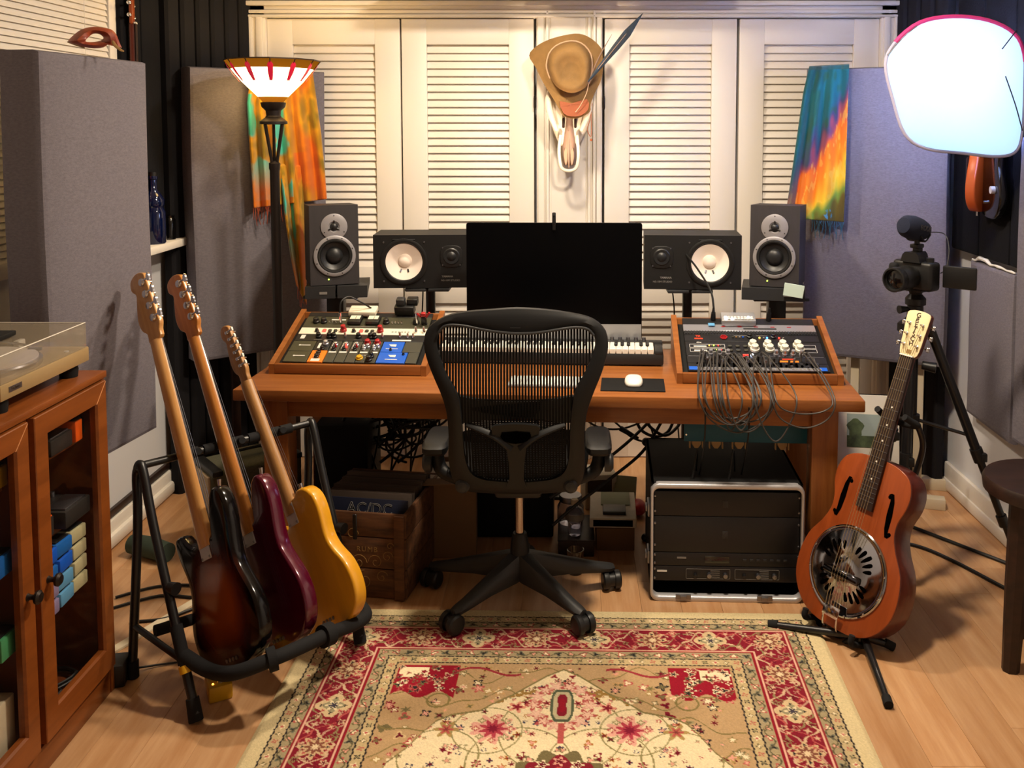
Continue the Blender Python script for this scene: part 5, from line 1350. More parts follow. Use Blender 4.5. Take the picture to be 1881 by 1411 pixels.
# ------------------------------------------------------------------ glass door cabinet along the left wall
FX, CYE, CYN, CZ = -1.262, 2.462, 1.30, .897
cb = thing('cabinet', 'red brown wooden cabinet with glass doors along the left wall', 'cabinet', (-1.47, 1.9, 0))
def cpart(nm, c, d, m='cabinet_wood', b=.002, parent=cb): return part(nm, MB().rbox(c, d, b), m, parent, True)
BX = -1.69; dX = FX - BX
cpart('top', ((FX + BX) / 2 + .004, (CYE + CYN) / 2, CZ - .009), (dX + .008, CYE - CYN, .018))
cpart('plinth', (FX - .012, (CYE + CYN) / 2, .036), (.02, CYE - CYN - .04, .07))
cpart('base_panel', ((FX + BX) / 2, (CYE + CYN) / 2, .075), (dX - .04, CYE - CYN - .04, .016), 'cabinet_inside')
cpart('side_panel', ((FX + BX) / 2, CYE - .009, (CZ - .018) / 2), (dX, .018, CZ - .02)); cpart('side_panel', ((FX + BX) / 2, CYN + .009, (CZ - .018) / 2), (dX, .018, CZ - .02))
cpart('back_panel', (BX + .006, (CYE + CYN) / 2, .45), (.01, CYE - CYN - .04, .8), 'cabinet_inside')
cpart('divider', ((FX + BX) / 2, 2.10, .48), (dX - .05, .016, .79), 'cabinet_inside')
cpart('centre_stile', (FX - .012, 2.0995, .47), (.018, .0205, .81)); 
for z in (.733, .535, .343):
    for a, b in ((2.11, CYE - .02), (CYN + .02, 2.09)): cpart('shelf', ((FX + BX) / 2 - .014, (a + b) / 2, z - .009), (dX - .07, b - a, .018), 'cabinet_wood')
def rect_frame(mb, y0, y1, z0, z1, iy0, iy1, iz0, iz1, x0, x1):
    o = [(y0, z0), (y1, z0), (y1, z1), (y0, z1)]; i = [(iy0, iz0), (iy1, iz0), (iy1, iz1), (iy0, iz1)]
    r = [[(x, p[0], p[1]) for p in q] for x, q in ((x0, o), (x1 - .002, o), (x1, [(a + (.002 if k in (0, 3) else -.002), b + (.002 if k < 2 else -.002)) for k, (a, b) in enumerate(o)]), (x1, [(a + (-.004 if k in (0, 3) else .004), b + (-.004 if k < 2 else .004)) for k, (a, b) in enumerate(i)]), (x1 - .006, i), (x0, i))]
    r.append(r[0]); return mb.loft(r, cap=False)
def cab_door(y0, y1, ky):
    w_ = .055; z0, z1 = .082, .875
    d = part('door', rect_frame(MB(), y0, y1, z0, z1, y0 + w_, y1 - w_ + .005, z0 + .068, z1 - w_, FX - .006, FX + .014), 'cabinet_wood', cb, True, smooth=False)
    part('pane', MB().box((FX + .001, (y0 + y1) / 2, (z0 + z1) / 2 + .006), (.003, y1 - y0 - 2 * w_ + .012, z1 - z0 - .115)), 'cabinet_glass', d, True)
    for s, yy, zz in ((1, y1, z1), (-1, y0, z1)):
        p = V((FX + .0145, yy - s * .003, zz - .003)); q = V((FX + .0145, yy - s * (w_ - .003), zz - w_ + .003)); dd = (q - p)
        if s > 0: part('mitre_line', MB().tube([p, q], .0011, 6, 0), 'cabinet_edge', d, True)
    part('knob', MB().lathe([(.009, 0), (.006, .006), (.006, .014), (.015, .02), (.016, .026), (.011, .031), (.002, .032)], 20, Mx.Translation(V((FX + .014, ky, .473))) @ Mx.Rotation(R(90), 4, 'Y')), 'bronze', d, True)
cab_door(2.112, 2.444, 2.142); cab_door(1.755, 2.087, 2.058); cab_door(1.40, 1.735, 1.43)

# pedals inside
def pedal(label, y, z, x=-1.335, d=(.065, .07, .04), m='pedal_orange', knobs=2, rz=0, grp=None, tilt=0):
    M = rotz(rz, (x, y, z)); t = thing('pedal', label, 'pedal', M, grp)
    part('body', MB().rbox((0, 0, d[2] / 2), d, .004), m, t)
    part('pad', MB().rbox((d[0] * .22, 0, d[2] + .002), (d[0] * .45, d[1] * .82, .005), .002), 'black_plastic' if m not in ('pedal_dark',) else 'dull_steel', t)
    for k in range(knobs): part('knob', MB().cyl((-d[0] * .25, (k - (knobs - 1) / 2) * d[1] * .34, d[2]), (-d[0] * .25, (k - (knobs - 1) / 2) * d[1] * .34, d[2] + .013), .007, .006, 12), 'dull_steel', t)
    return t
pedal('bright orange pedal on the top shelf behind the cabinet glass', 2.368, .734, -1.318, (.07, .034, .056), 'pedal_orange', 1)
pedal('dark grey box pedal left of the orange one on the top shelf', 2.29, .734, -1.335, (.1, .10, .042), 'pedal_dark', 2)
t = thing('round_pedal', 'round teal pedal on the top shelf behind the cabinet glass', 'pedal', (-1.325, 2.416, .734))
part('body', MB().lathe([(.024, 0), (.027, .006), (.026, .034), (.022, .044), (.01, .047), (.002, .0475)], 32), 'pedal_teal', t); part('knob', MB().cyl((-.008, 0, .044), (-.008, 0, .054), .006, n=14), 'black_plastic', t); part('knob', MB().cyl((.01, 0, .044), (.01, 0, .05), .004, n=12), 'chrome', t)
pedal('dark pedal with orange stripes on the second shelf', 2.215, .536, -1.34, (.1, .07, .05), 'pedal_dark', 3)
pedal('long dark pedal with metal knobs on the second shelf', 2.335, .536, -1.335, (.12, .12, .045), 'pedal_dark', 3)
t = thing('amplifier_tube', 'brass topped tube unit standing on the second shelf', 'tube', (-1.42, 2.40, .536)); part('body', MB().cyl((0, 0, 0), (0, 0, .07), .022, n=18), 'pedal_dark', t); part('cap', MB().lathe([(.022, .07), (.02, .085), (.006, .09), (.005, .11)], 16), 'ink_gold', t)
for nm, y in (('orange', 2.2), ): solo('striped_card', MB().rbox((-1.30, 2.205, .592), (.03, .055, .004), .001), 'pedal_orange', 'orange card lying on the dark pedal on the second shelf', 'card')
stack = [('bright blue', 'module_blue', 2.235), ('pale cream', 'pedal_cream', 2.325)]
zz = .344; hh = .036
rows = [[('pedal_lilac', 'lilac pedal at the bottom left of the pedal pile'), ('pedal_lilac', 'lilac pedal second in the left pedal pile'), ('pedal_blue', 'blue pedal third in the left pedal pile'), ('module_blue', 'bright blue pedal topmost of the left pedal pile')],
        [('pedal_sky', 'sky blue pedal at the bottom of the middle pedal pile'), ('pedal_sky', 'sky blue pedal second in the middle pedal pile'), ('module_blue', 'bright blue pedal third in the middle pedal pile'), ('pedal_blue', 'blue pedal topmost of the middle pedal pile')],
        [('pedal_cream', 'cream pedal at the bottom of the right pedal pile'), ('pedal_cream', 'cream pedal second in the right pedal pile'), ('pedal_cream', 'cream pedal third in the right pedal pile'), ('pedal_cream', 'cream pedal topmost of the right pedal pile')]]
for c, y in enumerate((2.205, 2.28, 2.355)):
    for k, (m_, lb) in enumerate(rows[c]): pedal(lb, y, zz + k * (hh + .007), -1.335 - c * .004, (.115, .068, hh), m_, 0, random.uniform(-5, 5), 'pedals piled on the third shelf')
pedal('yellow pedal behind the left glass door', 2.04, .734, -1.34, (.1, .065, .05), 'pedal_yellow', 2)
pedal('blue pedal behind the left glass door', 2.035, .536, -1.335, (.11, .07, .05), 'pedal_blue', 2); pedal('pale blue pedal beside the blue one behind the left glass door', 1.955, .536, -1.33, (.11, .07, .055), 'pedal_sky', 2)
pedal('green pedal behind the left glass door', 2.04, .344, -1.335, (.11, .07, .055), 'pedal_green', 2)
solo('box', MB().rbox((-1.37, 2.0, .165), (.16, .12, .16), .003), 'pale_timber', 'small pale wooden box at the bottom behind the left glass door', 'box')
for k, (y, r_) in enumerate(((2.26, .06), (2.34, .05), (2.2, .045))):
    pts = [(-1.36 + .05 * math.cos(a * 1.0) * (1 + .1 * math.sin(3 * a)), y + r_ * math.sin(a), .088 + .006 * k + .004 * (a / 3)) for a in [i * .5 for i in range(0, 27)]]
    cable('coiled_cable', pts, .004, ['black cable coiled at the bottom of the cabinet, in the middle', 'black cable coiled at the bottom of the cabinet, right side', 'black cable coiled at the bottom of the cabinet, left side'][k], sm=2)

# ------------------------------------------------------------------ turntable
tt = thing('turntable', 'beige turntable with a clear dust cover on top of the cabinet', 'turntable', (-1.455, 2.242, CZ))
y0, y1, x0_, x1_ = 2.05, 2.435, -1.645, -1.285
part('plinth', MB().rbox(((x0_ + x1_) / 2, (y0 + y1) / 2, .950), (x1_ - x0_, y1 - y0, .038), .003), 'gold_plinth', tt, True)
for x, y in ((-1.32, 2.09), (-1.32, 2.395), (-1.6, 2.09), (-1.6, 2.395)): part('foot', MB().lathe([(.022, 0), (.024, .02), (.02, .035)], 18, Mx.Translation(V((x, y, CZ)))), 'black_matte', tt, True)
pc = V((-1.448, 2.20, .969))
pt_ = part('platter', MB().lathe([(.150, 0), (.152, .004), (.152, .014), (.148, .018), (.02, .018)], 48, Mx.Translation(pc)), 'platter_metal', tt, True)
part('slip_mat', MB().lathe([(.143, .018), (.143, .021), (.004, .021), (.003, .028)], 48, Mx.Translation(pc)), 'platter_mat', pt_, True)
mb = MB().tube([(-1.60, 2.385, 1.0), (-1.52, 2.375, .998), (-1.40, 2.34, .995), (-1.37, 2.325, .991)], .0035, 8, 4); part('tone_arm', mb, 'chrome', tt, True)
part('arm_base', MB().lathe([(.03, 0), (.03, .012), (.014, .016), (.012, .036)], 20, Mx.Translation(V((-1.59, 2.385, .969)))), 'dull_steel', tt, True)
part('head_shell', MB().rbox((-1.362, 2.32, .989), (.03, .016, .008), .002), 'black_plastic', tt, True); part('arm_rest', MB().rbox((-1.44, 2.385, .985), (.016, .03, .026), .003), 'pearl', tt, True)
part('badge', MB().box((x1_ + .0006, 2.105, .952), (.001, .05, .013)), 'dull_steel', tt, True)
lettering('Technics', .010, basis(WM[tt.name].inverted() @ V((x1_ + .0014, 2.105, .952)), (0, 1, 0), (0, 0, 1), (1, 0, 0)), 'ink_dark', tt)
part('start_button', MB().lathe([(.006, 0), (.006, .003)], 12, Mx.Translation(V((-1.31, 2.37, .969)))), 'pearl', tt, True)
lx0, lx1, ly0, ly1, lz0, lz1 = x0_ + .01, x1_ - .002, y0 + .002, y1 - .012, .970, 1.034
dc = part('dust_cover', MB().rbox(((lx0 + lx1) / 2, (ly0 + ly1) / 2, lz1), (lx1 - lx0, ly1 - ly0, .003), .001, 1), 'acrylic', tt, True)
for c, d in ((((lx0 + lx1) / 2, ly1, (lz0 + lz1) / 2), (lx1 - lx0, .003, lz1 - lz0)), (((lx0 + lx1) / 2, ly0, (lz0 + lz1) / 2), (lx1 - lx0, .003, lz1 - lz0)), ((lx1, (ly0 + ly1) / 2, (lz0 + lz1) / 2), (.003, ly1 - ly0, lz1 - lz0)), ((lx0, (ly0 + ly1) / 2, (lz0 + lz1) / 2), (.003, ly1 - ly0, lz1 - lz0))): part('cover_side', MB().box(c, d), 'acrylic', dc, True)
part('cover_edge', MB().tube([(lx1, ly0, lz1 + .001), (lx1, ly1, lz1 + .001), (lx0, ly1, lz1 + .001)], .0014, 6, 0), 'pearl', dc, True)
bkx = thing('record_sleeve', 'black framed record sleeve lying on the turntable cover', 'record', rotz(2, (-1.49, 2.16, lz1 + .003)))
part('sleeve', MB().rbox((-.02, 0, .007), (.28, .20, .012), .002), 'black_matte', bkx); part('picture', MB().box((-.02, -.0, .0136), (.2, .13, .0006)), 'record_sleeve', bkx)

# ------------------------------------------------------------------ torchiere floor lamp
lp = V((-1.19, 3.72, 0)); fl_ = thing('floor_lamp', 'dark bronze torchiere lamp with a glowing stained glass bowl', 'lamp', lp)
zr = at(495, 112, 3.72).z; zs_ = at(495, 178, 3.72).z; Rr = .184
NS = 12
def ringp(r, z, off=0): return [(r * math.cos(2 * math.pi * (k + .5 + off) / NS), r * math.sin(2 * math.pi * (k + .5 + off) / NS), z) for k in range(NS)]
rmid = .158; zmid = zs_ + (zr - zs_) * .77; rb_ = .058
part('shade_border', MB().loft([ringp(Rr, zr), ringp(rmid, zmid)], cap=False), 'shade_amber', fl_, smooth=False)
sh = part('lamp_shade', MB().loft([ringp(rmid, zmid), ringp(.118, zs_ + (zr - zs_) * .42), ringp(rb_, zs_)], cap=False), 'shade_glass', fl_, smooth=False)
part('shade_foot', MB().loft([ringp(rb_, zs_), ringp(.036, zs_ - .025)], cap=False), 'shade_amber', fl_, smooth=False)
for k in range(NS):
    a = 2 * math.pi * (k + .5) / NS; ca, sa = math.cos(a), math.sin(a)
    def sp(r, z, w_=0): return V((r * ca - w_ * sa, r * sa + w_ * ca, z))
    part('leading', MB().tube([sp(Rr + .001, zr), sp(rmid + .001, zmid)], .0022, 6, 0), 'leading', fl_)
    z1 = zs_ + (zr - zs_) * .84; r1 = rmid + (Rr - rmid) * .3; z2 = zs_ + (zr - zs_) * .42; r2 = .121
    mb = MB().loft([[sp(r + .004, z, -w_), sp(r + .006, z, 0), sp(r + .004, z, w_)] for r, z, w_ in ((r1 + .006, z1 + .014, .001), (r1, z1, .011), (r1 * .55 + r2 * .45, (z1 + z2) / 2, .010), (r2, z2, .006))], cap=False, closed=False)
    part('jewel', mb, 'shade_jewel', fl_, recalc=False)
part('rim', MB().loft([[(p[0] * f, p[1] * f, z) for p in ringp(Rr, 0)] for f, z in ((1.0, zr - .002), (1.012, zr - .002), (1.012, zr + .003), (1.0, zr + .003), (1.0, zr - .002))], cap=False), 'leading', fl_, smooth=False)
zc = zs_ - .02
part('socket_cup', MB().lathe([(.036, zc), (.05, zc - .003), (.046, zc - .02), (.03, zc - .035), (.028, zc - .055), (.032, zc - .06)], 28), 'bronze', fl_)
zf = at(504, 226, 3.72).z
part('finial_dish', MB().lathe([(.03, zc - .06), (.046, zf + .012), (.054, zf + .006), (.054, zf - .004), (.04, zf - .006)], 28), 'bronze', fl_)
zj = at(506, 300, 3.72).z
for k in range(4):
    a = R(45 + 90 * k + 20); part('strut', MB().tube([(.046 * math.cos(a), .046 * math.sin(a), zf - .005), (.013 * math.cos(a), .013 * math.sin(a), zj), (.011 * math.cos(a), .011 * math.sin(a), zj - .05)], .0062, 8, 0), 'bronze', fl_)
part('strut', MB().cyl((0, 0, zf), (0, 0, zj), .006), 'bronze', fl_)
part('pole', MB().lathe([(.019, .03), (.019, zj - .03), (.022, zj - .02), (.022, zj), (.012, zj + .01)], 24), 'bronze', fl_)
part('base', MB().lathe([(.13, 0), (.135, .008), (.12, .02), (.05, .03), (.022, .045), (.019, .06)], 36), 'bronze', fl_)

# ------------------------------------------------------------------ tie dye scarves over the corner panels
rngs = np.random.RandomState(3)
def vnoise(x, y, s):
    """smooth value noise"""
    def h(i, j): return (np.sin(i * 127.1 + j * 311.7 + s * 74.7) * 43758.5453) % 1
    i, j = np.floor(x), np.floor(y); f, g = x - i, y - j; f = f * f * (3 - 2 * f); g = g * g * (3 - 2 * g)
    return (h(i, j) * (1 - f) + h(i + 1, j) * f) * (1 - g) + (h(i, j + 1) * (1 - f) + h(i + 1, j + 1) * f) * g
def scarf(name, label, left, right, a_y, b_y, colour, folds, fringe, nu=90, nv=100, fold_d=.02):
    """left/right: pixel edges top to bottom; a_y/b_y: depth of the panel face under each edge"""
    def edge(E_, v):
        n = len(E_) - 1; k = min(int(v * n), n - 1); f = v * n - k
        return E_[k][0] * (1 - f) + E_[k + 1][0] * f, E_[k][1] * (1 - f) + E_[k + 1][1] * f
    def pt(u, v):
        l, r = edge(left, v), edge(right, v); px = l[0] + (r[0] - l[0]) * u; py = l[1] + (r[1] - l[1]) * u
        Y = a_y + (b_y - a_y) * u - .018 - fold_d * (.25 + .75 * min(v * 2.5, 1)) * (1 + math.sin(folds * u * 6.28 + 1.7 * math.sin(3 * u + v * .6)))
        if v < .03: Y += .03 * (1 - v / .03)
        return at(px, py, Y)
    mb = MB().grid(pt, nu, nv)
    pts = mb.v[:]; o = solo(name, mb, 'tie_dye', label, 'scarf', recalc=False)
    me = o.data; uv = [(i / nu, j / nv) for j in range(nv + 1) for i in range(nu + 1)]
    u = np.array([p[0] for p in uv]); v = np.array([p[1] for p in uv]); C = colour(u, v)
    at_ = me.color_attributes.new('Col', 'FLOAT_COLOR', 'POINT'); cc = np.ones((len(u), 4), np.float32); cc[:, :3] = C; at_.data.foreach_set('color', cc.ravel())
    md = o.modifiers.new('thickness', 'SOLIDIFY'); md.thickness = .002
    mb = MB(); org = o.location
    for k in range(fringe[0]):
        u_ = fringe[1] + (fringe[2] - fringe[1]) * k / (fringe[0] - 1); p = V(pt(u_, 1)) - org; l_ = .05 + .03 * math.sin(k * 2.1)
        mb.tube([p, p + V((.004 * math.sin(k), -.004, -l_ * .5)), p + V((.007 * math.sin(k * 1.7), 0, -l_))], .0014, 5, 3)
    part('fringe', mb, fringe[3], o, kind='stuff'); return o
def ramp(x, stops):
    xs_ = [s[0] for s in stops]; cs = np.array([lin(s[1])[:3] for s in stops]); return np.stack([np.interp(x, xs_, cs[:, i]) for i in range(3)], -1)
def col_left(u, v):
    n = vnoise(u * 5, v * 7, 1) * .6 + vnoise(u * 13, v * 17, 2) * .4
    base = ramp(n + .12 * np.sin(u * 9), [(0, '6e5a0c'), (.35, '9a6e10'), (.55, 'b98416'), (.75, '7e6412'), (1, '66540f')])
    teal = ((u < .55) & (v > .18) & (v < .95)) * (vnoise(u * 7, v * 5.5, 5) + .3 * vnoise(u * 22, v * 26, 8))
    k = np.clip((teal - .5) * 6, 0, 1)[:, None]; base = base * (1 - k) + np.array(lin('3aa59c')[:3]) * k
    orr = np.clip((vnoise(u * 6, v * 3, 9) - .45) * 4, 0, 1) * np.clip((u - .55) * 4 + (v > .6) * .8, 0, 1)
    k = orr[:, None] * .8; base = base * (1 - k) + np.array(lin('c85a10')[:3]) * k
    k = (np.clip((v - .6) * 4, 0, 1) * (u < .3) * .8)[:, None]; base = base * (1 - k) + np.array(lin('c86414')[:3]) * k
    return base
def col_right(u, v):
    n = vnoise(u * 9, v * 12, 4) - .5
    d = v + .47 * (u - .3) + .13 * n + .02 * np.sin(u * 40)
    c = ramp(d, [(.0, '0d3d44'), (.2, '115a62'), (.42, '0f5560'), (.52, '3a3a5a'), (.58, '8a3f50'), (.64, 'd8681e'), (.8, 'e0801a'), (.9, 'e8aa2a'), (.97, 'd8b832'), (1.03, '6a8a3a'), (1.1, '5a4f1a'), (1.3, '4a3f16')])
    k = np.clip((vnoise(u * 12, v * 14, 7) - .6) * 5, 0, 1) * (d < .5); c = c * (1 - .6 * k[:, None]) + np.array(lin('1f4a30')[:3]) * .6 * k[:, None]
    k = (np.hypot(u - .72, (v - .94) * 1.6) < .07) * (vnoise(u * 40, v * 40, 3) > .45); c[k > 0] = lin('4a86a8')[:3]
    st = (vnoise(u * 30 + v * 14, v * 22 - u * 9, 6) > .72) & (d > .58) & (d < .97); c[st] = c[st] * .6 + np.array(lin('e8c45a')[:3]) * .4
    k = (u < .13)[:, None] * .75; c = c * (1 - k) + np.array(lin('0f4a50')[:3]) * k
    return c
scarf('scarf', 'orange and turquoise tie dye scarf hung over the left corner panel', [(462, 122), (454, 190), (458, 260), (463, 330), (466, 382)], [(572, 118), (582, 190), (590, 250), (596, 310), (600, 366)], 3.925, 4.10, col_left, 5.5, (26, .0, .5, 'mask_red'))
scarf('scarf', 'narrow yellow tail of tie dye scarf hanging beside the lamp pole', [(512, 300), (518, 340), (524, 400), (534, 470), (545, 525)], [(556, 300), (558, 350), (560, 420), (562, 490), (563, 560)], 3.975, 4.045, col_left, 1.6, (8, .1, .9, 'mask_red'), 30, 60)
scarf('scarf', 'teal, orange and green tie dye scarf hung over the right corner panel', [(1487, 122), (1476, 170), (1466, 240), (1456, 310), (1446, 378), (1444, 400)], [(1560, 118), (1558, 180), (1556, 240), (1554, 300), (1552, 360), (1550, 408)], 3.925, 3.85, col_right, 3.2, (18, .45, 1.0, 'pedal_teal'), fold_d=.016)

# ------------------------------------------------------------------ skull with a felt hat and feather
mat('bone_pink', 'b08a74', .7)
ks = at(1045, 240, 4.13); SY = 4.135
sk = thing('skull', 'bleached animal skull mounted on the white closet post', 'skull', (ks.x, SY, at(1045, 318, SY).z))
def P4(px, py, dy=0): return at(px, py, SY + dy)
def sk_loft(rows, m, nm, n=20):
    rings = []
    for py, xl, xr, dep in rows:
        l, r_ = P4(xl, py), P4(xr, py); c = (l + r_) / 2; hw_ = (r_ - l).length / 2
        rings.append([(c.x + hw_ * math.cos(a), SY + .05 - dep * max(math.sin(a), -.25), c.z) for a in [2 * math.pi * k / n for k in range(n)]])
    return part(nm, MB().loft(rings), m, sk, True, angle=70)
sk_loft([(150, 1012, 1082, .04), (168, 1004, 1089, .07), (188, 1003, 1090, .09), (205, 1006, 1088, .11), (222, 1009, 1085, .11), (240, 1016, 1078, .10), (255, 1022, 1070, .09), (268, 1028, 1062, .08)], 'bone', 'cranium')
sk_loft([(208, 1034, 1059, .125), (232, 1033, 1059, .122), (252, 1031, 1061, .115), (270, 1030, 1061, .098), (290, 1031, 1060, .075), (304, 1035, 1057, .055)], 'bone_shade', 'nasal_bone')
for s, xs_ in ((-1, 1005), (1, 1085)):
    part('cheek_bone', MB().tube([P4(1045 + s * 34, 168, .02), P4(1045 + s * 38, 188, -.03), P4(1045 + s * 33, 212, -.055), P4(1045 + s * 22, 240, -.05)], [.012, .016, .015, .008], 10, 5), 'bone', sk, True)
    q = P4(1046 + s * 11, 226, -.066); part('nasal_slit', MB().rbox(q, (.012, .02, .045), .005), 'rosewood', sk, True)
part('jaw_rim', MB().tube([P4(1030, 248, -.045), P4(1027, 272, -.04), P4(1028, 292, -.035), P4(1032, 309, -.03), P4(1045, 314, -.032), P4(1058, 309, -.03), P4(1062, 292, -.035), P4(1062, 272, -.04), P4(1060, 248, -.045)], .0075, 10, 5), 'bone', sk, True)
for s in (-1, 1):
    part('palate_opening', MB().loft([[tuple(P4(1045 + s * x, y, d)) for x, y in cr2([(4, 268), (9, 280), (8, 296), (5, 304), (3, 290)], 2)] for d in (-.034, -.038)]), 'bone_pink', sk, True)
part('mid_ridge', MB().tube([P4(1045, 240, -.065), P4(1045, 275, -.05), P4(1045, 308, -.035)], [.005, .004, .003], 8, 4), 'bone_shade', sk, True)
ht = thing('hat', 'tan felt cowboy hat hung on the skull', 'hat', P4(1045, 130))
def brim_d(px, py):
    dx = (px - 1045) / 60; dy = (py - 130) / 85
    return -.085 - .02 * dy + .055 * abs(dx) ** 1.6 + (.02 if dy < -.5 else 0) - (.03 * max(dy - .3, 0))
brim = cr2([(972, 102), (985, 85), (1010, 72), (1040, 64), (1064, 62), (1085, 70), (1104, 88), (1108, 108), (1108, 130), (1102, 152), (1092, 172), (1085, 192), (1084, 205), (1068, 215), (1050, 218), (1034, 212), (1026, 198), (1014, 178), (998, 152), (984, 124)], 3)
nb = len(brim); c0 = (1050, 132); rings = []
for f in (1, .97, .8, .6, .4, .2): rings.append([tuple(at(c0[0] + (x - c0[0]) * f, c0[1] + (y - c0[1]) * f, SY + brim_d(c0[0] + (x - c0[0]) * f, c0[1] + (y - c0[1]) * f))) for x, y in brim])
bk_ = [[(p[0], p[1] + .007, p[2]) for p in r_] for r_ in rings]
part('brim', MB().loft(bk_[::-1] + rings), 'hat_felt', ht, True, angle=60)
part('brim_front', MB().loft([[tuple(at(x, y, SY + brim_d(x, y) - dd)) for x, y in cr2([(1028, 186), (1050, 190), (1078, 182), (1081, 200), (1068, 212), (1050, 214), (1035, 208)], 2)] for dd in (.004, .012)]), 'hat_rust', ht, True)
crown0 = cr2([(1005, 118), (1014, 92), (1040, 78), (1066, 80), (1084, 100), (1086, 128), (1080, 156), (1062, 170), (1042, 171), (1022, 160), (1010, 140)], 3)
cc = (1048, 126); rings = []
for f, d, sh_ in ((1.02, .06, 0), (.99, .09, 0), (.96, .13, .1), (.90, .165, .3), (.80, .184, .5), (.68, .188, .7), (.54, .178, .85), (.36, .162, 1), (.12, .156, 1)):
    rg_ = []
    for x, y in crown0:
        u_ = (x - cc[0]) / 40; v_ = (y - cc[1]) / 47
        pin = 1 - .22 * sh_ * max(v_, 0)
        dent = .022 * sh_ * (f > .5) * math.exp(-((abs(u_) - .8) / .3) ** 2) * (1 if v_ > -.3 else .3)
        rg_.append(tuple(at(cc[0] + (x - cc[0]) * f * pin, cc[1] + (y - cc[1]) * f + 6 * sh_, SY - d + dent + .02)))
    rings.append(rg_)
part('crown', MB().loft(rings), 'hat_felt', ht, True, angle=75)
part('hat_band', MB().tube([at(cc[0] + (x - cc[0]) * 1.03, cc[1] + (y - cc[1]) * 1.03, SY - .062) for x, y in crown0[::2]] + [at(cc[0] + (crown0[0][0] - cc[0]) * 1.03, cc[1] + (crown0[0][1] - cc[1]) * 1.03, SY - .062)], .004, 6, 2), 'twine', ht, True)
part('cord', MB().tube([P4(1082, 150, -.12), P4(1077, 172, -.12), P4(1066, 194, -.13), P4(1057, 206, -.135)], .0018, 6, 4), 'twine', ht, True)
part('chin_strap', MB().tube([P4(1088, 190, -.05), P4(1083, 222, -.045), P4(1079, 238, -.04), P4(1086, 250, -.045), P4(1086, 205, -.05)], .0016, 6, 5), 'hat_rust', ht, True)
part('strap_bead', MB().sphere(P4(1086, 257, -.045), .006, 10, 8), 'hat_rust', ht, True)
qa, qb = at(1080, 150, SY - .16), at(1181, 24, SY - .10); dv = (qb - qa); rings = []; sdv = V((dv.z, 0, -dv.x)).normalized()
for f, wd in ((0, .003), (.12, .008), (.3, .012), (.5, .017), (.7, .019), (.82, .012), (.93, .006), (1, .001)):
    c = qa + dv * f + V((0, -.02 * math.sin(f * 3.1), 0)); jag = 1 + .12 * math.sin(f * 31)
    rings.append([c + sdv * wd * jag, c + V((0, -.0025, 0)), c - sdv * wd * jag * .8, c + V((0, .0015, 0))])
fe = solo('feather', MB().loft(rings), 'feather', 'long dark blue feather stuck in the hat band', 'feather', qa)
part('quill', MB().tube([qa, qa + dv * .5 + V((0, -.024, 0)), qb], [.002, .0016, .0006], 6, 4), 'bone_shade', fe, True)
solo('feather', MB().tube([at(1086, 138, SY - .15), at(1102, 102, SY - .14), at(1124, 63, SY - .12)], [.003, .004, .0008], 6, 6, flat=.3), 'bone_shade', 'thin brown quill beside the long blue feather', 'feather')
# spot lamp that lights the skull from below
t = thing('spot_lamp', 'small clip spot lamp behind the computer aimed up at the skull', 'lamp', (-.06, 3.80, .0))
part('stem', MB().cyl((0, .02, 0.012), (0, .02, .93), .008), 'black_metal', t); part('base', MB().rbox((0, .02, .008), (.14, .12, .014), .003), 'black_metal', t)
d_ = (V((-.01, 4.16, 1.78)) - V((-.06, 3.80, 1.02))).normalized()
part('head', MB().lathe([(.018, -.09), (.032, -.08), (.038, -.012), (.036, -.012), (.03, -.07), (.01, -.075)], 24, Mx.Translation(V((0, 0, 1.02)) ) @ d_.to_track_quat('Z', 'Y').to_matrix().to_4x4()), 'black_metal', t)

# ------------------------------------------------------------------ soft light
SYd = 3.2
sb = thing('soft_light', 'glowing white soft light panel with a pink edged rim at the upper right', 'light', (1.602, SYd, 0))
so = cr2([(1645, 78), (1690, 42), (1750, 31), (1815, 38), (1862, 62), (1880, 100), (1881, 160), (1878, 230), (1868, 275), (1835, 287), (1770, 281), (1700, 272), (1662, 245), (1640, 180), (1627, 118)], 4)
def SP(px, py, dd=0): return at(px, py, SYd + dd)
c0 = (1752, 158); rings = []
for f, dd in ((1, 0), (.93, -.02), (.75, -.038), (.5, -.048), (.2, -.05)): rings.append([tuple(SP(c0[0] + (x - c0[0]) * f, c0[1] + (y - c0[1]) * f, dd)) for x, y in so])
part('diffuser', MB().loft(rings), 'soft_cloth', sb, True, angle=80)
rings = [[tuple(SP(c0[0] + (x - c0[0]) * f, c0[1] + (y - c0[1]) * f, dd)) for x, y in so] for f, dd in ((1, .002), (.95, .05), (.7, .10), (.25, .13))]
part('back_shell', MB().loft(rings), 'soft_back', sb, True)
ns = len(so); top = [SP(*so[k % ns]) for k in range(0, ns // 3 + 2)]; rest = [SP(*so[k % ns]) for k in range(ns // 3 + 1, ns + 1)]
part('rim', MB().tube(top, .0085, 8, 0), 'soft_rim_pink', sb, True, label='pink edged rim'); part('rim', MB().tube(rest, .0065, 8, 0), 'soft_rim_grey', sb, True)
part('rod', MB().tube([SP(1868, 55, -.03), SP(1841, 90, -.052)], .002, 6, 0), 'black_metal', sb, True); part('rod', MB().tube([SP(1847, 140, -.04), SP(1866, 195, -.03), SP(1878, 240, -.012)], .002, 6, 4), 'black_metal', sb, True)
part('rod', MB().tube([SP(1630, 102, -.006), SP(1652, 77, -.008), SP(1684, 48, -.006)], .003, 6, 3), 'dull_steel', sb, True)
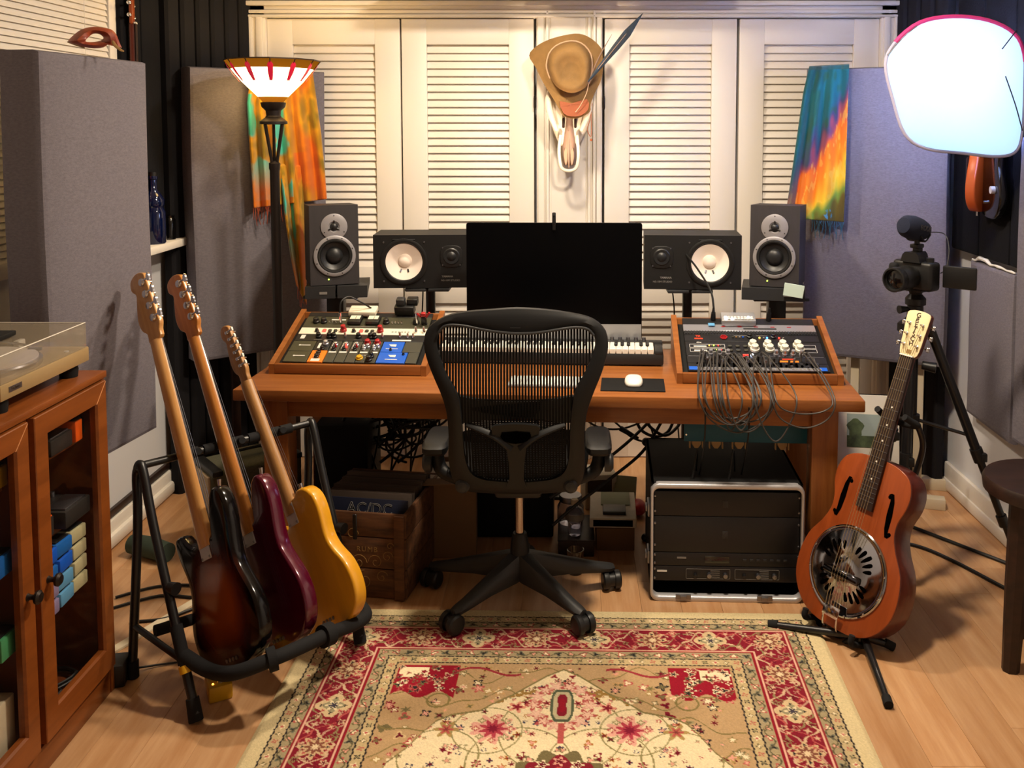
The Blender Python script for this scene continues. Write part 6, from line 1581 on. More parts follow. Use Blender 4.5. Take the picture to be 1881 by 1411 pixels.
part('wall_arm', MB().tube([(-.17, .115, 1.70), (-.08, .13, 1.70), (-.03, .13, 1.70)], .010, 10, 3), 'black_metal', sb); part('wall_plate', MB().rbox((-.031, .13, 1.70), (.008, .07, .1), .002), 'black_metal', sb)

# ------------------------------------------------------------------ camera on a tripod
tc = V((1.168, 3.10, 0)); tp_ = thing('tripod', 'tall black tripod with flip locks behind the resonator guitar', 'tripod', tc)
def TP(px, py, dy=0): return at(px, py, tc.y + dy)
hubz = TP(1690, 588).z
part('head', MB().lathe([(.03, hubz - .02), (.036, hubz), (.028, hubz + .012), (.026, hubz + .05), (.034, hubz + .055), (.034, hubz + .075), (.02, hubz + .09), (.024, hubz + .10), (.03, hubz + .105)], 24), 'black_plastic', tp_)
part('centre_column', MB().cyl((0, 0, hubz - .36), (0, 0, hubz), .014), 'black_metal', tp_)
part('shoulder', MB().lathe([(.04, hubz - .05), (.06, hubz - .035), (.06, hubz - .01), (.035, hubz)], 6), 'black_plastic', tp_)
part('pan_knob', MB().cyl((-.03, -.01, hubz + .04), (-.062, -.02, hubz + .04), .008, .014, 12), 'black_plastic', tp_); part('lock_knob', MB().cyl((.02, -.02, hubz - .15), (.06, -.04, hubz - .155), .014, .018, 12), 'black_plastic', tp_)
feet = [flr(1885, 1075), V((1.10, 2.99, 0)), V((1.16, 3.42, 0))]
for k, f in enumerate(feet):
    b = V((f.x, f.y, .01)); d = V((b.x - tc.x, b.y - tc.y, 0)).normalized(); a = tc + d * .05 + V((0, 0, hubz - .03))
    part('leg', MB().tube([a, a.lerp(b, .5)], .0165, 14, 0), 'black_metal', tp_, True)
    part('leg', MB().tube([a.lerp(b, .47), a.lerp(b, .76)], .013, 14, 0), 'black_metal', tp_, True)
    part('leg', MB().tube([a.lerp(b, .74), b], .0095, 12, 0), 'black_metal', tp_, True)
    part('flip_lock', MB().tube([a.lerp(b, .47), a.lerp(b, .52)], .021, 14, 0).rbox(a.lerp(b, .5) + V((.012, -.014, 0)), (.02, .02, .03), .004), 'black_plastic', tp_, True)
    part('flip_lock', MB().tube([a.lerp(b, .735), a.lerp(b, .775)], .018, 14, 0), 'black_plastic', tp_, True)
    part('rubber_foot', MB().tube([a.lerp(b, .96), b], .015, 12, 0), 'foam_pad', tp_, True)
    part('spreader', MB().tube([tc + V((0, 0, hubz - .34)), a.lerp(b, .42)], .006, 8, 0), 'black_metal', tp_, True)
part('spreader_collar', MB().cyl((0, 0, hubz - .36), (0, 0, hubz - .325), .024), 'black_plastic', tp_)
cz0 = hubz + .105; cmM = rotz(-52, (tc.x, tc.y, cz0)); cm = thing('video_camera', 'black stills camera with open screen on the tripod', 'camera', cmM)
part('body', MB().rbox((0, 0, .05), (.145, .062, .098), .012, 3), 'black_plastic', cm)
part('grip', MB().rbox((-.062, -.028, .046), (.032, .045, .085), .012, 3), 'foam_pad', cm)
part('pentaprism', MB().loft([[(x * f, y - .004, .096 + z) for x, y in ((-.036, -.036), (.036, -.036), (.03, .03), (-.03, .03))] for f, z in ((1, 0), (.8, .025), (.55, .034))]), 'black_plastic', cm, angle=30)
lettering('Canon', .0115, Mx.Translation(V((0, -.037, .1085))) @ Mx.Rotation(R(72), 4, 'X'), 'ink_white', cm, bold=.0004)
ln_ = part('lens', MB().lathe([(.036, .028), (.037, .05), (.040, .055), (.040, .10), (.0385, .105), (.041, .11), (.041, .135), (.036, .136), (.034, .125)], 36, Mx.Translation(V((0, 0, .046))) @ QF), 'black_plastic', cm)
part('front_glass', MB().lathe([(.034, .124), (.02, .129), (.004, .131)], 28, Mx.Translation(V((0, 0, .046))) @ QF), 'black_gloss', ln_)
part('hot_shoe', MB().rbox((0, .005, .135), (.024, .024, .012), .002), 'black_metal', cm)
part('flip_screen', MB().rbox((.135, .02, .05), (.108, .012, .075), .005, 2, Mx.Rotation(R(14), 4, 'Z')), 'black_plastic', cm)
part('plate', MB().rbox((0, 0, -.001), (.07, .05, .008), .002), 'black_metal', cm)
part('mode_dial', MB().cyl((.05, .0, .096), (.05, .0, .112), .013, n=16), 'black_plastic', cm)
mic = thing('microphone', 'navy foam covered microphone on top of the camera', 'microphone', cmM @ Mx.Translation(V((0, .0, .142))))
part('mount', MB().rbox((0, .0, .006), (.03, .04, .014), .003).tube([(0, 0, .012), (0, .0, .035)], .009, 10, 0), 'black_plastic', mic)
part('cradle', MB().tube([(-.03, -.03, .045), (-.03, 0, .024), (-.03, .03, .045)], .003, 6, 4).tube([(.03, -.03, .045), (.03, 0, .024), (.03, .03, .045)], .003, 6, 4).tube([(-.03, 0, .024), (.03, 0, .024)], .004, 6, 0), 'black_metal', mic)
wM = Mx.Translation(V((0, -.012, .066))) @ Mx.Rotation(R(-12), 4, 'X')
mb = MB(); rings = []
for yy, rr_ in ((-.078, .012), (-.074, .026), (-.055, .037), (-.02, .041), (.02, .038), (.05, .031), (.066, .02), (.07, .008)): rings.append([(rr_ * math.cos(a) * .95, yy, rr_ * math.sin(a)) for a in [2 * math.pi * k / 24 for k in range(24)]])
mat('navy_foam', '141b30', .95, bump=.5, bscale=500)
part('wind_cover', mb.loft(rings, M=wM), 'navy_foam', mic)
lettering('RODE', .024, wM @ Mx.Translation(V((.0395, .0, .002))) @ basis(V((0, 0, 0)), (0, 1, 0), (0, 0, 1), (1, 0, 0)), 'cable_grey', mic, bold=.0005)
cable('cord', [tuple(cmM @ V(p)) for p in ((.0, .07, .19), (.04, .1, .185), (.07, .08, .14), (.08, .05, .08), (.07, .03, .06))], .0018, 'thin black cord from the microphone to the camera')

# ------------------------------------------------------------------ stool
sc_ = V((1.375, 2.60, 0)); sz = .54
sl_ = thing('stool', 'dark wooden round stool at the right edge', 'stool', sc_)
part('seat', MB().lathe([(.155, sz - .045), (.172, sz - .038), (.175, sz - .012), (.168, sz), (.13, sz - .004), (.06, sz - .010), (.005, sz - .011)], 48), 'dark_wood', sl_)
for a in (203, 345, 85):
    ca, sa = math.cos(R(a)), math.sin(R(a)); rings = []
    for f, wd in ((0, .034), (.5, .031), (1, .024)):
        c = V((.10 * ca + (.125 * ca - .10 * ca) * f - (.02 if a == 200 else 0) * f, .10 * sa + .03 * sa * f, (sz - .04) * (1 - f))); rings.append([(c.x + wd * math.cos(q), c.y + wd * math.sin(q), c.z) for q in [2 * math.pi * k / 8 + .2 for k in range(8)]])
    part('leg', MB().loft(rings), 'dark_wood', sl_, angle=25)

# ------------------------------------------------------------------ things on the right wall
WX = XR - .055
mo = thing('mandolin', 'orange sunburst pear shaped instrument hung on the dark right wall', 'mandolin', (WX, 3.52, 1.2))
mM = basis(V((WX - .05, 3.50, at(1790, 388, 3.50).z)), V((.78, .62, 0)).normalized() * -1, V((.62, -.78, 0)).normalized(), V((0, 0, 1)))
MO = cr2([(0, 0), (.03, .006), (.055, .04), (.062, .09), (.055, .14), (.042, .19), (.028, .235), (-.028, .235), (-.042, .19), (-.055, .14), (-.062, .09), (-.055, .04), (-.03, .006)], 3)
inv = WM[mo.name].inverted()
part('body', MB().prism(MO, 0, .04, .006, mM), 'mandolin_orange', mo, True)
part('fretboard', MB().box((0, -.004, .29), (.03, .008, .32), mM), 'rosewood', mo, True)
part('pick_guard', MB().prism([(.018, .06), (.05, .08), (.05, .2), (.02, .22)], -.003, 0, 0, mM), 'rosewood', mo, True); part('bridge', MB().box((0, -.005, .11), (.05, .008, .012), mM), 'chrome', mo, True)
part('pickup', MB().rbox((0, -.004, .15), (.04, .008, .03), .002, 1, mM), 'dull_steel', mo, True); part('headstock', MB().prism(rrect(.055, .1, .012, 3, 0, .50), -.004, .008, .002, mM), 'mandolin_orange', mo, True)
part('strap_button', MB().cyl(mM @ V((0, .02, 0)), mM @ V((0, .02, -.016)), .005, n=10), 'chrome', mo, True); part('hook', MB().cyl(mM @ V((0, .0, .46)), mM @ V((.0, .09, .46)), .006, n=8), 'black_metal', mo, True)
bg = thing('black_guitar', 'black glossy guitar hung on the right wall behind the orange one', 'guitar', (WX, 3.40, 1.2))
bM = basis(V((WX - .034, 3.40, at(1820, 402, 3.40).z)), V((.10, .995, 0)).normalized() * -1, V((.995, -.10, 0)), V((0, 0, 1)))
BO = cr2([(0, 0), (.06, .008), (.10, .05), (.11, .1), (.095, .16), (.08, .2), (.088, .25), (.085, .30), (.05, .325), (-.05, .325), (-.085, .30), (-.088, .25), (-.08, .2), (-.095, .16), (-.11, .1), (-.10, .05), (-.06, .008)], 3)
part('body', MB().prism(BO, 0, .03, .006, bM), 'black_gloss', bg, True); part('knob', MB().cyl(bM @ V((.055, 0, .11)), bM @ V((.055, -.014, .11)), .014, n=14), 'pearl', bg, True); part('knob', MB().cyl(bM @ V((-.03, 0, .06)), bM @ V((-.03, -.01, .06)), .006, n=10), 'chrome', bg, True)
part('neck', MB().rbox((0, -.006, .5), (.045, .018, .4), .005, 2, bM), 'rosewood', bg, True)
ag = thing('clear_stand', 'clear acrylic bar holder on the right wall at the frame edge', 'wall bracket', (WX, 3.33, 1.3))
q0 = at(1853, 425, 3.38); q1 = at(1866, 283, 3.34)
part('bar', MB().rbox((0, 0, 0), (.03, .03, (q1 - q0).length), .003, 1, Mx.Translation((q0 + q1) / 2)), 'clear_acrylic', ag, True)
for f in (.12, .4, .85): part('clip', MB().rbox(q0.lerp(q1, f) + V((.012, -.02, 0)), (.03, .012, .014), .003), 'chrome', ag, True)
part('foot', MB().rbox(q0 + V((0, 0, .0)), (.045, .045, .03), .004), 'clear_acrylic', ag, True); part('arm', MB().cyl(q0.lerp(q1, .5), q0.lerp(q1, .5) + V((.1, .02, 0)), .008), 'black_metal', ag, True)

# ------------------------------------------------------------------ left wall things
mk = thing('mask', 'reddish carnival mask resting on top of the large grey panel', 'mask', at(176, 92, 2.78))
def MP(px, py, d=0): return at(px, py, 2.80 + d)
ou_ = [(124, 77), (138, 62), (152, 53), (172, 49), (192, 51), (206, 55), (214, 64), (218, 74), (222, 84), (226, 93), (218, 90), (211, 80), (206, 74), (200, 80), (190, 87), (172, 89), (152, 86), (140, 82)]
inn = [(157, 76), (164, 67), (172, 62), (183, 63), (190, 69), (186, 74), (172, 77)]
O = cr2(ou_, 3); I_ = cr2(inn, 3); n = 60
def resample(P, n, c):
    P = [V(p) for p in P]; c = V(c); out = []
    for k in range(n):
        a = 2 * math.pi * k / n; d = V((math.cos(a), math.sin(a))); best = None
        for i in range(len(P)):
            p, q = P[i] - c, P[(i + 1) % len(P)] - c; e = q - p; den = d.x * e.y - d.y * e.x
            if abs(den) < 1e-9: continue
            t = (p.x * e.y - p.y * e.x) / den; u = (p.x * d.y - p.y * d.x) / den
            if t > 0 and 0 <= u <= 1: best = t if best is None else max(best, t)
        out.append(c + d * (best or 1))
    return out
Or, Ir = resample(O, n, (172, 71)), resample(I_, n, (172, 71)); rings = []
for f, d in ((0, 0), (.15, -.012), (.5, -.022), (.85, -.014), (1, -.006), (.85, -.006), (.5, -.012), (.15, -.004)):
    rings.append([tuple(MP(*(Or[k].lerp(Ir[k], f)), d + .0006 * (Or[k].x - 172))) for k in range(n)])
rings.append(rings[0]); part('shell', MB().loft(rings, cap=False), 'mask_red', mk, True)
part('ribbon', MB().tube([MP(207, 75, -.004), MP(212, 84, -.016), MP(222, 92, -.02), MP(228, 94, -.016)], [.004, .007, .006, .002], 8, 4, flat=.35), 'hat_felt', mk, True)
part('edge_trim', MB().tube([MP(124, 77, -.002), MP(140, 83, -.006), MP(155, 87.5, -.008)], .0022, 6, 4), 'ink_gold', mk, True)
btp = V((-1.655, 3.66, 1.091)); bt = thing('bottle', 'dark blue glass bottle standing on the left window ledge', 'bottle', btp)
part('body', MB().lathe([(.040, 0), (.044, .006), (.044, .125), (.040, .135), (.036, .145), (.041, .155), (.041, .175), (.030, .195), (.016, .215), (.014, .255), (.018, .258), (.018, .268), (.013, .27)], 32), 'blue_bottle', bt); part('cap', MB().cyl((0, 0, .268), (0, 0, .285), .015, n=18), 'black_plastic', bt)
solo('jar', MB().lathe([(.024, 0), (.026, .08), (.02, .09), (.022, .1)], 20, Mx.Translation(V((-1.655, 3.80, 1.091)))), 'black_gloss', 'small black jar beside the blue bottle on the window ledge', 'jar')
uk = thing('ukulele', 'small hung guitar showing tuners and neck on the left wall beside the window', 'guitar', (-1.67, 3.52, 1.7))
uM = basis(V((-1.655, 3.53, 1.60)), V((.3, -.95, 0)).normalized(), V((-.95, -.3, 0)).normalized(), V((0, 0, 1)))
part('neck', MB().rbox((0, .0, .17), (.032, .022, .36), .008, 2, uM), 'mahogany_side', uk, True); part('fretboard', MB().rbox((.0, -.013, .17), (.036, .005, .36), .001, 1, uM), 'rosewood', uk, True)
part('headstock', MB().rbox((0, 0, .42), (.06, .014, .16), .006, 2, uM), 'mahogany', uk, True)
for s in (-1, 1):
    for k in range(3): part('tuner', MB().cyl(uM @ V((s * .03, .002, .37 + k * .045)), uM @ V((s * .05, .002, .37 + k * .045)), .003, n=8).sphere(uM @ V((s * .056, .002, .37 + k * .045)), .009, 10, 8), 'chrome', uk, True)
part('nut', MB().box((0, -.012, .345), (.038, .008, .006), uM), 'pearl', uk, True)
part('body', MB().prism([(x * .95, z - .31) for x, z in BO], -.01, .05, .008, uM), 'mahogany', uk, True)

# ------------------------------------------------------------------ under the desk, right: rack case
kM = rotz(-2.2, (.265, 2.945, 0)); kW, kH, kD = .492, .392, .44
rc = thing('rack_case', 'black flight case of rack gear with an aluminium rim, on the floor under the desk', 'rack case', kM)
part('shell', MB().box((kW / 2, kD / 2 + .01, .004), (kW, kD, .008)).box((kW / 2, kD / 2 + .01, kH - .004), (kW, kD, .008)).box((.004, kD / 2 + .01, kH / 2), (.008, kD, kH)).box((kW - .004, kD / 2 + .01, kH / 2), (.008, kD, kH)).box((kW / 2, kD + .006, kH / 2), (kW, .008, kH)), 'black_matte', rc)
def ring_prism(o, i, y0, y1): 
    r = [[(x, y, z) for x, z in q] for q, y in ((o, y1), (o, y0 + .003), ([(a + (b - a) * .2, c + (d - c) * .2) for (a, c), (b, d) in zip(o, i)], y0), ([(a + (b - a) * .8, c + (d - c) * .8) for (a, c), (b, d) in zip(o, i)], y0), (i, y0 + .003), (i, y1))]
    r.append(r[0]); return MB().loft(r, cap=False)
part('rim', ring_prism(rrect(kW + .006, kH + .004, .028, 6, kW / 2, kH / 2), rrect(kW - .012, kH - .03, .02, 6, kW / 2, kH / 2 + .001), -.006, .02), 'aluminium', rc, angle=60)
zz = kH - .028
for k, (h, lb) in enumerate(((.084, None), (.122, None), (.046, 'rack unit with a dim display'), (.052, 'rack unit with two outlined knob groups'))):
    p = part('rack_panel', MB().rbox((kW / 2, .018, zz - h / 2), (.475, .012, h - .0016), .002), 'panel_black', rc, label=lb)
    for xx in (.012, kW - .012):
        for q in (.2, .8): part('screw', MB().lathe([(.004, 0), (.003, .003)], 10, Mx.Translation(V((xx, .012, zz - h * q))) @ QF), 'dull_steel', p)
    if k < 2: part('emblem', MB().rbox((kW / 2 - .005, .0115, zz - h / 2), (.018, .002, .024), .002), 'charcoal_plastic', p)
    if k == 2:
        part('display', MB().rbox((kW / 2 - .03, .0112, zz - h / 2), (.08, .002, .024), .001), 'black_gloss', p)
        for q in range(7): part('button', MB().rbox((kW / 2 + .06 + q * .022, .0108, zz - h / 2), (.012, .003, .008), .001), 'charcoal_plastic', p)
        part('label', MB().box((.1, .0115, zz - h * .4), (.03, .001, .006)), 'ink_grey', p)
    if k == 3:
        part('maker_mark', MB().box((.036, .0115, zz - h * .35), (.032, .001, .006)), 'ink_white', p)
        for bx in (.115, .275):
            part('outline', ring_prism(rrect(.145, .034, .003, 2, bx + .072, zz - h / 2), rrect(.142, .031, .002, 2, bx + .072, zz - h / 2), .0112, .012), 'ink_grey', p)
            for q, r_ in ((.03, .006), (.075, .008), (.128, .008)): part('knob', MB().lathe([(r_, 0), (r_ * .9, .012), (r_ * .3, .013)], 14, Mx.Translation(V((bx + q, .012, zz - h * .55))) @ QF), 'dull_steel' if q > .05 else 'black_plastic', p)
            for q in range(4): part('mark', MB().box((bx + .095 + .0 * q, .0115, zz - h * .3 - q * .007), (.03, .001, .0016)), 'ink_grey', p)
    zz -= h
for xx in (.105, .37): part('latch', MB().rbox((xx, -.007, .016), (.05, .006, .018), .002).rbox((xx, -.011, .016), (.022, .006, .012), .002), 'dull_steel', rc)
for z in (.13, .29): part('side_latch', MB().rbox((-.006, .06, z), (.012, .06, .045), .004).rbox((-.014, .06, z), (.008, .03, .02), .002), 'dull_steel', rc)
for x in (0, kW):
    for z in (.012, kH - .012): part('corner_ball', MB().sphere((x, kD - .002, z), .016, 12, 8), 'black_plastic', rc)
for i, (xa, xb) in enumerate(((.135, .16), (.255, .30))):
    a = kM @ V((xa, .05, kH)); part('jack', MB().cyl((xa, .05, kH - .002), (xa + .006, .055, kH + .024), .006, .004, 10), 'cable_rubber', rc)
    cable('hanging_lead', [a + V((.006, .005, .024)), a + V((.02, .02, .09)), V((xb + .27, 3.10, .30)), V((xb + .272, 2.925, .54)), V((xb + .27, 2.90, .66))], .0028, ['thin lead running up from the left of the rack case top to the desk', 'thin lead running up from the middle of the rack case top to the desk'][i])
# teal unit hung below the desk
tM = DM @ Mx.Translation(V((1.505, .10, 0))); te = thing('teal_rack_unit', 'teal metal unit hung under the right half of the desk', 'rack unit', tM @ Mx.Translation(V((0, 0, .492))))
part('front_panel', MB().rbox((.238, .03, .0425), (.476, .006, .083), .002), 'teal_metal', te); part('housing', MB().rbox((.238, .14, .044), (.45, .2, .07), .003), 'black_matte', te)
for x in (.02, .456): part('hanger', MB().rbox((x, .14, .114), (.02, .12, .068), .002), 'pale_timber', te)
for x in (.008, .468): part('screw', MB().lathe([(.004, 0), (.003, .003)], 10, Mx.Translation(V((x, .027, .025))) @ QF), 'chrome', te)
for i, x in enumerate((.045, .112, .19, .335)):
    c = part('connector', MB().prism([(x - .017, 0), (x + .017, 0), (x + .016, -.02), (x + .006, -.034), (x - .006, -.034), (x - .016, -.02)], .06, .09, .003), 'tan_plastic', te)
    for s in (-1, 1): part('clip', MB().rbox((x + s * .022, .075, -.018), (.005, .02, .036), .001), 'tan_plastic', c)
    part('ribbon', MB().rbox((x, .075, .004), (.03, .012, .01), .001), 'black_plastic', c)

# boxes and bottles between the chair and the case
cbx = thing('cardboard_box', 'small brown cardboard box on the floor under the white tray', 'box', (.165, 3.42, 0))
part('carton', MB().rbox((0, 0, .042), (.14, .24, .084), .003), 'cardboard', cbx); part('flap', MB().box((0, -.06, .0848), (.13, .1, .001)), 'cardboard', cbx)
wt = thing('white_tray', 'white open box with a dark front window left of the rack case', 'box', rotz(-2, (.16, 3.42, .086)))
part('tray', MB().rbox((0, 0, .02), (.172, .25, .036), .003), 'paper', wt); part('window', MB().box((0, -.1258, .02), (.145, .002, .024)), 'hole_black', wt)
part('device', MB().rbox((.005, -.06, .044), (.085, .07, .014), .003), 'black_plastic', wt); part('leaflet', MB().rbox((.01, .05, .041), (.11, .12, .004), .001), 'paper_green', wt)
t = thing('document_box', 'white printed box of papers behind the white tray', 'box', rotz(8, (.115, 3.74, 0)))
part('carton', MB().rbox((0, 0, .07), (.13, .13, .14), .003), 'paper', t); part('picture', MB().box((-.005, -.0655, .095), (.10, .001, .05)), 'record_sleeve', t)
t = thing('book', 'pale paperback leaning beside the printed box', 'book', rotz(-14, (.215, 3.64, 0)) @ Mx.Rotation(R(-20), 4, 'X'))
part('pages', MB().rbox((0, .01, .07), (.085, .02, .14), .002), 'paper', t); part('cover', MB().rbox((0, -.002, .07), (.088, .003, .144), .001), 'paper_green', t)
solo('rag', MB().sphere((.27, 3.62, .03), (.035, .05, .03), 14, 9), 'led_amber' if 0 else 'knob_red', 'crumpled red rag on the floor between the papers and the rack case', 'cloth')
lb_ = thing('low_box', 'flat dark box on the floor under the chair carrying the bottle', 'box', (.02, 3.34, 0)); part('carton', MB().rbox((0, .02, .03), (.13, .22, .06), .003), 'dark_wood', lb_); part('lid', MB().rbox((0, .02, .0605), (.134, .224, .004), .001), 'dark_wood', lb_)
bo = thing('water_bottle', 'clear plastic water bottle with a pinkish cap', 'bottle', (.015, 3.30, .0635))
part('body', MB().lathe([(.022, 0), (.025, .006), (.024, .03), (.026, .05), (.034, .058), (.034, .085), (.030, .095), (.014, .105), (.012, .112)], 28), 'clear_acrylic', bo); part('label', MB().lathe([(.0346, .06), (.0346, .083)], 28, cap=False), 'ink_grey', bo); part('cap', MB().lathe([(.014, .110), (.014, .128), (.012, .131)], 20), 'pale_timber', bo)
jr = thing('glass_jar', 'round glass jar with a metal lid behind the water bottle', 'jar', (.0, 3.41, .0635)); part('glass', MB().lathe([(.045, 0), (.05, .01), (.05, .06), (.042, .075), (.04, .085)], 28), 'clear_acrylic', jr); part('lid', MB().lathe([(.043, .083), (.043, .1), (.04, .104), (.01, .104)], 28), 'dull_steel', jr)
tg = solo('tumbler', MB().lathe([(.024, .0), (.026, .004), (.030, .085), (.0275, .085), (.0235, .008), (.002, .006)], 28, Mx.Translation(V((.017, 3.13, 0.001)))), 'glass', 'empty glass tumbler on the floor under the chair', 'glass')
# cables right under the desk
for i, (pts, lb) in enumerate((
    ([(1195, 772, 3.5), (1150, 815, 3.4), (1080, 870, 3.35), (1010, 915, 3.3)], 'upper of two black cables slanting down from the desk to the chair'),
    ([(1215, 775, 3.45), (1180, 830, 3.35), (1120, 880, 3.3), (1055, 930, 3.25), (1015, 965, 3.22)], 'lower of two black cables slanting down from the desk to the chair'),
    ([(1068, 765, 3.5), (1100, 785, 3.52), (1140, 788, 3.54), (1178, 775, 3.5), (1190, 762, 3.46)], 'black cable sagging under the desk right of the chair'),
    ([(1112, 762, 3.56), (1135, 780, 3.5), (1160, 803, 3.46), (1190, 812, 3.45), (1222, 806, 3.42)], 'black cable with an inline plug under the desk'),
    ([(1165, 762, 3.5), (1178, 790, 3.48), (1205, 802, 3.46), (1228, 792, 3.5), (1240, 764, 3.5)], 'thick black cable loop under the desk near the teal unit'),
    ([(1180, 762, 3.42), (1195, 785, 3.42), (1222, 800, 3.4), (1246, 782, 3.46), (1250, 764, 3.5)], 'second thick cable loop under the desk near the teal unit'),
    ([(1186, 765, 3.55), (1200, 800, 3.55), (1198, 840, 3.6), (1204, 900, 3.65)], 'black cable hanging down behind the rack case'))):
    cable('cable', [at(*p) for p in pts], .006 if i in (0, 1, 4, 5) else .004, lb)
part('inline_plug', MB().cyl(at(1140, 787, 3.495), at(1172, 806, 3.455), .011, .007, 12), 'cable_rubber', [o for o in COL.objects if o.get('label', '').startswith('black cable with an inline')][0], True)

# ------------------------------------------------------------------ under the desk, left: record crate, box, tangle
cM = rotz(-9, (-.868, 2.99, 0)); cw_, chh, cd_ = .335, .288, .38
cr = thing('record_crate', 'brown wooden crate full of records under the left side of the desk', 'crate', cM)
for z0, z1 in ((.004, .10), (.103, .205), (.208, chh)):
    part('board', MB().rbox((cw_ / 2, .006, (z0 + z1) / 2), (cw_, .012, z1 - z0), .002), 'crate_wood', cr); part('board', MB().rbox((cw_ / 2, cd_ - .006, (z0 + z1) / 2), (cw_, .012, z1 - z0), .002), 'crate_wood', cr)
    for x in (.006, cw_ - .006): part('board', MB().rbox((x, cd_ / 2, (z0 + z1) / 2), (.012, cd_ - .026, z1 - z0), .002), 'crate_wood', cr)
part('bottom_board', MB().rbox((cw_ / 2, cd_ / 2, .008), (cw_ - .026, cd_ - .026, .012), .002), 'crate_wood', cr)
for x in (.022, cw_ - .022): part('corner_post', MB().rbox((x, -.005, chh / 2), (.034, .009, chh - .004), .002), 'crate_wood', cr)
lettering('RUMB', .024, face_front((.20, -.0008, .165)), 'ink_gold', cr, spacing=1.25)
mb = MB()
def swirl(cx, cz, r0, r1, a0, a1, n=22): return [(cx + (r0 + (r1 - r0) * k / n) * math.cos(R(a0 + (a1 - a0) * k / n)), -.0008, cz + (r0 + (r1 - r0) * k / n) * math.sin(R(a0 + (a1 - a0) * k / n))) for k in range(n + 1)]
for args in ((.17, .12, .03, .004, 0, 520), (.23, .125, .026, .004, 180, -300), (.27, .145, .02, .003, 0, 480), (.19, .06, .035, .006, 90, 560), (.25, .075, .022, .003, 20, 460), (.15, .215, .022, .003, 0, 420), (.28, .18, .014, .002, 0, 400)):
    part('scroll_print', MB().tube(swirl(*args), .0011, 5, 1), 'ink_gold', cr, kind='stuff')
part('iron_clip', MB().rbox((.165, -.014, .245), (.014, .006, .085), .002, 1, Mx.Rotation(R(0), 4, 'Y')), 'black_metal', cr)
for k in range(14):
    dz = .012 * ((k * 5) % 7) / 7; y_ = .045 + k * .017
    rM = cM @ Mx.Translation(V((cw_ / 2 + random.uniform(-.004, .004), y_, .015))) @ Mx.Rotation(R(-9 if k else -7), 4, 'X')
    if k == 0:
        r = thing('record', 'dark blue record sleeve with outlined letters at the front of the crate', 'record', rM)
        part('sleeve', MB().rbox((0, 0, .148), (.288, .004, .285), .001), 'record_blue', r)
        lettering('AC/DC', .052, Mx.Translation(V((.01, -.0024, .256))) @ QF, 'ink_grey', r, outline=True)
    else:
        r = thing('record', 'brownish record sleeve standing in the crate behind the blue one', 'record', rM, 'records in the crate'); part('sleeve', MB().rbox((0, 0, .148 + dz / 2), (.295, .0045, .29 + dz), .001), 'record_sleeve', r)
t = thing('brown_box', 'open brown cardboard box behind the record crate', 'box', rotz(4, (-.435, 3.24, 0)))
for c, d in (((0, 0, .15), (.19, .006, .29)), ((0, .22, .15), (.19, .006, .29)), ((-.092, .11, .15), (.006, .214, .29)), ((.092, .11, .15), (.006, .214, .29)), ((0, .11, .005), (.19, .214, .008))): part('panel', MB().box(c, d), 'cardboard', t)
part('flap', MB().box((0, -.03, .296), (.19, .06, .003)), 'cardboard', t); part('papers', MB().rbox((0, .11, .27), (.15, .18, .03), .003), 'paper', t)
bb = thing('bass_cabinet', 'black speaker cabinet standing in the dark at the left under the desk', 'speaker', (-.86, 3.45, 0))
part('box', MB().rbox((0, .06, .22), (.20, .24, .44), .006), 'black_matte', bb); part('grille', MB().rbox((0, -.062, .22), (.18, .006, .41), .002), 'dark_curtain', bb)
sw = thing('dark_filler_box', 'added black box keeping the floor space behind the chair dark', 'speaker', (-.215, 3.52, 0))  # added black box, makes the space behind the chair look dark
part('box', MB().rbox((0, 0, .155), (.30, .24, .30), .006), 'black_matte', sw); part('grille', MB().rbox((0, -.122, .155), (.27, .006, .27), .003), 'black_matte', sw)
for x in (-.12, .12):
    for y in (-.09, .09): part('foot', MB().cyl((x, y, 0), (x, y, .006), .014), 'foam_pad', sw)
random.seed(21)
for k in range(26):
    c = V((-.67 + random.uniform(-.14, .13), 3.52 + random.uniform(-.06, .06), .46 + random.uniform(-.08, .06))); r_ = random.uniform(.05, .11); ph = random.random() * 6; tl_ = random.uniform(-.5, .5)
    pts = [c + V((r_ * 1.1 * math.cos(ph + a), r_ * .35 * math.sin(2 * a + ph) + .02 * tl_, r_ * .7 * math.sin(ph + a * 1.1) - .012 * a)) for a in [i * .6 for i in range(0, random.randint(9, 13))]]
    cable('cable', pts, random.choice((.004, .0045, .006)), 'black cable in the knotted tangle under the left side of the desk', group='tangled cables under the left side of the desk', sm=3)
for k in range(9):
    x = -.78 + .03 * k + random.uniform(-.01, .01); y_ = 3.5 + random.uniform(-.06, .06)
    cable('cable', [V((x + .02, y_, .63)), V((x + random.uniform(-.03, .03), y_, .5)), V((x + random.uniform(-.03, .03), y_ - .02, .36)), V((x + random.uniform(-.05, .05), y_ - .04, .18)), V((x + random.uniform(-.06, .06), y_ - .1, .012))], .004, 'black cable hanging from the tangle to the floor', group='cables hanging down under the left side of the desk')
for k, (a, b, c, lb) in enumerate(((738, 762, 800, 'black cable beside the left speaker pole below the desk'), (770, 775, 860, 'slanting black cable right of the left speaker pole'))):
    cable('cable', [at(a + 40, 764, 3.5), at(a + 20, 790, 3.5), at(a - 10, 825, 3.48), at(a - 40, 850, 3.45)], .006, lb)

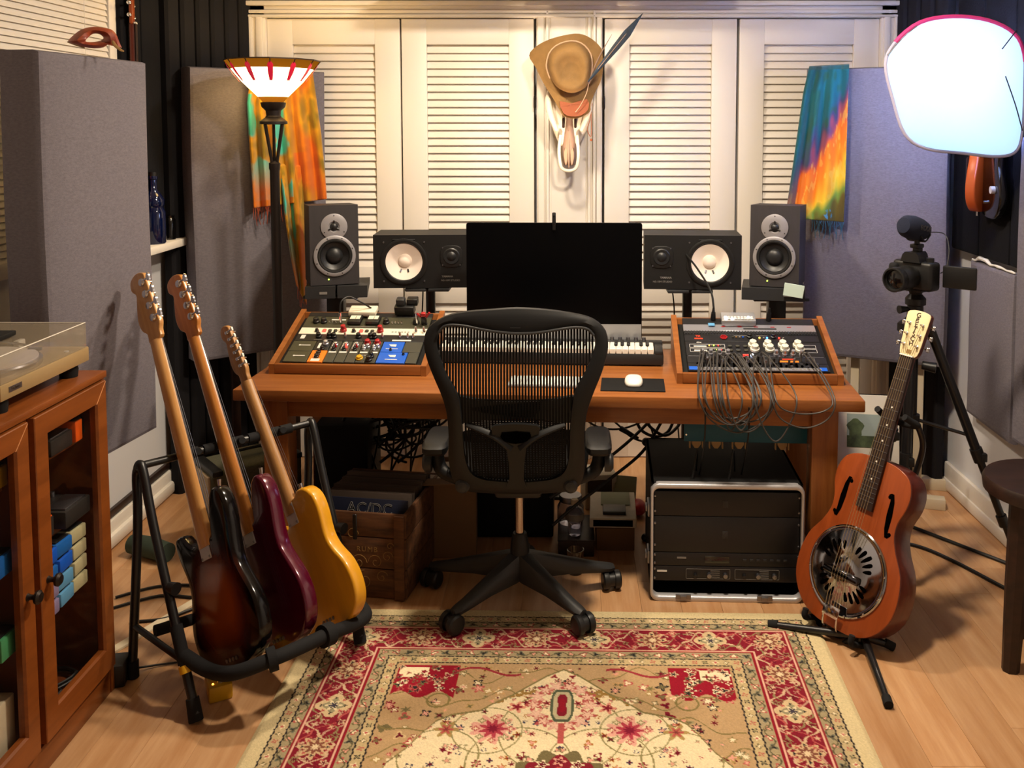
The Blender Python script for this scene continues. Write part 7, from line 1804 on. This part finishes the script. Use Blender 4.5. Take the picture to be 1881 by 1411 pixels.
# ------------------------------------------------------------------ floor things at the left
sM = rotz(40, (-1.285, 3.24, 0)); sc1 = thing('suitcase_amplifier', 'old olive tweed case with a cream end standing behind the guitars', 'amplifier', sM)
part('case', MB().rbox((.17, .1, .158), (.34, .2, .31), .018, 3), 'tweed', sc1); part('end_panel', MB().rbox((-.003, .1, .158), (.012, .16, .27), .005, 3), 'amp_cream', sc1)
for x in (.02, .32): part('corner_guard', MB().rbox((x, .1, .305), (.04, .206, .022), .006), 'black_plastic', sc1)
part('handle', MB().tube([(.09, .1, .312), (.11, .1, .34), (.23, .1, .34), (.25, .1, .312)], .008, 8, 4), 'black_plastic', sc1)
for x in (.08, .26): part('latch', MB().rbox((x, -.002, .25), (.03, .006, .02), .002), 'dull_steel', sc1)
solo('rolled_cloth', MB().tube([(-1.60, 3.28, .036), (-1.52, 3.25, .036), (-1.44, 3.21, .035)], [.034, .037, .034], 18, 5), 'cloth_green', 'rolled grey green cloth on the floor by the left baseboard', 'cloth')
for i, (pts, lb) in enumerate((([(-1.50, 2.95, .006), (-1.40, 3.02, .006), (-1.28, 3.03, .007), (-1.18, 3.0, .006), (-1.08, 3.06, .006)], 'black cable on the floor behind the rack stand, nearest the wall'), ([(-1.48, 2.88, .006), (-1.36, 2.96, .006), (-1.24, 2.95, .006), (-1.12, 2.95, .006), (-1.0, 2.98, .006)], 'black cable on the floor behind the rack stand, middle one'), ([(-1.38, 2.80, .005), (-1.28, 2.82, .005), (-1.18, 2.90, .005), (-1.05, 2.88, .005)], 'black cable on the floor behind the rack stand, nearest the camera'))): cable('cable', pts, .005, lb)
solo('wood_strip', MB().rbox((0, 0, .004), (.03, .52, .008), .001, 1, rotz(-24, (-1.26, 2.86, 0))), 'pale_timber', 'pale wooden strip lying on the floor behind the rack stand', 'wood strip')

# ------------------------------------------------------------------ right side bits
pr = thing('picture', 'small landscape print in a wide white mount leaning beside the desk leg', 'picture', rotz(-8, (1.06, 3.55, 0)) @ Mx.Rotation(R(-7), 4, 'X'))
part('mount', MB().rbox((.11, 0, .255), (.235, .008, .49), .002), 'print_cream', pr)
part('print', MB().box((.11, -.0045, .36), (.165, .001, .13)), 'print_sky', pr)
part('ground', MB().box((.11, -.0052, .318), (.165, .001, .045)), 'print_green', pr)
mb = MB(); mb.add([(.11 - .05 + .03 * math.cos(a) * (1 + .2 * math.sin(5 * a)), -.0058, .37 + .038 * math.sin(a)) for a in [2 * math.pi * k / 24 for k in range(24)]], [tuple(range(24))]); part('tree', mb, 'print_green', pr)
part('backing', MB().rbox((.11, .009, .255), (.24, .008, .495), .002), 'black_matte', pr)
solo('timber_block', MB().rbox((0, 0, .024), (.16, .05, .048), .003, 2, rotz(-14, flr(1725, 898))), 'pale_timber', 'pale timber offcut against the black corner curtain', 'wood block')
solo('timber_block', MB().rbox((0, 0, .022), (.19, .05, .044), .003, 2, rotz(-16, flr(1690, 930))), 'pale_timber', 'pale timber offcut on the floor nearer than the other offcut', 'wood block')
for i, (pts, lb) in enumerate((([(1600, 940), (1660, 962), (1720, 985), (1790, 1012), (1850, 1035), (1930, 1068)], 'upper black cable across the floor behind the stool'), ([(1590, 985), (1650, 995), (1700, 1008), (1760, 1035), (1830, 1072), (1930, 1125)], 'lower black cable across the floor behind the stool'))):
    cable('cable', [flr(px, py, .007) for px, py in pts], .0065, lb)
tv = thing('marker_pen', 'black marker pen with a white end beside the right console', 'pen', DM @ Mx.Translation(V((2.045, .35, DZ + .008))))
part('barrel', MB().cyl((0, -.02, 0), (-.012, .06, 0), .007, n=12), 'black_plastic', tv); part('end', MB().cyl((-.012, .06, 0), (-.016, .085, 0), .0075, n=12), 'pearl', tv)
